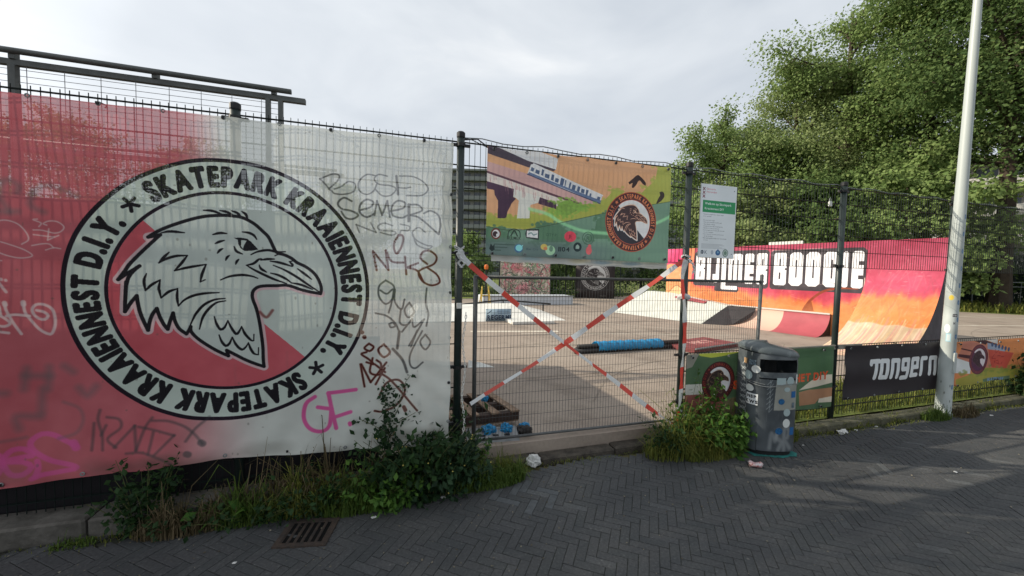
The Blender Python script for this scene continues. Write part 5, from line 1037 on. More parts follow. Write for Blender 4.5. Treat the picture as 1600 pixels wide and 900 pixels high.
MB().tube([(0, 0, 9), (-.3, -.5, 9.15), (-.5, -.9, 9.2)], .035, 8).build('arm', m_white, lp); MB().box(-.75, -.42, -1.25, -.85, 9.15, 9.27, bev=.03).build('lantern', m_galv, lp)

# ------------------------------------------------------------------ drain, litter
dg = thing('drain_grate', 'rusty iron drain grate with slots in the brick paving', 'drain', (-.565, -.475, .0), R(-11))
m_iron = mat('rusty iron', S(74, 62, 54), .8, noise=.4, scale=30, col2=S(52, 48, 46), bump=.6)
b = MB(); w, l = .175, .145
for (x0, x1, y0, y1) in ((-w, w, -l, -l + .035), (-w, w, l - .035, l), (-w, -w + .035, -l + .035, l - .035), (w - .035, w, -l + .035, l - .035)): b.box(x0, x1, y0, y1, -.03, .012)
b.build('frame', m_iron, dg)
for i in range(7):
    x = -.14 + i * .0467 + (.0); MB().box(x - .010, x + .010, -l + .03, l - .03, -.03, .009, bev=.003).build('bar', m_iron, dg)
MB().box(-w + .01, w - .01, -l + .01, l - .01, .0012, .0022).build('shaft_dark', mat('drain shaft', S(8, 8, 8), 1), dg)  # flat black plate paints the unlit hole between the bars
def crumple(name, label, loc, s, M, seed, flat=.7, cat='litter'):
    me = bpy.data.meshes.new(name); import bmesh
    bm = bmesh.new(); bmesh.ops.create_icosphere(bm, subdivisions=3, radius=1); rr = np.random.RandomState(seed); dirs = rr.normal(size=(26, 3)); dirs /= np.linalg.norm(dirs, axis=1)[:, None]; amp = rr.uniform(.45, 1.0, 26)
    for v in bm.verts:
        d = dirs @ np.array(v.co.normalized()); k = 1 - .62 * max((d ** 10) * amp); k += rr.uniform(-.07, .07); v.co *= k
        v.co.x *= s[0]; v.co.y *= s[1]; v.co.z = max(v.co.z, -.55) * s[2] * flat
    zmin = min(v.co.z for v in bm.verts)
    for v in bm.verts: v.co.z -= zmin
    bm.to_mesh(me); bm.free(); me.materials.append(M); o = bpy.data.objects.new(name, me); COL.objects.link(o); o.location = loc
    return tag(o, label, cat)
m_paper = mat('crumpled paper', S(206, 206, 202), .8, noise=.2, scale=14)
crumple('paper_wad', 'crumpled white paper lying on the kerb below the gate', (1.33, .0, .0), (.10, .075, .085), m_paper, 3, 1)
crumple('litter_scrap', 'white litter scrap on the paving right of the bin', (5.28, -.24, 0), (.12, .06, .05), m_paper, 5, .7)
for i, (x, y, s_, lab) in enumerate(((5.55, -.22, .035, 'small pale paper scrap just right of the large white litter scrap'), (5.95, -.21, .03, 'small pale paper scrap at the kerb below the black banner'), (-.12, -.42, .03, 'pale paper scrap at the foot of the bushes right of the drain'), (.42, -.30, .035, 'pale paper scrap below the left gate post bushes'), (4.45, -.36, .02, 'tiny pale paper scrap on the paving right beside the bin'), (8.1, -.36, .04, 'pale paper scrap at the kerb right of the lamp post'), (-.95, -.66, .02, 'tiny pale paper scrap on the paving left of the drain'), (5.35, -1.2, .03, 'pale paper scrap in the sunny patch on the dark paving'))):
    crumple('litter_scrap', lab, (x, y, 0), (s_, s_ * .6, s_ * .4), m_paper, 20 + i, .6)
can = thing('drinks_can', 'crushed red and white drinks can on the paving by the bin foot', 'can', (3.46, -.60, .033), R(-35))
MB().tube([(-.055, 0, 0), (-.05, 0, .004), (0, .004, -.008), (.05, 0, .003), (.056, 0, 0)], [.022, .031, .022, .029, .024], 12).build('can_body', mat('can print', S(150, 36, 36), .35, scale=40, col2=S(206, 206, 206), spec=.6), can, True)
MB().tube([(.056, 0, 0), (.06, 0, 0)], .025, 12).build('can_end', m_galv, can)
tl = crumple('plastic_scrap', 'torn blue plastic scrap in the grass left of the right gate post', (2.85, -.16, .0), (.03, .02, .05), mat('blue scrap', S(40, 80, 130), .5), 9)

# ------------------------------------------------------------------ wooden pallet, board and bags inside the gate
m_wood = mat('old pallet wood', S(150, 128, 108), .85, noise=.4, scale=14, col2=S(104, 84, 68))
pal = thing('pallet', 'broken wooden pallet propped up just inside the gate, left', 'pallet', (.88, .52, .25), R(12))
for y in (.0, .37, .74): MB().box(-.31, .50, y, y + .095, 0, .085, bev=.004).build('stringer', mat('dark pallet wood', S(66, 52, 46), .9, noise=.4, scale=14), pal)
for x in (-.31, -.08, .16, .40): MB().box(x, x + .10, -.01, .85, .087, .108, bev=.003).build('top_board', m_wood, pal)
for y in (.02, .70): MB().box(-.31, .50, y, y + .10, -.021, -.002, bev=.003).build('bottom_board', m_wood, pal)
pal.rotation_euler = (R(-3), R(2), R(8))
m_blue = mat('blue plastic film', S(26, 150, 206), .35, noise=.3, scale=18, spec=.6, translu=.25)
for i, (x, y, z, s_) in enumerate(((.98, .42, .17, .10), (1.17, .40, .18, .09), (1.36, .40, .17, .09), (1.05, .9, .36, .06))):
    o = crumple('plastic_bag', ('blue plastic bag under the left corner of the pallet', 'blue plastic bag squeezed under the middle of the pallet', 'blue plastic bag sticking out right of the pallet', 'scrap of blue plastic lying on top of the pallet')[i], (x, y, z), (s_, s_ * .8, s_), m_blue, 40 + i, .9, 'plastic bag')
b = MB(); b.box(-.28, .26, -.13, .13, 0, .02, bev=.003); bd = b.build('plywood_board', mat('grey plywood', S(150, 152, 152), .8, noise=.3, scale=10), None, label='grey board with slots lying in front of the pallet', cat='board')
bd.location = (1.02, .36, .17); bd.rotation_euler = (R(16), 0, R(-6))
for x in (-.12, .02, .14): MB().box(x - .03, x + .03, -.02, .01, .0195, .0215).build('slot', m_black, bd)
crumple('debris_heap', 'small dark heap of debris beside the pallet board', (1.36, .36, .16), (.12, .08, .10), mat('dark debris', S(58, 54, 52), .9), 60, .8, 'debris')
b = MB(); b.add([(1.2, 2.9, .17), (2.25, 2.75, .17), (1.75, 3.1, .30), (1.25, 3.1, .42)], [(0, 1, 2, 3)]); b.add([(1.2, 2.9, .165), (1.25, 3.1, .415), (1.75, 3.1, .295), (2.25, 2.75, .165)], [(0, 1, 2, 3)])
wp = b.build('white_panel', m_white, None, label='small white panel lying on the concrete behind the left gate post', cat='panel'); wp.scale = (.45, .45, .45); wp.location = (.75, 1.9, .09)

# wrapped pipes lying on the concrete
pb = thing('pipe_bundle', 'bundle of black pipes wrapped in blue film lying across the concrete', 'pipes', (3.7, 3.85, .16), R(2.0))
for i, (y, z) in enumerate(((0, .05), (.11, .05), (.055, .14), (.22, .05))): MB().tube([(0 + .05 * i, y, z), (2.9, y, z)], .05, 10).build('pipe', m_black, pb, True)
V, F = [], []; nx, na = 60, 14; rr = np.random.RandomState(6)
for i in range(nx + 1):
    x = .55 + 1.72 * i / nx
    for k in range(na):
        t = 2 * math.pi * k / na; V.append((x, .10 + (.165 + rr.uniform(-.014, .014)) * math.cos(t), max(.012, .10 + (.115 + rr.uniform(-.012, .02) + .012 * math.sin(i * .9)) * math.sin(t))))
for i in range(nx):
    for k in range(na): F.append((i * na + k, i * na + (k + 1) % na, (i + 1) * na + (k + 1) % na, (i + 1) * na + k))
np_mesh('film_wrap', V, F, m_blue, pb, True)
mb_ = MB(); mb_.box(0, 1.75, 0, .9, 0, .10, bev=.01)
mo = thing('low_box', 'low maroon painted box ledge with pale letters beyond the green low banner', 'ledge', (6.35, 3.35, .16), R(14))
mb_.build('box_body', mat('maroon paint', S(128, 66, 66), .7, noise=.25, scale=6), mo)
cvm = Canvas(0, 0, 1.7, .8, 160, (128, 66, 66)); cvm.text('HKT', .55, .3, .26, (196, 150, 140), .03); cvm.mottle(.1, .3, 2)
sheet('painted_top', cvm, print_mat('ledge top paint', cvm, .7), 1, 1, lambda u, v: ((.02 + u * 1.7, .05 + v * .8, .104), u * 1.7, v * .8), mo)
MB().tube([(0, -.02, .10), (1.75, -.02, .10)], .02, 8).build('coping', m_galv, mo)

# ------------------------------------------------------------------ white manual box, rail, ledges far left
m_wp = mat('worn white skate paint', S(226, 224, 216), .6, noise=.16, scale=1.6, coords='World')
fb = MB(); z0, z1 = .162, .52
lo = [(.6, 9.2), (2.68, 9.07), (5.9, 8.93), (6.3, 12.3), (.6, 12.6)]
hi = [(.9, 10.4), (2.9, 10.6), (4.2, 10.4), (4.9, 11.8), (.9, 12.0)]
fb.add([(x, y, z0) for x, y in lo] + [(x, y, z1) for x, y in hi], [(5, 6, 7, 8, 9)] + [(i, (i + 1) % 5, (i + 1) % 5 + 5, i + 5) for i in range(5)])
fb.build('funbox', m_wp, None, label='large white sloping skate funbox beyond the left half of the gate', cat='skate ramp')
sl = MB(); sl.box(0, 1.45, 0, 1.0, .16, .26, bev=.01); o = sl.build('manual_pad', m_wp, None, label='low white flat skate pad in front of the white funbox', cat='skate pad'); o.location = (3.66, 8.15, 0)
cvr = Canvas(0, 0, .9, .42, 260, (150, 172, 186)); cvr.text('REGERMECO', .05, .06, .15, (44, 60, 84), .05, sx=.85); cvr.stroke([(.06, .26), (.2, .36)], .03, (44, 60, 84)); cvr.stroke([(.4, .34), (.84, .34)], .02, (90, 110, 130)); cvr.stroke([(.45, .27), (.84, .27)], .02, (90, 110, 130)); cvr.stroke([(.02, .02), (.88, .02), (.88, .4), (.02, .4), (.02, .02)], .014, (70, 90, 110))
sheet('sign', cvr, print_mat('ledge sign print', cvr, .5), 1, 1, lambda u, v: ((2.98 + u * .88, 8.98 - .02 * u, .17 + v * .42), u * .9, v * .42), label='small pale blue sign reading REGERMECO leaning on the white funbox', cat='sign', thick=.01)
lg = thing('ledge', 'long pale grey skate ledge at the back of the concrete, left', 'skate ledge', (0, 0, 0))
b = MB(); b.box(4.2, 9.0, 14.7, 15.8, .16, .62, bev=.02); b.build('ledge_body', mat('pale ledge', S(196, 202, 208), .6, noise=.15, scale=2), lg)
b = MB(); b.box(4.18, 9.02, 14.68, 14.75, .57, .635); b.build('edge_iron', m_galv, lg)
rl = thing('grind_rail', 'black kinked grind rail on legs in front of the pale ledge', 'grind rail', (0, 0, 0))
b = MB(); b.tube([(2.3, 11.3, .50), (4.5, 12.2, .62), (6.35, 11.4, .52)], .035, 8); b.build('rail', m_black, rl)
for x, y, z in ((2.6, 11.42, .5), (4.5, 12.2, .62), (6.05, 11.52, .53)): MB().tube([(x, y, .16), (x, y, z)], .025, 8).build('leg', m_black, rl)
ld = thing('step_ladder', 'small yellow folding step ladder standing near the white funbox', 'step ladder', (3.9, 13.0, .16))
m_yel = mat('yellow paint', S(200, 170, 80), .6)
for s_ in (-1, 1):
    MB().tube([(s_ * .22, -.25, 0), (s_ * .14, 0, 1.0)], .025, 6).build('leg', m_yel, ld); MB().tube([(s_ * .22, .25, 0), (s_ * .14, 0, 1.0)], .025, 6).build('leg', m_yel, ld)
for z in (.3, .6): MB().box(-.2, .2, -.25 * (1 - z) - .03, -.25 * (1 - z) + .05, z, z + .03).build('step', m_yel, ld)

# ------------------------------------------------------------------ painted ramp wall with the big quarter pipe
WA, WU, WN = Vector((12.94, 2.48, 0)), Vector((-.216, .976, 0)), Vector((.976, .216, 0))
def wp_(s_, off, z): return tuple(WA + WU * s_ + WN * off + Vector((0, 0, z)))
CR, OR, WD = (160, 58, 84), (206, 124, 76), (186, 164, 136)
def art_wall():
    cv = Canvas(-8.1, .1, .25, 2.96, 200, CR); r = np.random.RandomState(12)
    def band(zf, col, jag, soft=.02, al=1, n=700, w=.07):
        X = cv.x0 + (np.arange(cv.w) + .5) / cv.ppm; Z = cv.z0 + (np.arange(cv.h) + .5) / cv.ppm
        e = zf(X) + sum(jag * a * np.sin(X * f + p) for f, p, a in ((9, 1, .5), (23, 2, .35), (51, .4, .25), (3.1, 5, .7)))
        m_ = np.clip((e[None, :] - Z[:, None]) / soft + .5, 0, 1); cv.a[:] = cv.a * (1 - m_[..., None] * al) + np.array(col, np.float32) / 255 * m_[..., None] * al
    band(lambda X: 2.25 + 0 * X, (174, 60, 84), .10, .5, .8)
    band(lambda X: 1.55 + 0 * X, (192, 74, 90), .10, .3, .6)
    band(lambda X: np.interp(X, [-8, -6, -4, -2.2, -1.4, .2], [1.75, 1.5, 1.35, 1.2, 1.45, 1.62]), (206, 92, 86), .07, .2, .8)
    band(lambda X: np.interp(X, [-8, -6, -4, -2.2, -1.4, .2], [1.62, 1.4, 1.22, 1.08, 1.38, 1.52]), OR, .07, .16)
    band(lambda X: np.interp(X, [-8, -6, -4, -2.2, -1.4, .2], [1.1, 1.05, .95, .9, 1.05, 1.15]), (212, 134, 78), .10, .15, .7)
    w = cv.win((-1.40, .1), (.25, .80)); cv.paint(w[0], (np.clip((.78 + .02 * np.sin(w[1] * 12) - w[2]) / .03, 0, 1)) * np.ones_like(w[1]), WD)
    for _ in range(150):
        x = r.uniform(-1.35, .2); c = [(186, 150, 134), (222, 204, 176), (190, 128, 126), (214, 176, 130)][r.randint(0, 4)]; cv.stroke([(x, .1), (x + r.uniform(-.02, .02), r.uniform(.3, .95))], r.uniform(.008, .03), c, .45, .01)
    # left end: peach figure with a pink top
    cv.poly([(-8.1, .9), (-8.1, 2.35), (-7.7, 2.3), (-7.0, 2.1), (-6.9, .9)], (226, 158, 108), .9); cv.poly([(-8.1, 2.96), (-8.1, 2.25), (-7.2, 2.45), (-7.0, 2.96)], (206, 66, 112), .9); cv.poly([(-7.0, 2.96), (-7.3, 1.5), (-6.9, 1.2), (-6.72, 2.96)], (222, 142, 100), .9)
    cv.poly([(-8.0, 1.0), (-7.5, 1.45), (-7.0, 1.05), (-7.1, .9), (-8, .9)], (232, 196, 150), .9); cv.stroke([(-7.9, 1.1), (-7.5, 1.42), (-7.05, 1.1)], .03, (120, 80, 60), .6)
    # the two words in fat white blocks on a dark plate
    K = (62, 56, 62); W = (226, 226, 230)
    def plate(x0, x1, z0, z1):
        cv.stroke([(x0 + .1, (z0 + z1) / 2), (x1 - .1, (z0 + z1) / 2)], .01, K)
        cv.poly([(x0, z0 + .06), (x0 + .06, z0), (x1 - .06, z0), (x1, z0 + .06), (x1, z1 - .08), (x1 - .08, z1), (x0 + .08, z1), (x0, z1 - .08)], K)
    plate(-6.74, -3.97, 1.46, 2.78); plate(-3.92, -1.44, 1.46, 2.76); plate(-5.86, -4.95, 1.28, 1.5)
    def blk(x0, x1, z0, z1, c=.07):
        cv.poly([(x0, z0 + c), (x0 + c, z0), (x1 - c, z0), (x1, z0 + c), (x1, z1 - c), (x1 - c, z1), (x0 + c, z1), (x0, z1 - c)], W)
    def cut(x0, x1, z0, z1): cv.poly([(x0, z0), (x1, z0), (x1, z1), (x0, z1)], K)
    zt, zb = 2.66, 1.60; xs = [(-6.66, -6.28), (-6.19, -6.04), (-5.95, -5.70), (-5.61, -5.44), (-5.35, -4.85), (-4.76, -4.46), (-4.37, -4.02)]
    for (a, c), k in zip(xs, 'BIJLMER'):
        if k == 'J': blk(a, c, zb, zt); cut(a - .02, a + .12, 1.92, 2.70)
        elif k == 'L': blk(a, c, 1.36, zt, .03); blk(a, -5.0, 1.36, 1.50, .03)
        else: blk(a, c, zb + (.0 if k != 'M' else .03), zt, .05)
        if k == 'B': cut(a + .16, a + .21, 1.80, 2.02); cut(a + .16, a + .21, 2.24, 2.46); cut(c - .05, c, 2.10, 2.16)
        if k == 'M': cut(a + .135, a + .185, zb, 2.44); cut(a + .315, a + .365, zb, 2.44)
        if k == 'E': cut(a + .17, c, 1.86, 1.96); cut(a + .17, c, 2.26, 2.36)
        if k == 'R': cut(a + .17, a + .22, 2.24, 2.46); cut(a + .18, a + .22, zb, 1.95); cut(c - .05, c, 2.06, 2.12)
    xs = [(-3.82, -3.44), (-3.36, -2.98), (-2.90, -2.52), (-2.44, -2.06), (-1.98, -1.84), (-1.76, -1.50)]
    for (a, c), k in zip(xs, 'BOOGIE'):
        blk(a, c, zb, zt, .09 if k in 'OOG' else .05)
        if k == 'B': cut(a + .16, a + .21, 1.80, 2.02); cut(a + .16, a + .21, 2.24, 2.46); cut(c - .05, c, 2.10, 2.16)
        if k == 'O': cut(a + .18, a + .22, 1.86, 2.42)
        if k == 'G': cut(a + .19, a + .23, 1.86, 2.42); cut(a + .21, c, 2.20, 2.29)
        if k == 'E': cut(a + .15, c, 1.86, 1.97); cut(a + .15, c, 2.26, 2.37)
    cv.stroke([(-3.9, 2.74), (-2.5, 2.77)], .016, (206, 160, 160), .7); cv.stroke([(-1.46, 1.9), (-1.47, 1.3)], .02, (226, 190, 176), .9)
    # brown painted arch
    cv.stroke([(-2.9, .86), (-2.72, 1.18), (-2.4, 1.47), (-2.0, 1.58), (-1.6, 1.58)], .07, (140, 66, 44), .95, .01, taper=(1, .4)); cv.poly([(-2.95, .8), (-2.88, 1.0), (-2.7, 1.14), (-2.62, .85)], (150, 84, 52), .9)
    for _ in range(220): cv.ell((r.uniform(-8, .2), r.uniform(.8, 2.9)), r.uniform(.01, .05), r.uniform(.005, .02), (236, 206, 200), .16, .01)
    for k in range(1, 7): cv.stroke([(-1.22 * k, .8), (-1.22 * k, 2.95)], .008, (90, 44, 56), .35, .004)
    for k in (1.45, 2.66): cv.stroke([(-8.05, k), (.2, k)], .006, (110, 56, 60), .22, .004)
    for _ in range(160): x = r.uniform(-1.5, .2); z = r.uniform(.4, 2.3); cv.stroke([(x, z), (x + r.uniform(-.25, .25), z + r.uniform(.2, .6))], r.uniform(.006, .03), [(120, 84, 80), (226, 190, 170), (90, 70, 72)][r.randint(0, 3)], .09, .01)
    for _ in range(120): x = r.uniform(-8, -1.6); z = r.uniform(.8, 2.9); cv.stroke([(x, z), (x + r.normal() * .2, z + r.normal() * .08)], r.uniform(.005, .016), [(110, 60, 64), (230, 196, 184)][r.randint(0, 2)], .3, .006)
    cv.mottle(.11, .7, 4); cv.mottle(.05, .12, 9); cv.speckle(.03, 3); return cv
cvW = art_wall(); m_wallp = print_mat('painted ramp wall', cvW, .6, .25)
rw = thing('skate_wall', 'crimson and orange painted skate wall with BIJLMER BOOGIE in white blocks and a curved end', 'skate wall', (0, 0, 0))
sheet('painted_wall', cvW, m_wallp, 20, 8, lambda u, v: (wp_(8.03 - u * 6.67, .0, .16 + v * 2.77), -(8.03 - u * 6.67), .16 + v * 2.77), rw, smooth=False)
def arcz(v, r0, r1, rad, z0):      # v 0..1 along a quarter circle starting flat
    a = v * math.pi / 2; return r0 + (r1 - r0) * math.sin(a), z0 + rad * (1 - math.cos(a))
def big_fx2(u, v):
    s_ = 1.36 - u * 1.45; off, z = arcz(min(v / .97, 1), -3.25, 0.0, 2.72, .163); z += max(0, v - .97) / .03 * .05; return wp_(s_, off, z), -s_, z
sheet('quarter_pipe', cvW, m_wallp, 8, 40, big_fx2, rw)
m_ply = mat('dark side ply', S(84, 80, 86), .8, noise=.3, scale=4, coords='World')
for s_ in (-.095, 1.342):
    prof = [(*arcz(v, -3.25, 0, 2.72, .163),) for v in np.linspace(0, 1, 24)]
    prof = [(o_ + .02, z) for o_, z in prof] + [(.02, 2.92), (.6, 2.92), (.6, .16)]
    b = MB(); n = len(prof); b.add([wp_(s_, o_, z) for o_, z in prof] + [wp_(s_ + .02, o_, z) for o_, z in prof], [tuple(range(n)), tuple(range(2 * n - 1, n - 1, -1))] + [(i, i + n, (i + 1) % n + n, (i + 1) % n) for i in range(n)]); b.build('side_panel', m_ply, rw)
b = MB(); b.add([wp_(8.03, .02, .16), wp_(-.09, .02, .16), wp_(-.09, .02, 2.925), wp_(8.03, .02, 2.925), wp_(8.03, .25, .16), wp_(-.09, .25, .16), wp_(-.09, .25, 2.925), wp_(8.03, .25, 2.925)], [(3, 2, 6, 7), (0, 3, 7, 4), (5, 6, 2, 1), (4, 7, 6, 5)]); b.build('wall_core', m_ply, rw)
MB().box(-.5, .5, -.03, .03, 0, .10).build('name_plate', m_white, None, label='small pale board standing on top of the painted skate wall', cat='board').matrix_world = Matrix.Translation(Vector(wp_(3.55, .1, 2.93))) @ Matrix.Rotation(math.atan2(WU.y, WU.x), 4, 'Z')
# mini ramp along the wall: grey bank, dark hip, pink and maroon quarters
mr = thing('mini_ramp', 'low skate bank and quarter pipes along the painted wall, grey, black, pink and maroon', 'skate ramp', (0, 0, 0))
m_bank = mat('grey bank paint', S(198, 200, 192), .7, noise=.14, scale=1.5, coords='World')
m_dark = mat('black skate paint', S(62, 58, 60), .7, noise=.2, scale=4, coords='World')
m_pink = mat('pink worn ply', S(204, 168, 152), .65, scale=1.4, col2=S(190, 172, 152), coords='World')
m_mar = mat('maroon ply', S(170, 84, 92), .65, noise=.15, scale=2.5, coords='World')
b = MB(); b.add([wp_(9.4, -1.75, .163), wp_(5.35, -1.44, .163), wp_(5.05, -.42, .80), wp_(7.7, -.05, 1.10), wp_(9.0, -.05, 1.10)], [(0, 1, 2, 3), (0, 3, 4)]); b.add([wp_(9.4, -1.75, .16), wp_(9.0, -.05, 1.10), wp_(9.4, .4, .16)], [(0, 1, 2)]); b.add([wp_(9.0, -.05, 1.10), wp_(7.7, -.05, 1.10), wp_(7.7, .0, 1.10), wp_(9.0, .4, 1.10)], [(0, 1, 2, 3)]); b.add([wp_(7.7, -.05, 1.10), wp_(5.05, -.42, .80), wp_(5.05, 0, .80), wp_(7.7, 0, 1.10)], [(0, 1, 2, 3)]); b.build('bank', m_bank, mr)
b = MB(); cvx = [wp_(4.85 - .62 * math.sin(t), -.98 + .80 * math.sin(t), .166 + .64 * (1 - math.cos(t))) for t in np.linspace(0, 1.57, 12)]
poly_ = [wp_(5.37, -1.445, .166)] + cvx + [wp_(5.05, -.42, .806)]
b.add(poly_, [tuple(range(len(poly_)))]); b.build('hip', m_dark, mr)
def quarter(name, sa, sb, M, o0, rad, lip=0):
    V, F = [], []; nv = 16
    for j in range(nv + 1):
        o_, z = arcz(j / nv, o0, -.06, rad, .163)
        for s_ in (sa, sb): V.append(wp_(s_ + (.0), o_, z))
    for j in range(nv): F.append((2 * j, 2 * j + 1, 2 * j + 3, 2 * j + 2))
    return np_mesh(name, V, F, M, mr, True)
quarter('quarter', 4.86, 3.42, m_pink, -.90, .63); quarter('quarter', 3.42, 2.18, m_mar, -.90, .635)
b = MB(); prof = [arcz(v, -.90, -.06, .635, .163) for v in np.linspace(0, 1, 14)] + [(0, .80), (0, .163)]; b.add([wp_(2.178, o_, z) for o_, z in prof], [tuple(range(len(prof)))]); b.build('side_panel', m_dark, mr)
MB().tube([wp_(5.2, -.07, .80), wp_(3.5, -.07, .80), wp_(2.18, -.07, .80)], .03, 8).build('coping', mat('pale coping', S(206, 200, 192), .4, metal=.3), mr)
b = MB(); b.box(0, 1, 0, 1, 0, 1); b.v = [wp_(7.2 - 1.3 * x, -.5 + .35 * y, (.93 - .12 * x) + .05 * z + .05 * y) for x, y, z in b.v]; b.build('maroon_pad', m_mar, mr)

# ------------------------------------------------------------------ tall ramp deck behind the big banner (its rail shows above the fence)
dk = thing('ramp_deck', 'tall dark ply skate ramp deck with a railing rising behind the big banner', 'skate ramp', (0, 0, 0))
m_ply2 = mat('weathered dark ply', S(52, 48, 50), .85, noise=.3, scale=3, coords='World')
x0, x1, y0, y1, zd = -5.6, -.80, .62, 4.5, 2.40
for a, c, e, f in ((x0, x1, y0, y0 + .02), (x0, x1, y1 - .02, y1)): MB().box(a, c, e, f, .16, zd - .06).build('side_panel', m_ply2, dk)
MB().box(-6.2, -.10, .105, .125, .10, 1.30).build('under_banner_dark', mat('black under-banner shade', S(30, 28, 32), .8, noise=.3, scale=5), dk)  # added black sheet, paints the dark gap below the big banner
MB().box(x1 - .02, x1, y0 + .02, y1 - .02, .16, zd - .06).build('end_panel', m_ply2, dk)
MB().box(x0, x1 + .02, y0 - .02, y1 + .02, zd - .055, zd, bev=.005).build('deck_floor', m_ply2, dk)
V = []; nv = 24; F = []
for j in range(nv + 1):
    a = j / nv * math.pi / 2; V += [(x0 - 2.4 * (1 - math.sin(a)) - 0, y0, .165 + 2.2 * (1 - math.cos(a))), (x0 - 2.4 * (1 - math.sin(a)), y1, .165 + 2.2 * (1 - math.cos(a)))]
for j in range(nv): F.append((2 * j, 2 * j + 1, 2 * j + 3, 2 * j + 2))
np_mesh('transition', V, F, m_ply2, dk, True)
m_rail = mat('dark railing steel', S(92, 96, 94), .55, noise=.35, scale=10, metal=.1, spec=.5)
rp = thing('railing', None, None); rp.parent = dk
for (yy, xe) in ((1.0, -.98), (4.3, -.98)):
    MB().tube([(x0, yy, 3.683), (xe, yy, 3.643)], .025, 10).build('top_rail', m_rail, rp, True)
    MB().box(x0, xe + .12, yy + .02, yy + .07, 3.555, 3.603).build('middle_rail', m_rail, rp)
    for x in (x0 + .1, -3.08, -1.19, -1.08): MB().box(x - (.024 if x < -2 else .019), x + (.024 if x < -2 else .019), yy, yy + .05, zd, 3.55).build('rail_post', m_rail, rp)
    for x in (-4.4, -3.08, -2.1, -1.14): MB().box(x - .02, x + .02, yy + .005, yy + .06, 3.60, 3.665).build('bracket', m_rail, rp)
    seg = []
    xx = x0 + .1
    while xx < -1.1: seg.append(((xx, yy + .03, zd), (xx, yy + .03, 3.56))); xx += .25
    for k in range(22): seg.append(((x0, yy + .035, zd + .03 + k * .052), (-1.1, yy + .035, zd + .03 + k * .052)))
    wires('wire_mesh', seg, .0026, mat('railing wire', S(110, 112, 116), .5, spec=.4), rp, kind='stuff')

# ------------------------------------------------------------------ far edge of the skatepark
ff = thing('mesh_fence', 'far green wire fence along the back edge of the concrete', 'fence', (0, 0, 0))
def far_run(par, A, B, z0, z1, step, M, rails=(1.0,), bars=.12, post_r=.04, rb=.010):
    A, B = Vector(A), Vector(B); L = (B - A).length; n = max(1, int(L / step)); seg = []
    for i in range(n + 1):
        p = A.lerp(B, i / n); MB().tube([(p.x, p.y, z0), (p.x, p.y, z1 + .05)], post_r, 6).build('post', M, par)
    k = int(L / bars)
    for i in range(k + 1): p = A.lerp(B, i / k); seg.append(((p.x, p.y, z0 + .05), (p.x, p.y, z1)))
    wires('wire_mesh', seg, rb, M, par, kind='stuff')
    for q in rails: z = z0 + (z1 - z0) * q; MB().tube([(A.x, A.y, z), (B.x, B.y, z)], .022, 6).build('rail', M, par)
far_run(ff, (-8, 18.9, 0), (4, 19.5, 0), .15, 2.45, 2.5, m_post, (1, .5, .04), .15); far_run(ff, (4, 19.5, 0), (11.2, 20.3, 0), .15, 2.45, 2.4, m_post, (1, .5, .04), .15); far_run(ff, (11.2, 20.3, 0), (18.9, 22.4, 0), .15, 2.45, 2.5, m_post, (1, .5, .04), .15)
gf = thing('rail_fence', 'galvanised rail fence on the grass verge at the right edge', 'fence', (0, 0, 0))
far_run(gf, (30.5, 13.2, 0), (40.5, 5.4, 0), .15, 1.82, 1.3, m_galv, (1, .84), 1.0, .035, .012)
gf2 = thing('mesh_fence', 'tall dark green mesh fence behind the galvanised rail fence, far right', 'fence', (0, 0, 0))
far_run(gf2, (32.5, 15.4, 0), (44.5, 6.0, 0), .15, 3.6, 2.5, m_post, (1, .75, .5, .25), .06, .05, .022)
def art_crowflag():
    cv = Canvas(-1.28, -1.2, 1.28, 1.3, 150, (58, 52, 52)); crow_logo(cv, (0, .25), .93, (58, 52, 52), (206, 202, 196), (206, 202, 196), (200, 198, 194), (58, 52, 52), (58, 52, 52), (170, 166, 160), None, lw=.03, txt_bold=.03)
    cv.text('KRAAI', .35, -1.08, .09, (140, 136, 130), .0); cv.mottle(.05, .5, 2); return cv
cvf = art_crowflag(); FD = (Vector((14.05, 18.62, 0)) - Vector((11.74, 19.46, 0))).normalized()
sheet('banner', cvf, print_mat('dark banner print', cvf, .6), 4, 4, lambda u, v: ((11.55 + FD.x * 2.56 * u, 19.45 + FD.y * 2.56 * u + .1, .16 + v * 2.5), -1.28 + 2.56 * u, -1.2 + 2.5 * v), label='dark square banner with a pale round crow emblem on the far fence', cat='banner', thick=.02)
cvs2 = Canvas(0, 0, 3.0, 2.6, 120, (186, 178, 160)); rr = np.random.RandomState(21)
for _ in range(520):
    c = [(122, 150, 110), (206, 130, 140), (230, 222, 206), (92, 110, 90), (150, 140, 120), (186, 90, 104), (84, 84, 80)][rr.randint(0, 7)]
    x, z = rr.uniform(0, 3), rr.uniform(0, 2.6); q = [(x, z)]
    for _k in range(3): x += rr.normal() * .14; z += rr.normal() * .14; q.append((x, z))
    cvs2.stroke(q, rr.uniform(.015, .06), c, .8, .01)
cvs2.ell((1.0, 1.9), .35, .3, (200, 90, 104), .5, .2); cvs2.ell((1.4, .7), .35, .3, (206, 100, 120), .5, .2)
for _ in range(160):
    x, z = rr.uniform(.5, 2.6), rr.uniform(.2, 2.4); cvs2.stroke([(x, z), (x + rr.normal() * .12, z + rr.normal() * .12)], .025, (70, 78, 66), .8)
gw = thing('concrete_slab_wall', 'upright concrete slab covered in graffiti in front of the far fence', 'graffiti wall', (6.1, 18.55, .14), R(-16))
MB().box(0, 3.0, .02, .30, 0, 2.6, bev=.03).build('slab_body', m_kerb, gw)
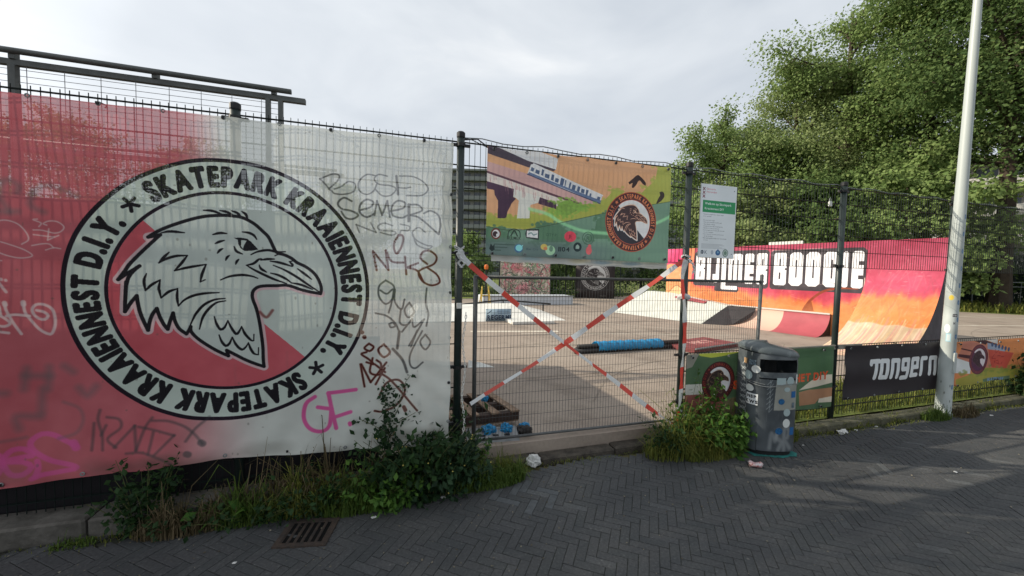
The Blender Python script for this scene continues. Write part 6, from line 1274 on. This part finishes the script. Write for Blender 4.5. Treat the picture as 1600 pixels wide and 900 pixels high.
sheet('painted_face', cvs2, print_mat('graffiti print', cvs2, .8), 1, 1, lambda u, v: ((.03 + u * 2.94, .017, .03 + v * 2.54), u * 3, v * 2.6), gw)
wl = thing('warning_lamp', 'small orange lamp on a short dark post beyond the white funbox', 'lamp', (5.2, 18.3, .14))
MB().tube([(0, 0, 0), (0, 0, 1.75)], .05, 8).build('post', m_black, wl); MB().lathe([(.06, 1.75), (.11, 1.78), (.13, 1.92), (.10, 2.02), (.03, 2.05)], (0, 0), 12).build('lamp_head', mat('amber lens', S(206, 110, 50), .3), wl)

# ------------------------------------------------------------------ apartment blocks
def block(label, loc, rz, L, floors, fh, depth, wall, par_c, win_step, seed, group=None):
    t = thing('apartment_building', label, 'building', loc, rz)
    H = floors * fh; mw = mat('facade ' + label[:12], wall, .9, noise=.15, scale=.3); mp_ = mat('parapet ' + label[:12], par_c, .9, noise=.12, scale=.4); mg = mat('dark window glass', S(44, 52, 60), .15, spec=.6)
    MB().box(0, L, 1.4, depth, 0, H).build('wall', mw, t)
    MB().box(-.3, L + .3, -.3, depth + .3, H, H + .5).build('roof', mp_, t)
    gm = None; wm = None; cm = None
    for f in range(floors):
        if gm is None: gm = MB().box(0, L, 0, 1.4, 0, .22).box(0, L, -.05, .08, .22, 1.15).build('gallery', mp_, t); o = gm
        else: o = gm.copy(); COL.objects.link(o)
        o.location = (0, 0, f * fh)
    k = 0
    for i in range(int(L / win_step)):
        for f in range(floors):
            if k >= 290: break
            k += 1
            if wm is None:
                wm = MB().box(.3, win_step - .9, 1.30, 1.39, 1.0, 2.3).build('window', mg, t); o = wm; MB().box(.25, win_step - .85, 1.27, 1.33, .92, 1.0).build('sill', mp_, wm); MB().box(win_step / 2 - .35, win_step / 2 - .28, 1.26, 1.30, 1.0, 2.3).build('frame', mp_, wm)
            else:
                o = copy_tree(wm, t)
            o.location = (i * win_step, 0, f * fh)
    return t
block('long grey gallery apartment block far behind the gate', (13.3, 109, 0), math.atan2(87.7 - 109.2, 82.3 - 13.3), 74, 11, 2.72, 11, S(138, 138, 134), S(128, 132, 132), 3.0, 1)
block('pale apartment block glimpsed through the trees at the right', (52, 33, 0), math.atan2(12.0 - 33, 66.0 - 52), 27, 5, 2.9, 10, S(176, 172, 166), S(206, 202, 196), 4.5, 2)

# ------------------------------------------------------------------ plants
def leaf_mat(name, a, b_, tl=.35, rough=.55):
    M = mat(name, a, rough, col2=b_, island=True, translu=tl, spec=.18); return M
def leaf_cloud(C, size, rs, aspect=.55, up=.5, out=None, face=None):
    """two-triangle folded leaves at points C"""
    C = np.asarray(C, float); n = len(C); size = np.broadcast_to(size, n)[:, None]
    d = rs.normal(size=(n, 3)); d[:, 2] -= .35
    if out is not None: d += out * 1.3
    d /= np.linalg.norm(d, axis=1)[:, None]
    nrm = rs.normal(size=(n, 3)); nrm[:, 2] = np.abs(nrm[:, 2]) + up * 2
    if face is not None: nrm = nrm * .55 + face * 1.2
    s_ = np.cross(d, nrm); s_ /= np.linalg.norm(s_, axis=1)[:, None] + 1e-9; nn = np.cross(s_, d)
    V = np.stack([C, C + d * size * .45 + s_ * size * aspect * .5 - nn * size * .06, C + d * size, C + d * size * .45 - s_ * size * aspect * .5 - nn * size * .06], 1).reshape(-1, 3)
    base = (np.arange(n) * 4)[:, None, None]
    F = (base + np.array([[0, 1, 2], [0, 2, 3]])[None]).reshape(-1, 3)
    return V, F
def blades(P, h, rs, w=.006, bend=.5):
    n = len(P); a = rs.uniform(0, 6.283, n); d = np.stack([np.cos(a), np.sin(a), np.zeros(n)], 1); s_ = np.stack([-d[:, 1], d[:, 0], np.zeros(n)], 1) * (w * rs.uniform(.6, 1.3, n))[:, None]
    h = np.broadcast_to(h, n)[:, None]; bd = (rs.uniform(.1, 1, n) * bend)[:, None]; up_ = np.array([[0, 0, 1.]])
    p0 = P; p1 = P + up_ * h * .5 + d * h * bd * .18; p2 = P + up_ * h * (.95 - .35 * bd) + d * h * bd * .6; p3 = P + up_ * h * (1 - .62 * bd) + d * h * bd * 1.0
    V = np.stack([p0 - s_, p0 + s_, p1 - s_ * .9, p1 + s_ * .9, p2 - s_ * .55, p2 + s_ * .55, p3 - s_ * .08, p3 + s_ * .08], 1).reshape(-1, 3)
    F = ((np.arange(n) * 8)[:, None, None] + np.array([[0, 1, 3, 2], [2, 3, 5, 4], [4, 5, 7, 6]])[None]).reshape(-1, 4)
    return V, F
m_gr = leaf_mat('fresh grass', S(96, 116, 52), S(66, 88, 40)); m_gy = leaf_mat('yellowing grass', S(128, 128, 62), S(84, 100, 44)); m_dry = leaf_mat('dry grass', S(112, 98, 74), S(70, 64, 44), .2)
m_lf = leaf_mat('dark nettle leaf', S(52, 78, 42), S(34, 56, 32)); m_lf2 = leaf_mat('bright weed leaf', S(92, 126, 52), S(62, 96, 42)); m_ivy = leaf_mat('ivy leaf', S(46, 70, 44), S(30, 50, 32), .2)
m_stem = mat('green stem', S(92, 98, 58), .7, noise=.3, scale=20); m_dstem = mat('dry stem', S(132, 112, 84), .8)
m_flow = mat('small yellow flower', S(226, 206, 110), .6); m_wflow = mat('small white flower', S(226, 226, 216), .6)
def scatter(n, x, y, rx, ry, rs, z=0.0):
    r = np.sqrt(rs.rand(n)); t = rs.rand(n) * 6.283
    return np.stack([x + rx * r * np.cos(t), y + ry * r * np.sin(t), np.full(n, z)], 1)
def grass(label, x, y, rx, ry, n, h, M, seed, w=.0042, bend=.7, z=0.0, kind=None):
    rs = np.random.RandomState(seed); P = scatter(n, 0, 0, rx, ry, rs, 0); ph = rs.uniform(0, 6.3, 2); cl = .62 + .38 * np.sin(P[:, 0] / rx * 5 + ph[0]) * np.sin(P[:, 0] / rx * 11 + ph[1]); hh = h * (.25 + .95 * rs.beta(1.3, 2.0, n)) * cl * (1.1 - .55 * ((P[:, 0] / rx) ** 2 + (P[:, 1] / ry) ** 2)); hh[::23] *= 1.7
    V, F = blades(P, hh, rs, w, bend); o = np_mesh('grass_tuft', V, F, M); o.location = (x, y, z); return tag(o, label, 'grass', None, kind)
def weed(name, label, x, y, n, h, spread, M, seed, ls=.05, per=26, z=0.0, flowers=0, fm=None, stem_r=.003, cat='plant', lean=(0, 0), bushy=.5, ms=None):
    rs = np.random.RandomState(seed); t = thing(name, label, cat, (x, y, z)); b = MB(); C = []; O = []; tips = []
    for k in range(n):
        a = rs.rand() * 6.283; r0 = spread * .45 * math.sqrt(rs.rand()); hh = h * rs.uniform(.45, 1); r1 = r0 + spread * rs.uniform(.1, .75)
        p0 = np.array([r0 * math.cos(a), r0 * .6 * math.sin(a), 0]); p2 = np.array([r1 * math.cos(a) + lean[0] * hh, r1 * .6 * math.sin(a) + lean[1] * hh, hh]); p1 = (p0 + p2) / 2 + np.array([-.08 * math.cos(a) * spread, -.05 * math.sin(a) * spread, .10 * hh])
        q = smooth_line([p0, p1, p2], h / 7); b.tube([tuple(v) for v in q], [stem_r * (1 - .6 * i / len(q)) for i in range(len(q))], 4); tips.append(q[-1])
        for _ in range(per):
            u = (1 - bushy) * .35 + (1 - (1 - bushy) * .35) * rs.rand(); i = min(int(u * (len(q) - 1)), len(q) - 2); f = u * (len(q) - 1) - i
            p = q[i] * (1 - f) + q[i + 1] * f; off = rs.normal(size=3) * spread * .09 * bushy; C.append(p + off); O.append(off / (np.linalg.norm(off) + 1e-6))
    b.build('stem', ms or m_stem, t); C = np.array(C); C[:, 2] = np.maximum(C[:, 2], .015)
    V, F = leaf_cloud(C, ls * rs.uniform(.5, 1.15, len(C)), rs, .6, .6, np.array(O) * .6); np_mesh('foliage', V, F, M, t, kind='stuff')
    if flowers:
        b = MB()
        for _ in range(flowers):
            p = C[rs.randint(len(C))] * 1.0 + np.array([0, -.01, .02]); r = rs.uniform(.005, .009); b.add([p + np.array(v) * r for v in ((1, 0, 0), (0, 1, 0), (-1, 0, 0), (0, -1, 0), (0, 0, 1), (0, 0, -1))], [(0, 1, 4), (1, 2, 4), (2, 3, 4), (3, 0, 4), (1, 0, 5), (2, 1, 5), (3, 2, 5), (0, 3, 5)])
        b.build('flowers', fm or m_flow, t, kind='stuff')
    return t
# left kerb and the big clump under the banner
weed('nettle', 'dark leafy nettle growing up the banner edge at the left kerb', -1.66, -.15, 20, .60, .26, m_lf, 1, .055, 36, bushy=.9)
weed('weed', 'low green weed at the foot of the left nettle', -1.52, -.18, 10, .20, .22, m_lf, 2, .05, 22, bushy=.9)
grass('dry brown grass clump in front of the left nettle', -1.42, -.22, .28, .09, 800, .36, m_dry, 3)
grass('small bright green grass tuft on the paving below the left kerb', -2.02, -.20, .13, .05, 160, .10, m_gr, 4, bend=1.0)
weed('dock_plant', 'broad leaved dock plant at the kerb left of the drain', -1.15, -.22, 6, .15, .16, m_lf2, 5, .11, 5, bushy=.3)
grass('long mixed grass along the kerb behind the drain', -.85, -.13, .44, .10, 700, .56, m_dry, 6)
grass('green grass strands hanging over the kerb behind the drain', -.58, -.20, .42, .10, 1300, .46, m_gy, 7)
grass('reddish dead grass heap under the pale banner end', -.45, -.11, .38, .10, 700, .60, m_dry, 8)
grass('pale tuft of long grass left of the leafy bush', -.26, -.27, .28, .10, 900, .42, m_gr, 9)
for i, (x, h) in enumerate(((-.95, .62), (-.72, .55), (-.20, .62))):
    weed('dry_weed', ('thin dry stalk standing against the pink banner end', 'thin dry stalk leaning in front of the banner above the drain', 'brown seed stalks in front of the white banner left of the ivy')[i], x, -.10, 4, h, .22, m_dry, 60 + i, .018, 10, ms=m_dstem, lean=(.2, 0))
weed('bush', 'large dark leafy bush in front of the white banner end', .20, -.16, 70, .60, .54, m_lf, 10, .075, 40, flowers=26, bushy=1.0, stem_r=.004)
weed('bush', 'lower dark leafy bush spilling over the kerb beside the left gate post', .40, -.20, 54, .46, .50, m_ivy, 11, .075, 34, flowers=34, bushy=1.0)
weed('bush', 'low green bush between the drain and the large leafy bush', -.04, -.27, 40, .34, .42, m_lf2, 12, .06, 26, bushy=1.0)
def climber():
    t = thing('ivy', 'ivy climbing up the white banner through the brown tag', 'ivy', (-.02, -.075, .30)); rs = np.random.RandomState(5); b = MB(); C = []
    for pts in ([(0, 0, 0), (.0, 0, .25), (-.03, 0, .45), (-.01, 0, .62)], [(-.01, 0, .28), (.08, 0, .42), (.12, 0, .60), (.17, 0, .68)], [(0, 0, .2), (-.12, 0, .28), (-.22, 0, .34)], [(0, 0, .25), (.14, 0, .32), (.22, 0, .36)], [(0, 0, .1), (.2, 0, .12), (.4, 0, .14)]):
        q = smooth_line(pts, .03); b.tube([tuple(v) for v in q], .0025, 4)
        for p in q:
            for _ in range(9 if pts[0][2] == 0 else 3): C.append(p + rs.normal(size=3) * np.array([.035, .012, .02]))
    C = np.array(C); C[:, 1] = np.minimum(C[:, 1], .01); b.build('stem', m_stem, t); V, F = leaf_cloud(C, .045 * rs.uniform(.5, 1.2, len(C)), rs, .8, .1); np_mesh('foliage', V, F, m_ivy, t, kind='stuff')
climber()
grass('green grass clump at the foot of the left gate post', .78, -.17, .42, .14, 1900, .32, m_gr, 13, bend=1.0)
grass('yellow green grass tuft in front of the pallet', 1.0, -.08, .24, .10, 700, .30, m_gy, 14, bend=.9)
weed('weed', 'leafy weed climbing the left gate post', .60, .04, 14, .78, .14, m_lf, 15, .045, 24, bushy=.8)
weed('weed', 'grey green weed beside the board inside the gate', .80, .12, 8, .30, .15, m_lf2, 16, .06, 14, bushy=.7)
grass('dark green grass strands mixed among the dry stalks left of the drain', -.98, -.20, .36, .10, 900, .42, m_gr, 50)
weed('weed', 'low leafy weeds between the nettle and the drain', -1.0, -.24, 22, .20, .40, m_lf, 51, .05, 20, bushy=.9)
weed('weed', 'sprawling green weeds behind the drain', -.56, -.22, 24, .34, .40, m_lf, 52, .05, 22, bushy=.9)
# moss and seedlings in the joints along the kerb, grit and crumbs on the paving
rs = np.random.RandomState(9); n = 2600; xx = rs.uniform(-3.4, 12, n); e = np.where(xx < .58, -.15, np.where(xx < 3.1, .0, -.19)); P = np.stack([xx, e - np.abs(rs.normal(size=n)) * .045, np.full(n, -.004)], 1)
V, F = blades(P, .06 * rs.uniform(.2, 1, n) * (.4 + .6 * np.sin(xx * 2.7) ** 2), rs, .003, .9); o = np_mesh('joint_weeds', V, F, m_gy, kind='stuff'); o['label'] = 'tiny weeds and moss in the joints along the kerb'; o['category'] = 'weeds'
n = 1500; C = np.stack([rs.uniform(-3.2, 11, n), -.12 - np.abs(rs.normal(size=n)) * 1.0, np.full(n, .004)], 1); C = C[C[:, 1] > -3.0]
V, F = leaf_cloud(C, rs.uniform(.005, .022, len(C)), rs, .8, 2.0); V[:, 2] = np.clip(V[:, 2], .002, .012); o = np_mesh('grit', V, F, leaf_mat('grit and leaf crumbs', S(128, 122, 108), S(74, 66, 52), .0, .9), kind='stuff'); o['label'] = 'scattered grit and leaf crumbs on the dark paving'; o['category'] = 'grit'
# right clump by the gate post and the bin
grass('long green grass at the foot of the right gate post', 2.95, -.17, .44, .16, 900, .80, m_gy, 20, bend=1.0)
grass('fine grass along the paving edge left of the bin', 3.25, -.32, .36, .09, 700, .30, m_gy, 21, bend=1.0)
weed('thistle', 'tall thistle with pale flower heads in front of the low crow banner', 3.28, -.14, 14, .92, .24, m_lf2, 22, .06, 26, flowers=10, fm=m_wflow, bushy=.6)
weed('ragwort', 'thin yellow flowered weed leaning on the right gate post', 3.00, -.12, 10, .82, .22, m_lf2, 23, .05, 18, flowers=10, bushy=.5)
weed('bush', 'bright green leafy weeds at the left foot of the bin', 3.48, -.26, 50, .52, .38, m_lf2, 24, .08, 30, bushy=1.0)
weed('weed', 'mid green weeds between the gate post and the bin', 3.20, -.18, 34, .62, .40, m_lf2, 25, .065, 24, bushy=.9)
weed('weed', 'wide ragged weeds at the left foot of the right gate post', 2.86, -.16, 26, .40, .36, m_lf, 28, .055, 22, bushy=.9)
grass('tall dry grass right of the bin', 4.30, -.20, .26, .10, 700, .40, m_gy, 26, bend=.8)
weed('weed', 'thin feathery weed rising behind the right side of the bin', 4.36, -.1, 4, 1.24, .10, m_lf2, 27, .03, 24, bushy=.4)
for i, (x, n, lab) in enumerate(((4.9, 600, 'grass fringe on the kerb below the green banner'), (5.7, 600, 'grass fringe on the kerb at the black banner corner'), (6.5, 600, 'grass fringe on the kerb below the black banner'), (8.6, 500, 'grass fringe on the kerb below the orange banner'))):
    grass(lab, x, -.12, .50, .08, n, .17, m_gy, 30 + i, bend=.9)
grass('dark grass tuft round the left foot of the lamp post', 7.15, -.22, .28, .10, 600, .26, m_gr, 36)
grass('brownish grass tuft round the right foot of the lamp post', 7.72, -.26, .26, .09, 500, .24, m_dry, 37)
weed('bush', 'dark green bush at the far right end of the kerb', 9.75, -.14, 40, .95, .55, m_lf, 38, .10, 36, flowers=6, fm=m_wflow, bushy=1.0)
weed('weed', 'small weed growing above the low fence right of the bin', 4.6, .1, 5, 1.12, .12, m_lf2, 39, .05, 14, bushy=.3)
# grass behind the low banners, uncountable
rs = np.random.RandomState(77); P = np.stack([rs.uniform(3.7, 16, 9000), rs.uniform(.03, 1.0, 9000), np.full(9000, .09)], 1)
P = P[P[:, 1] < np.interp(P[:, 0], [3.6, 4.3, 5], [.2, .8, 1.0])]; V, F = blades(P, .26 * rs.uniform(.3, 1, len(P)), rs, .006, .7); o = np_mesh('verge_grass', V, F, m_gy); tag(o, 'long yellow green grass behind the low mesh fence', 'grass', kind='stuff')
P = np.stack([rs.uniform(28, 44, 9000), rs.uniform(3, 14, 9000), np.full(9000, .14)], 1); P = P[(P[:, 0] - 29.6) * .64 + (P[:, 1] - 9.3) * .77 > .4]
V, F = blades(P, .65 * rs.uniform(.3, 1, len(P)), rs, .03, .6); o = np_mesh('far_verge_grass', V, F, m_gy); tag(o, 'tall rough grass on the bank at the far right', 'grass', kind='stuff')

# ------------------------------------------------------------------ trees
m_bark = mat('bark', S(72, 62, 52), .9, noise=.4, scale=3, bump=.6)
def tree_leaf(name, a, b_): return leaf_mat(name, a, b_, .42, .75)
m_t1 = tree_leaf('mid green tree leaf', S(140, 158, 98), S(112, 136, 78)); m_t2 = tree_leaf('olive tree leaf', S(150, 162, 110), S(120, 138, 86)); m_t3 = tree_leaf('dark tree leaf', S(108, 128, 76), S(70, 94, 50))
def tree(label, x, y, H, Rc, seed, M, n_limb=16, cards=9000, ls=.23, crown_low=.16, group=None, droop=.25, lean=(0, 0)):
    rs = np.random.RandomState(seed); t = thing('tree', label, 'tree', (x, y, 0), 0, group); b = MB()
    tr = [(0, 0, -.2)]; 
    for i in range(1, 8): u = i / 7; tr.append((lean[0] * u * u * H + rs.normal() * .10 * u, lean[1] * u * u * H + rs.normal() * .10 * u, H * .93 * u))
    r0 = H * .019; b.tube(tr, [r0 * (1.25 if i == 0 else 1 - .85 * i / 7) for i in range(8)], 8); TR = np.array(tr)
    clumps = []
    for k in range(n_limb):
        u = crown_low + (.95 - crown_low) * (k + rs.rand()) / n_limb; i = min(int(u * 7), 6); f = u * 7 - i; p = TR[i] * (1 - f) + TR[i + 1] * f
        prof = math.sin(math.pi * min(1, max(.10, (u - crown_low) / (1 - crown_low) * .82 + .16))) ** .7
        L = Rc * prof * rs.uniform(.75, 1.12); a = k * 2.4 + rs.normal() * .4; el = .25 + .75 * u; pts = [p]; d = np.array([math.cos(a) * math.cos(el), math.sin(a) * math.cos(el), math.sin(el)])
        ns = 6
        for j in range(ns): d = d + rs.normal(size=3) * .13 + np.array([0, 0, -droop * .16]); d /= np.linalg.norm(d); pts.append(pts[-1] + d * L / ns)
        b.tube([tuple(q) for q in pts], [max(.012, r0 * .42 * (1 - u * .5) * (1 - j / (ns + .6))) for j in range(ns + 1)], 5)
        for j in range(2, ns + 1):
            for _ in range(3 if j < ns else 4):
                dd = rs.normal(size=3); dd[2] = dd[2] * .5 + .1; dd /= np.linalg.norm(dd); l2 = L * rs.uniform(.14, .34); e = pts[j] + dd * l2 + np.array([0, 0, -droop * l2 * .4])
                b.tube([tuple(pts[j]), tuple((pts[j] + e) / 2 + np.array([0, 0, .08 * l2])), tuple(e)], [.03, .02, .008], 4, cap=False); clumps.append((e, L * rs.uniform(.12, .25))); clumps.append(((pts[j] + e) / 2, L * rs.uniform(.08, .16)))
    b.build('trunk', m_bark, t)
    for k in range(46):         # leafy sprays filling the body of the crown
        u = crown_low + (1 - crown_low) * rs.rand() ** .9; i = min(int(u * 7), 6); f = u * 7 - i; p = TR[i] * (1 - f) + TR[i + 1] * f
        prof = math.sin(math.pi * min(1, max(.10, (u - crown_low) / (1 - crown_low) * .82 + .16))) ** .7; rr_ = Rc * prof * (.35 + .55 * math.sqrt(rs.rand())); a = rs.rand() * 6.283
        clumps.append((p + np.array([rr_ * math.cos(a), rr_ * math.sin(a), .1 * H * rs.normal() * .3]), Rc * rs.uniform(.18, .30)))
    tot = sum(c[1] ** 2 for c in clumps); C, O, SZ = [], [], []
    for c, r in clumps:
        n = max(6, int(2.7 * cards * r * r / tot)); v = rs.normal(size=(n, 3)); v /= np.linalg.norm(v, axis=1)[:, None]; rad = r * (rs.rand(n) ** .45)[:, None]
        C.append(c + v * rad * np.array([1.15, 1.15, .72]) - np.array([0, 0, 1]) * droop * .5 * rad * rs.rand(n)[:, None]); O.append(v); SZ.append(ls * rs.uniform(.45, 1.15, n))
    CC = np.concatenate(C); OO = np.concatenate(O); ctr = np.array([TR[4][0], TR[4][1], H * .55]); fc = CC - ctr; fc /= np.linalg.norm(fc, axis=1)[:, None] + 1e-6
    V, F = leaf_cloud(CC, np.concatenate(SZ), rs, .72, .35, OO * .7, fc * .45 + OO * 1.3); np_mesh('crown', V, F, M, t, kind='stuff')
    return t
G = 'trees behind the skatepark wall'
tree('bushy mid green tree at the left end of the tree row', 26.6, 22.8, 16.0, 5.2, 1, m_t1, 18, 14000, group=G)
tree('taller olive tree second from the left end of the tree row', 32.2, 20.8, 19.8, 6.0, 2, m_t2, 22, 19000, group=G)
tree('tall mid green tree behind the word BOOGIE', 33.0, 17.5, 23.5, 6.6, 3, m_t1, 24, 20000, group=G)
tree('tallest tree, left of the lamp post top', 36.0, 14.2, 26.5, 7.2, 4, m_t1, 24, 21000, crown_low=.30, group=G)
tree('dark thick trunked tree right of the lamp post', 33.5, 9.4, 24, 7.0, 5, m_t3, 24, 20000, crown_low=.36, group=G)
tree('overhanging tree at the right edge of the photo', 37.5, 5.0, 23, 7.0, 6, m_t2, 22, 17000, crown_low=.36, group=G)
tree('shrubby low tree in front of the tree row, above the word BIJLMER', 24.6, 19.2, 8.2, 4.0, 7, m_t2, 16, 9000, crown_low=.05, ls=.28, group=G)
tree('dark low tree in front of the tree row, above the word BOOGIE', 28.2, 15.4, 8.8, 4.2, 8, m_t3, 16, 9000, crown_low=.05, ls=.28, group=G)
tree('low leafy tree in front of the tree row, left of the lamp post', 29.8, 11.9, 9.4, 3.8, 9, m_t1, 14, 8000, crown_low=.08, ls=.28, group=G)
tree('back row tree filling the gap behind the tallest tree', 44, 24, 24, 7.5, 10, m_t3, 22, 16000, group=G)
G2 = 'trees behind the big banner'
tree('round tree standing far behind the red end of the big banner', -23, 33.5, 12.6, 5.0, 11, m_t1, 16, 8000, group=G2)
tree('round tree standing far behind the middle of the big banner', -14.8, 33.5, 11.6, 4.4, 12, m_t2, 16, 8000, group=G2)
tree('small tree far behind the white end of the big banner', -4.5, 35, 9.5, 4.2, 13, m_t1, 14, 6000, group=G2)
G3 = 'bushes along the far fence'
for i, (x, y, H, lab) in enumerate(((3.2, 22.6, 3.4, 'bush beyond the far fence, left of the graffiti slab'), (9.8, 21.6, 3.4, 'bush beyond the far fence, between graffiti slab and crow banner'), (15.6, 24.2, 5.4, 'bush beyond the far fence, right of the crow banner'), (19.8, 24.0, 6.2, 'tall bush beyond the far fence at the left end of the painted wall'), (-3.0, 22.5, 3.4, 'bush beyond the far fence, behind the left gate post'), (11.6, 26, 7.5, 'taller bush standing further back behind the crow banner'), (5.6, 27.5, 4.8, 'taller bush standing further back behind the graffiti slab'))):
    tree(lab, x, y, H, H * .48, 40 + i, m_t3 if i % 2 else m_t1, 12, 4500, crown_low=.02, ls=.22, group=G3)
for i, (x, y, h, lab) in enumerate(((9.3, 19.3, .75, 'weeds at the foot of the far fence, right of the graffiti slab'), (10.6, 19.4, .6, 'weeds at the foot of the far fence, left of the crow banner'), (15.0, 20.6, .7, 'weeds at the foot of the far fence, right of the crow banner'), (5.4, 18.9, .6, 'weeds at the foot of the far fence, left of the graffiti slab'))):
    weed('bush', lab, x, y, 22, h, 1.3, m_lf, 80 + i, .16, 20, z=.14, bushy=1.0)
hb = [(36.0, 15.5), (38.5, 12.5), (41, 9.2), (43.5, 6.2)]
for i, (x, y) in enumerate(hb): tree(('dark bush behind the green mesh fence, left of the big trunk', 'dark bush behind the green mesh fence at the big trunk', 'dark bush behind the green mesh fence, right of the big trunk', 'dark bush behind the green mesh fence at the photo edge')[i], x, y, 4.2, 2.6, 90 + i, m_t3, 12, 4000, crown_low=.02, ls=.26, group='dark bushes behind the right fence')
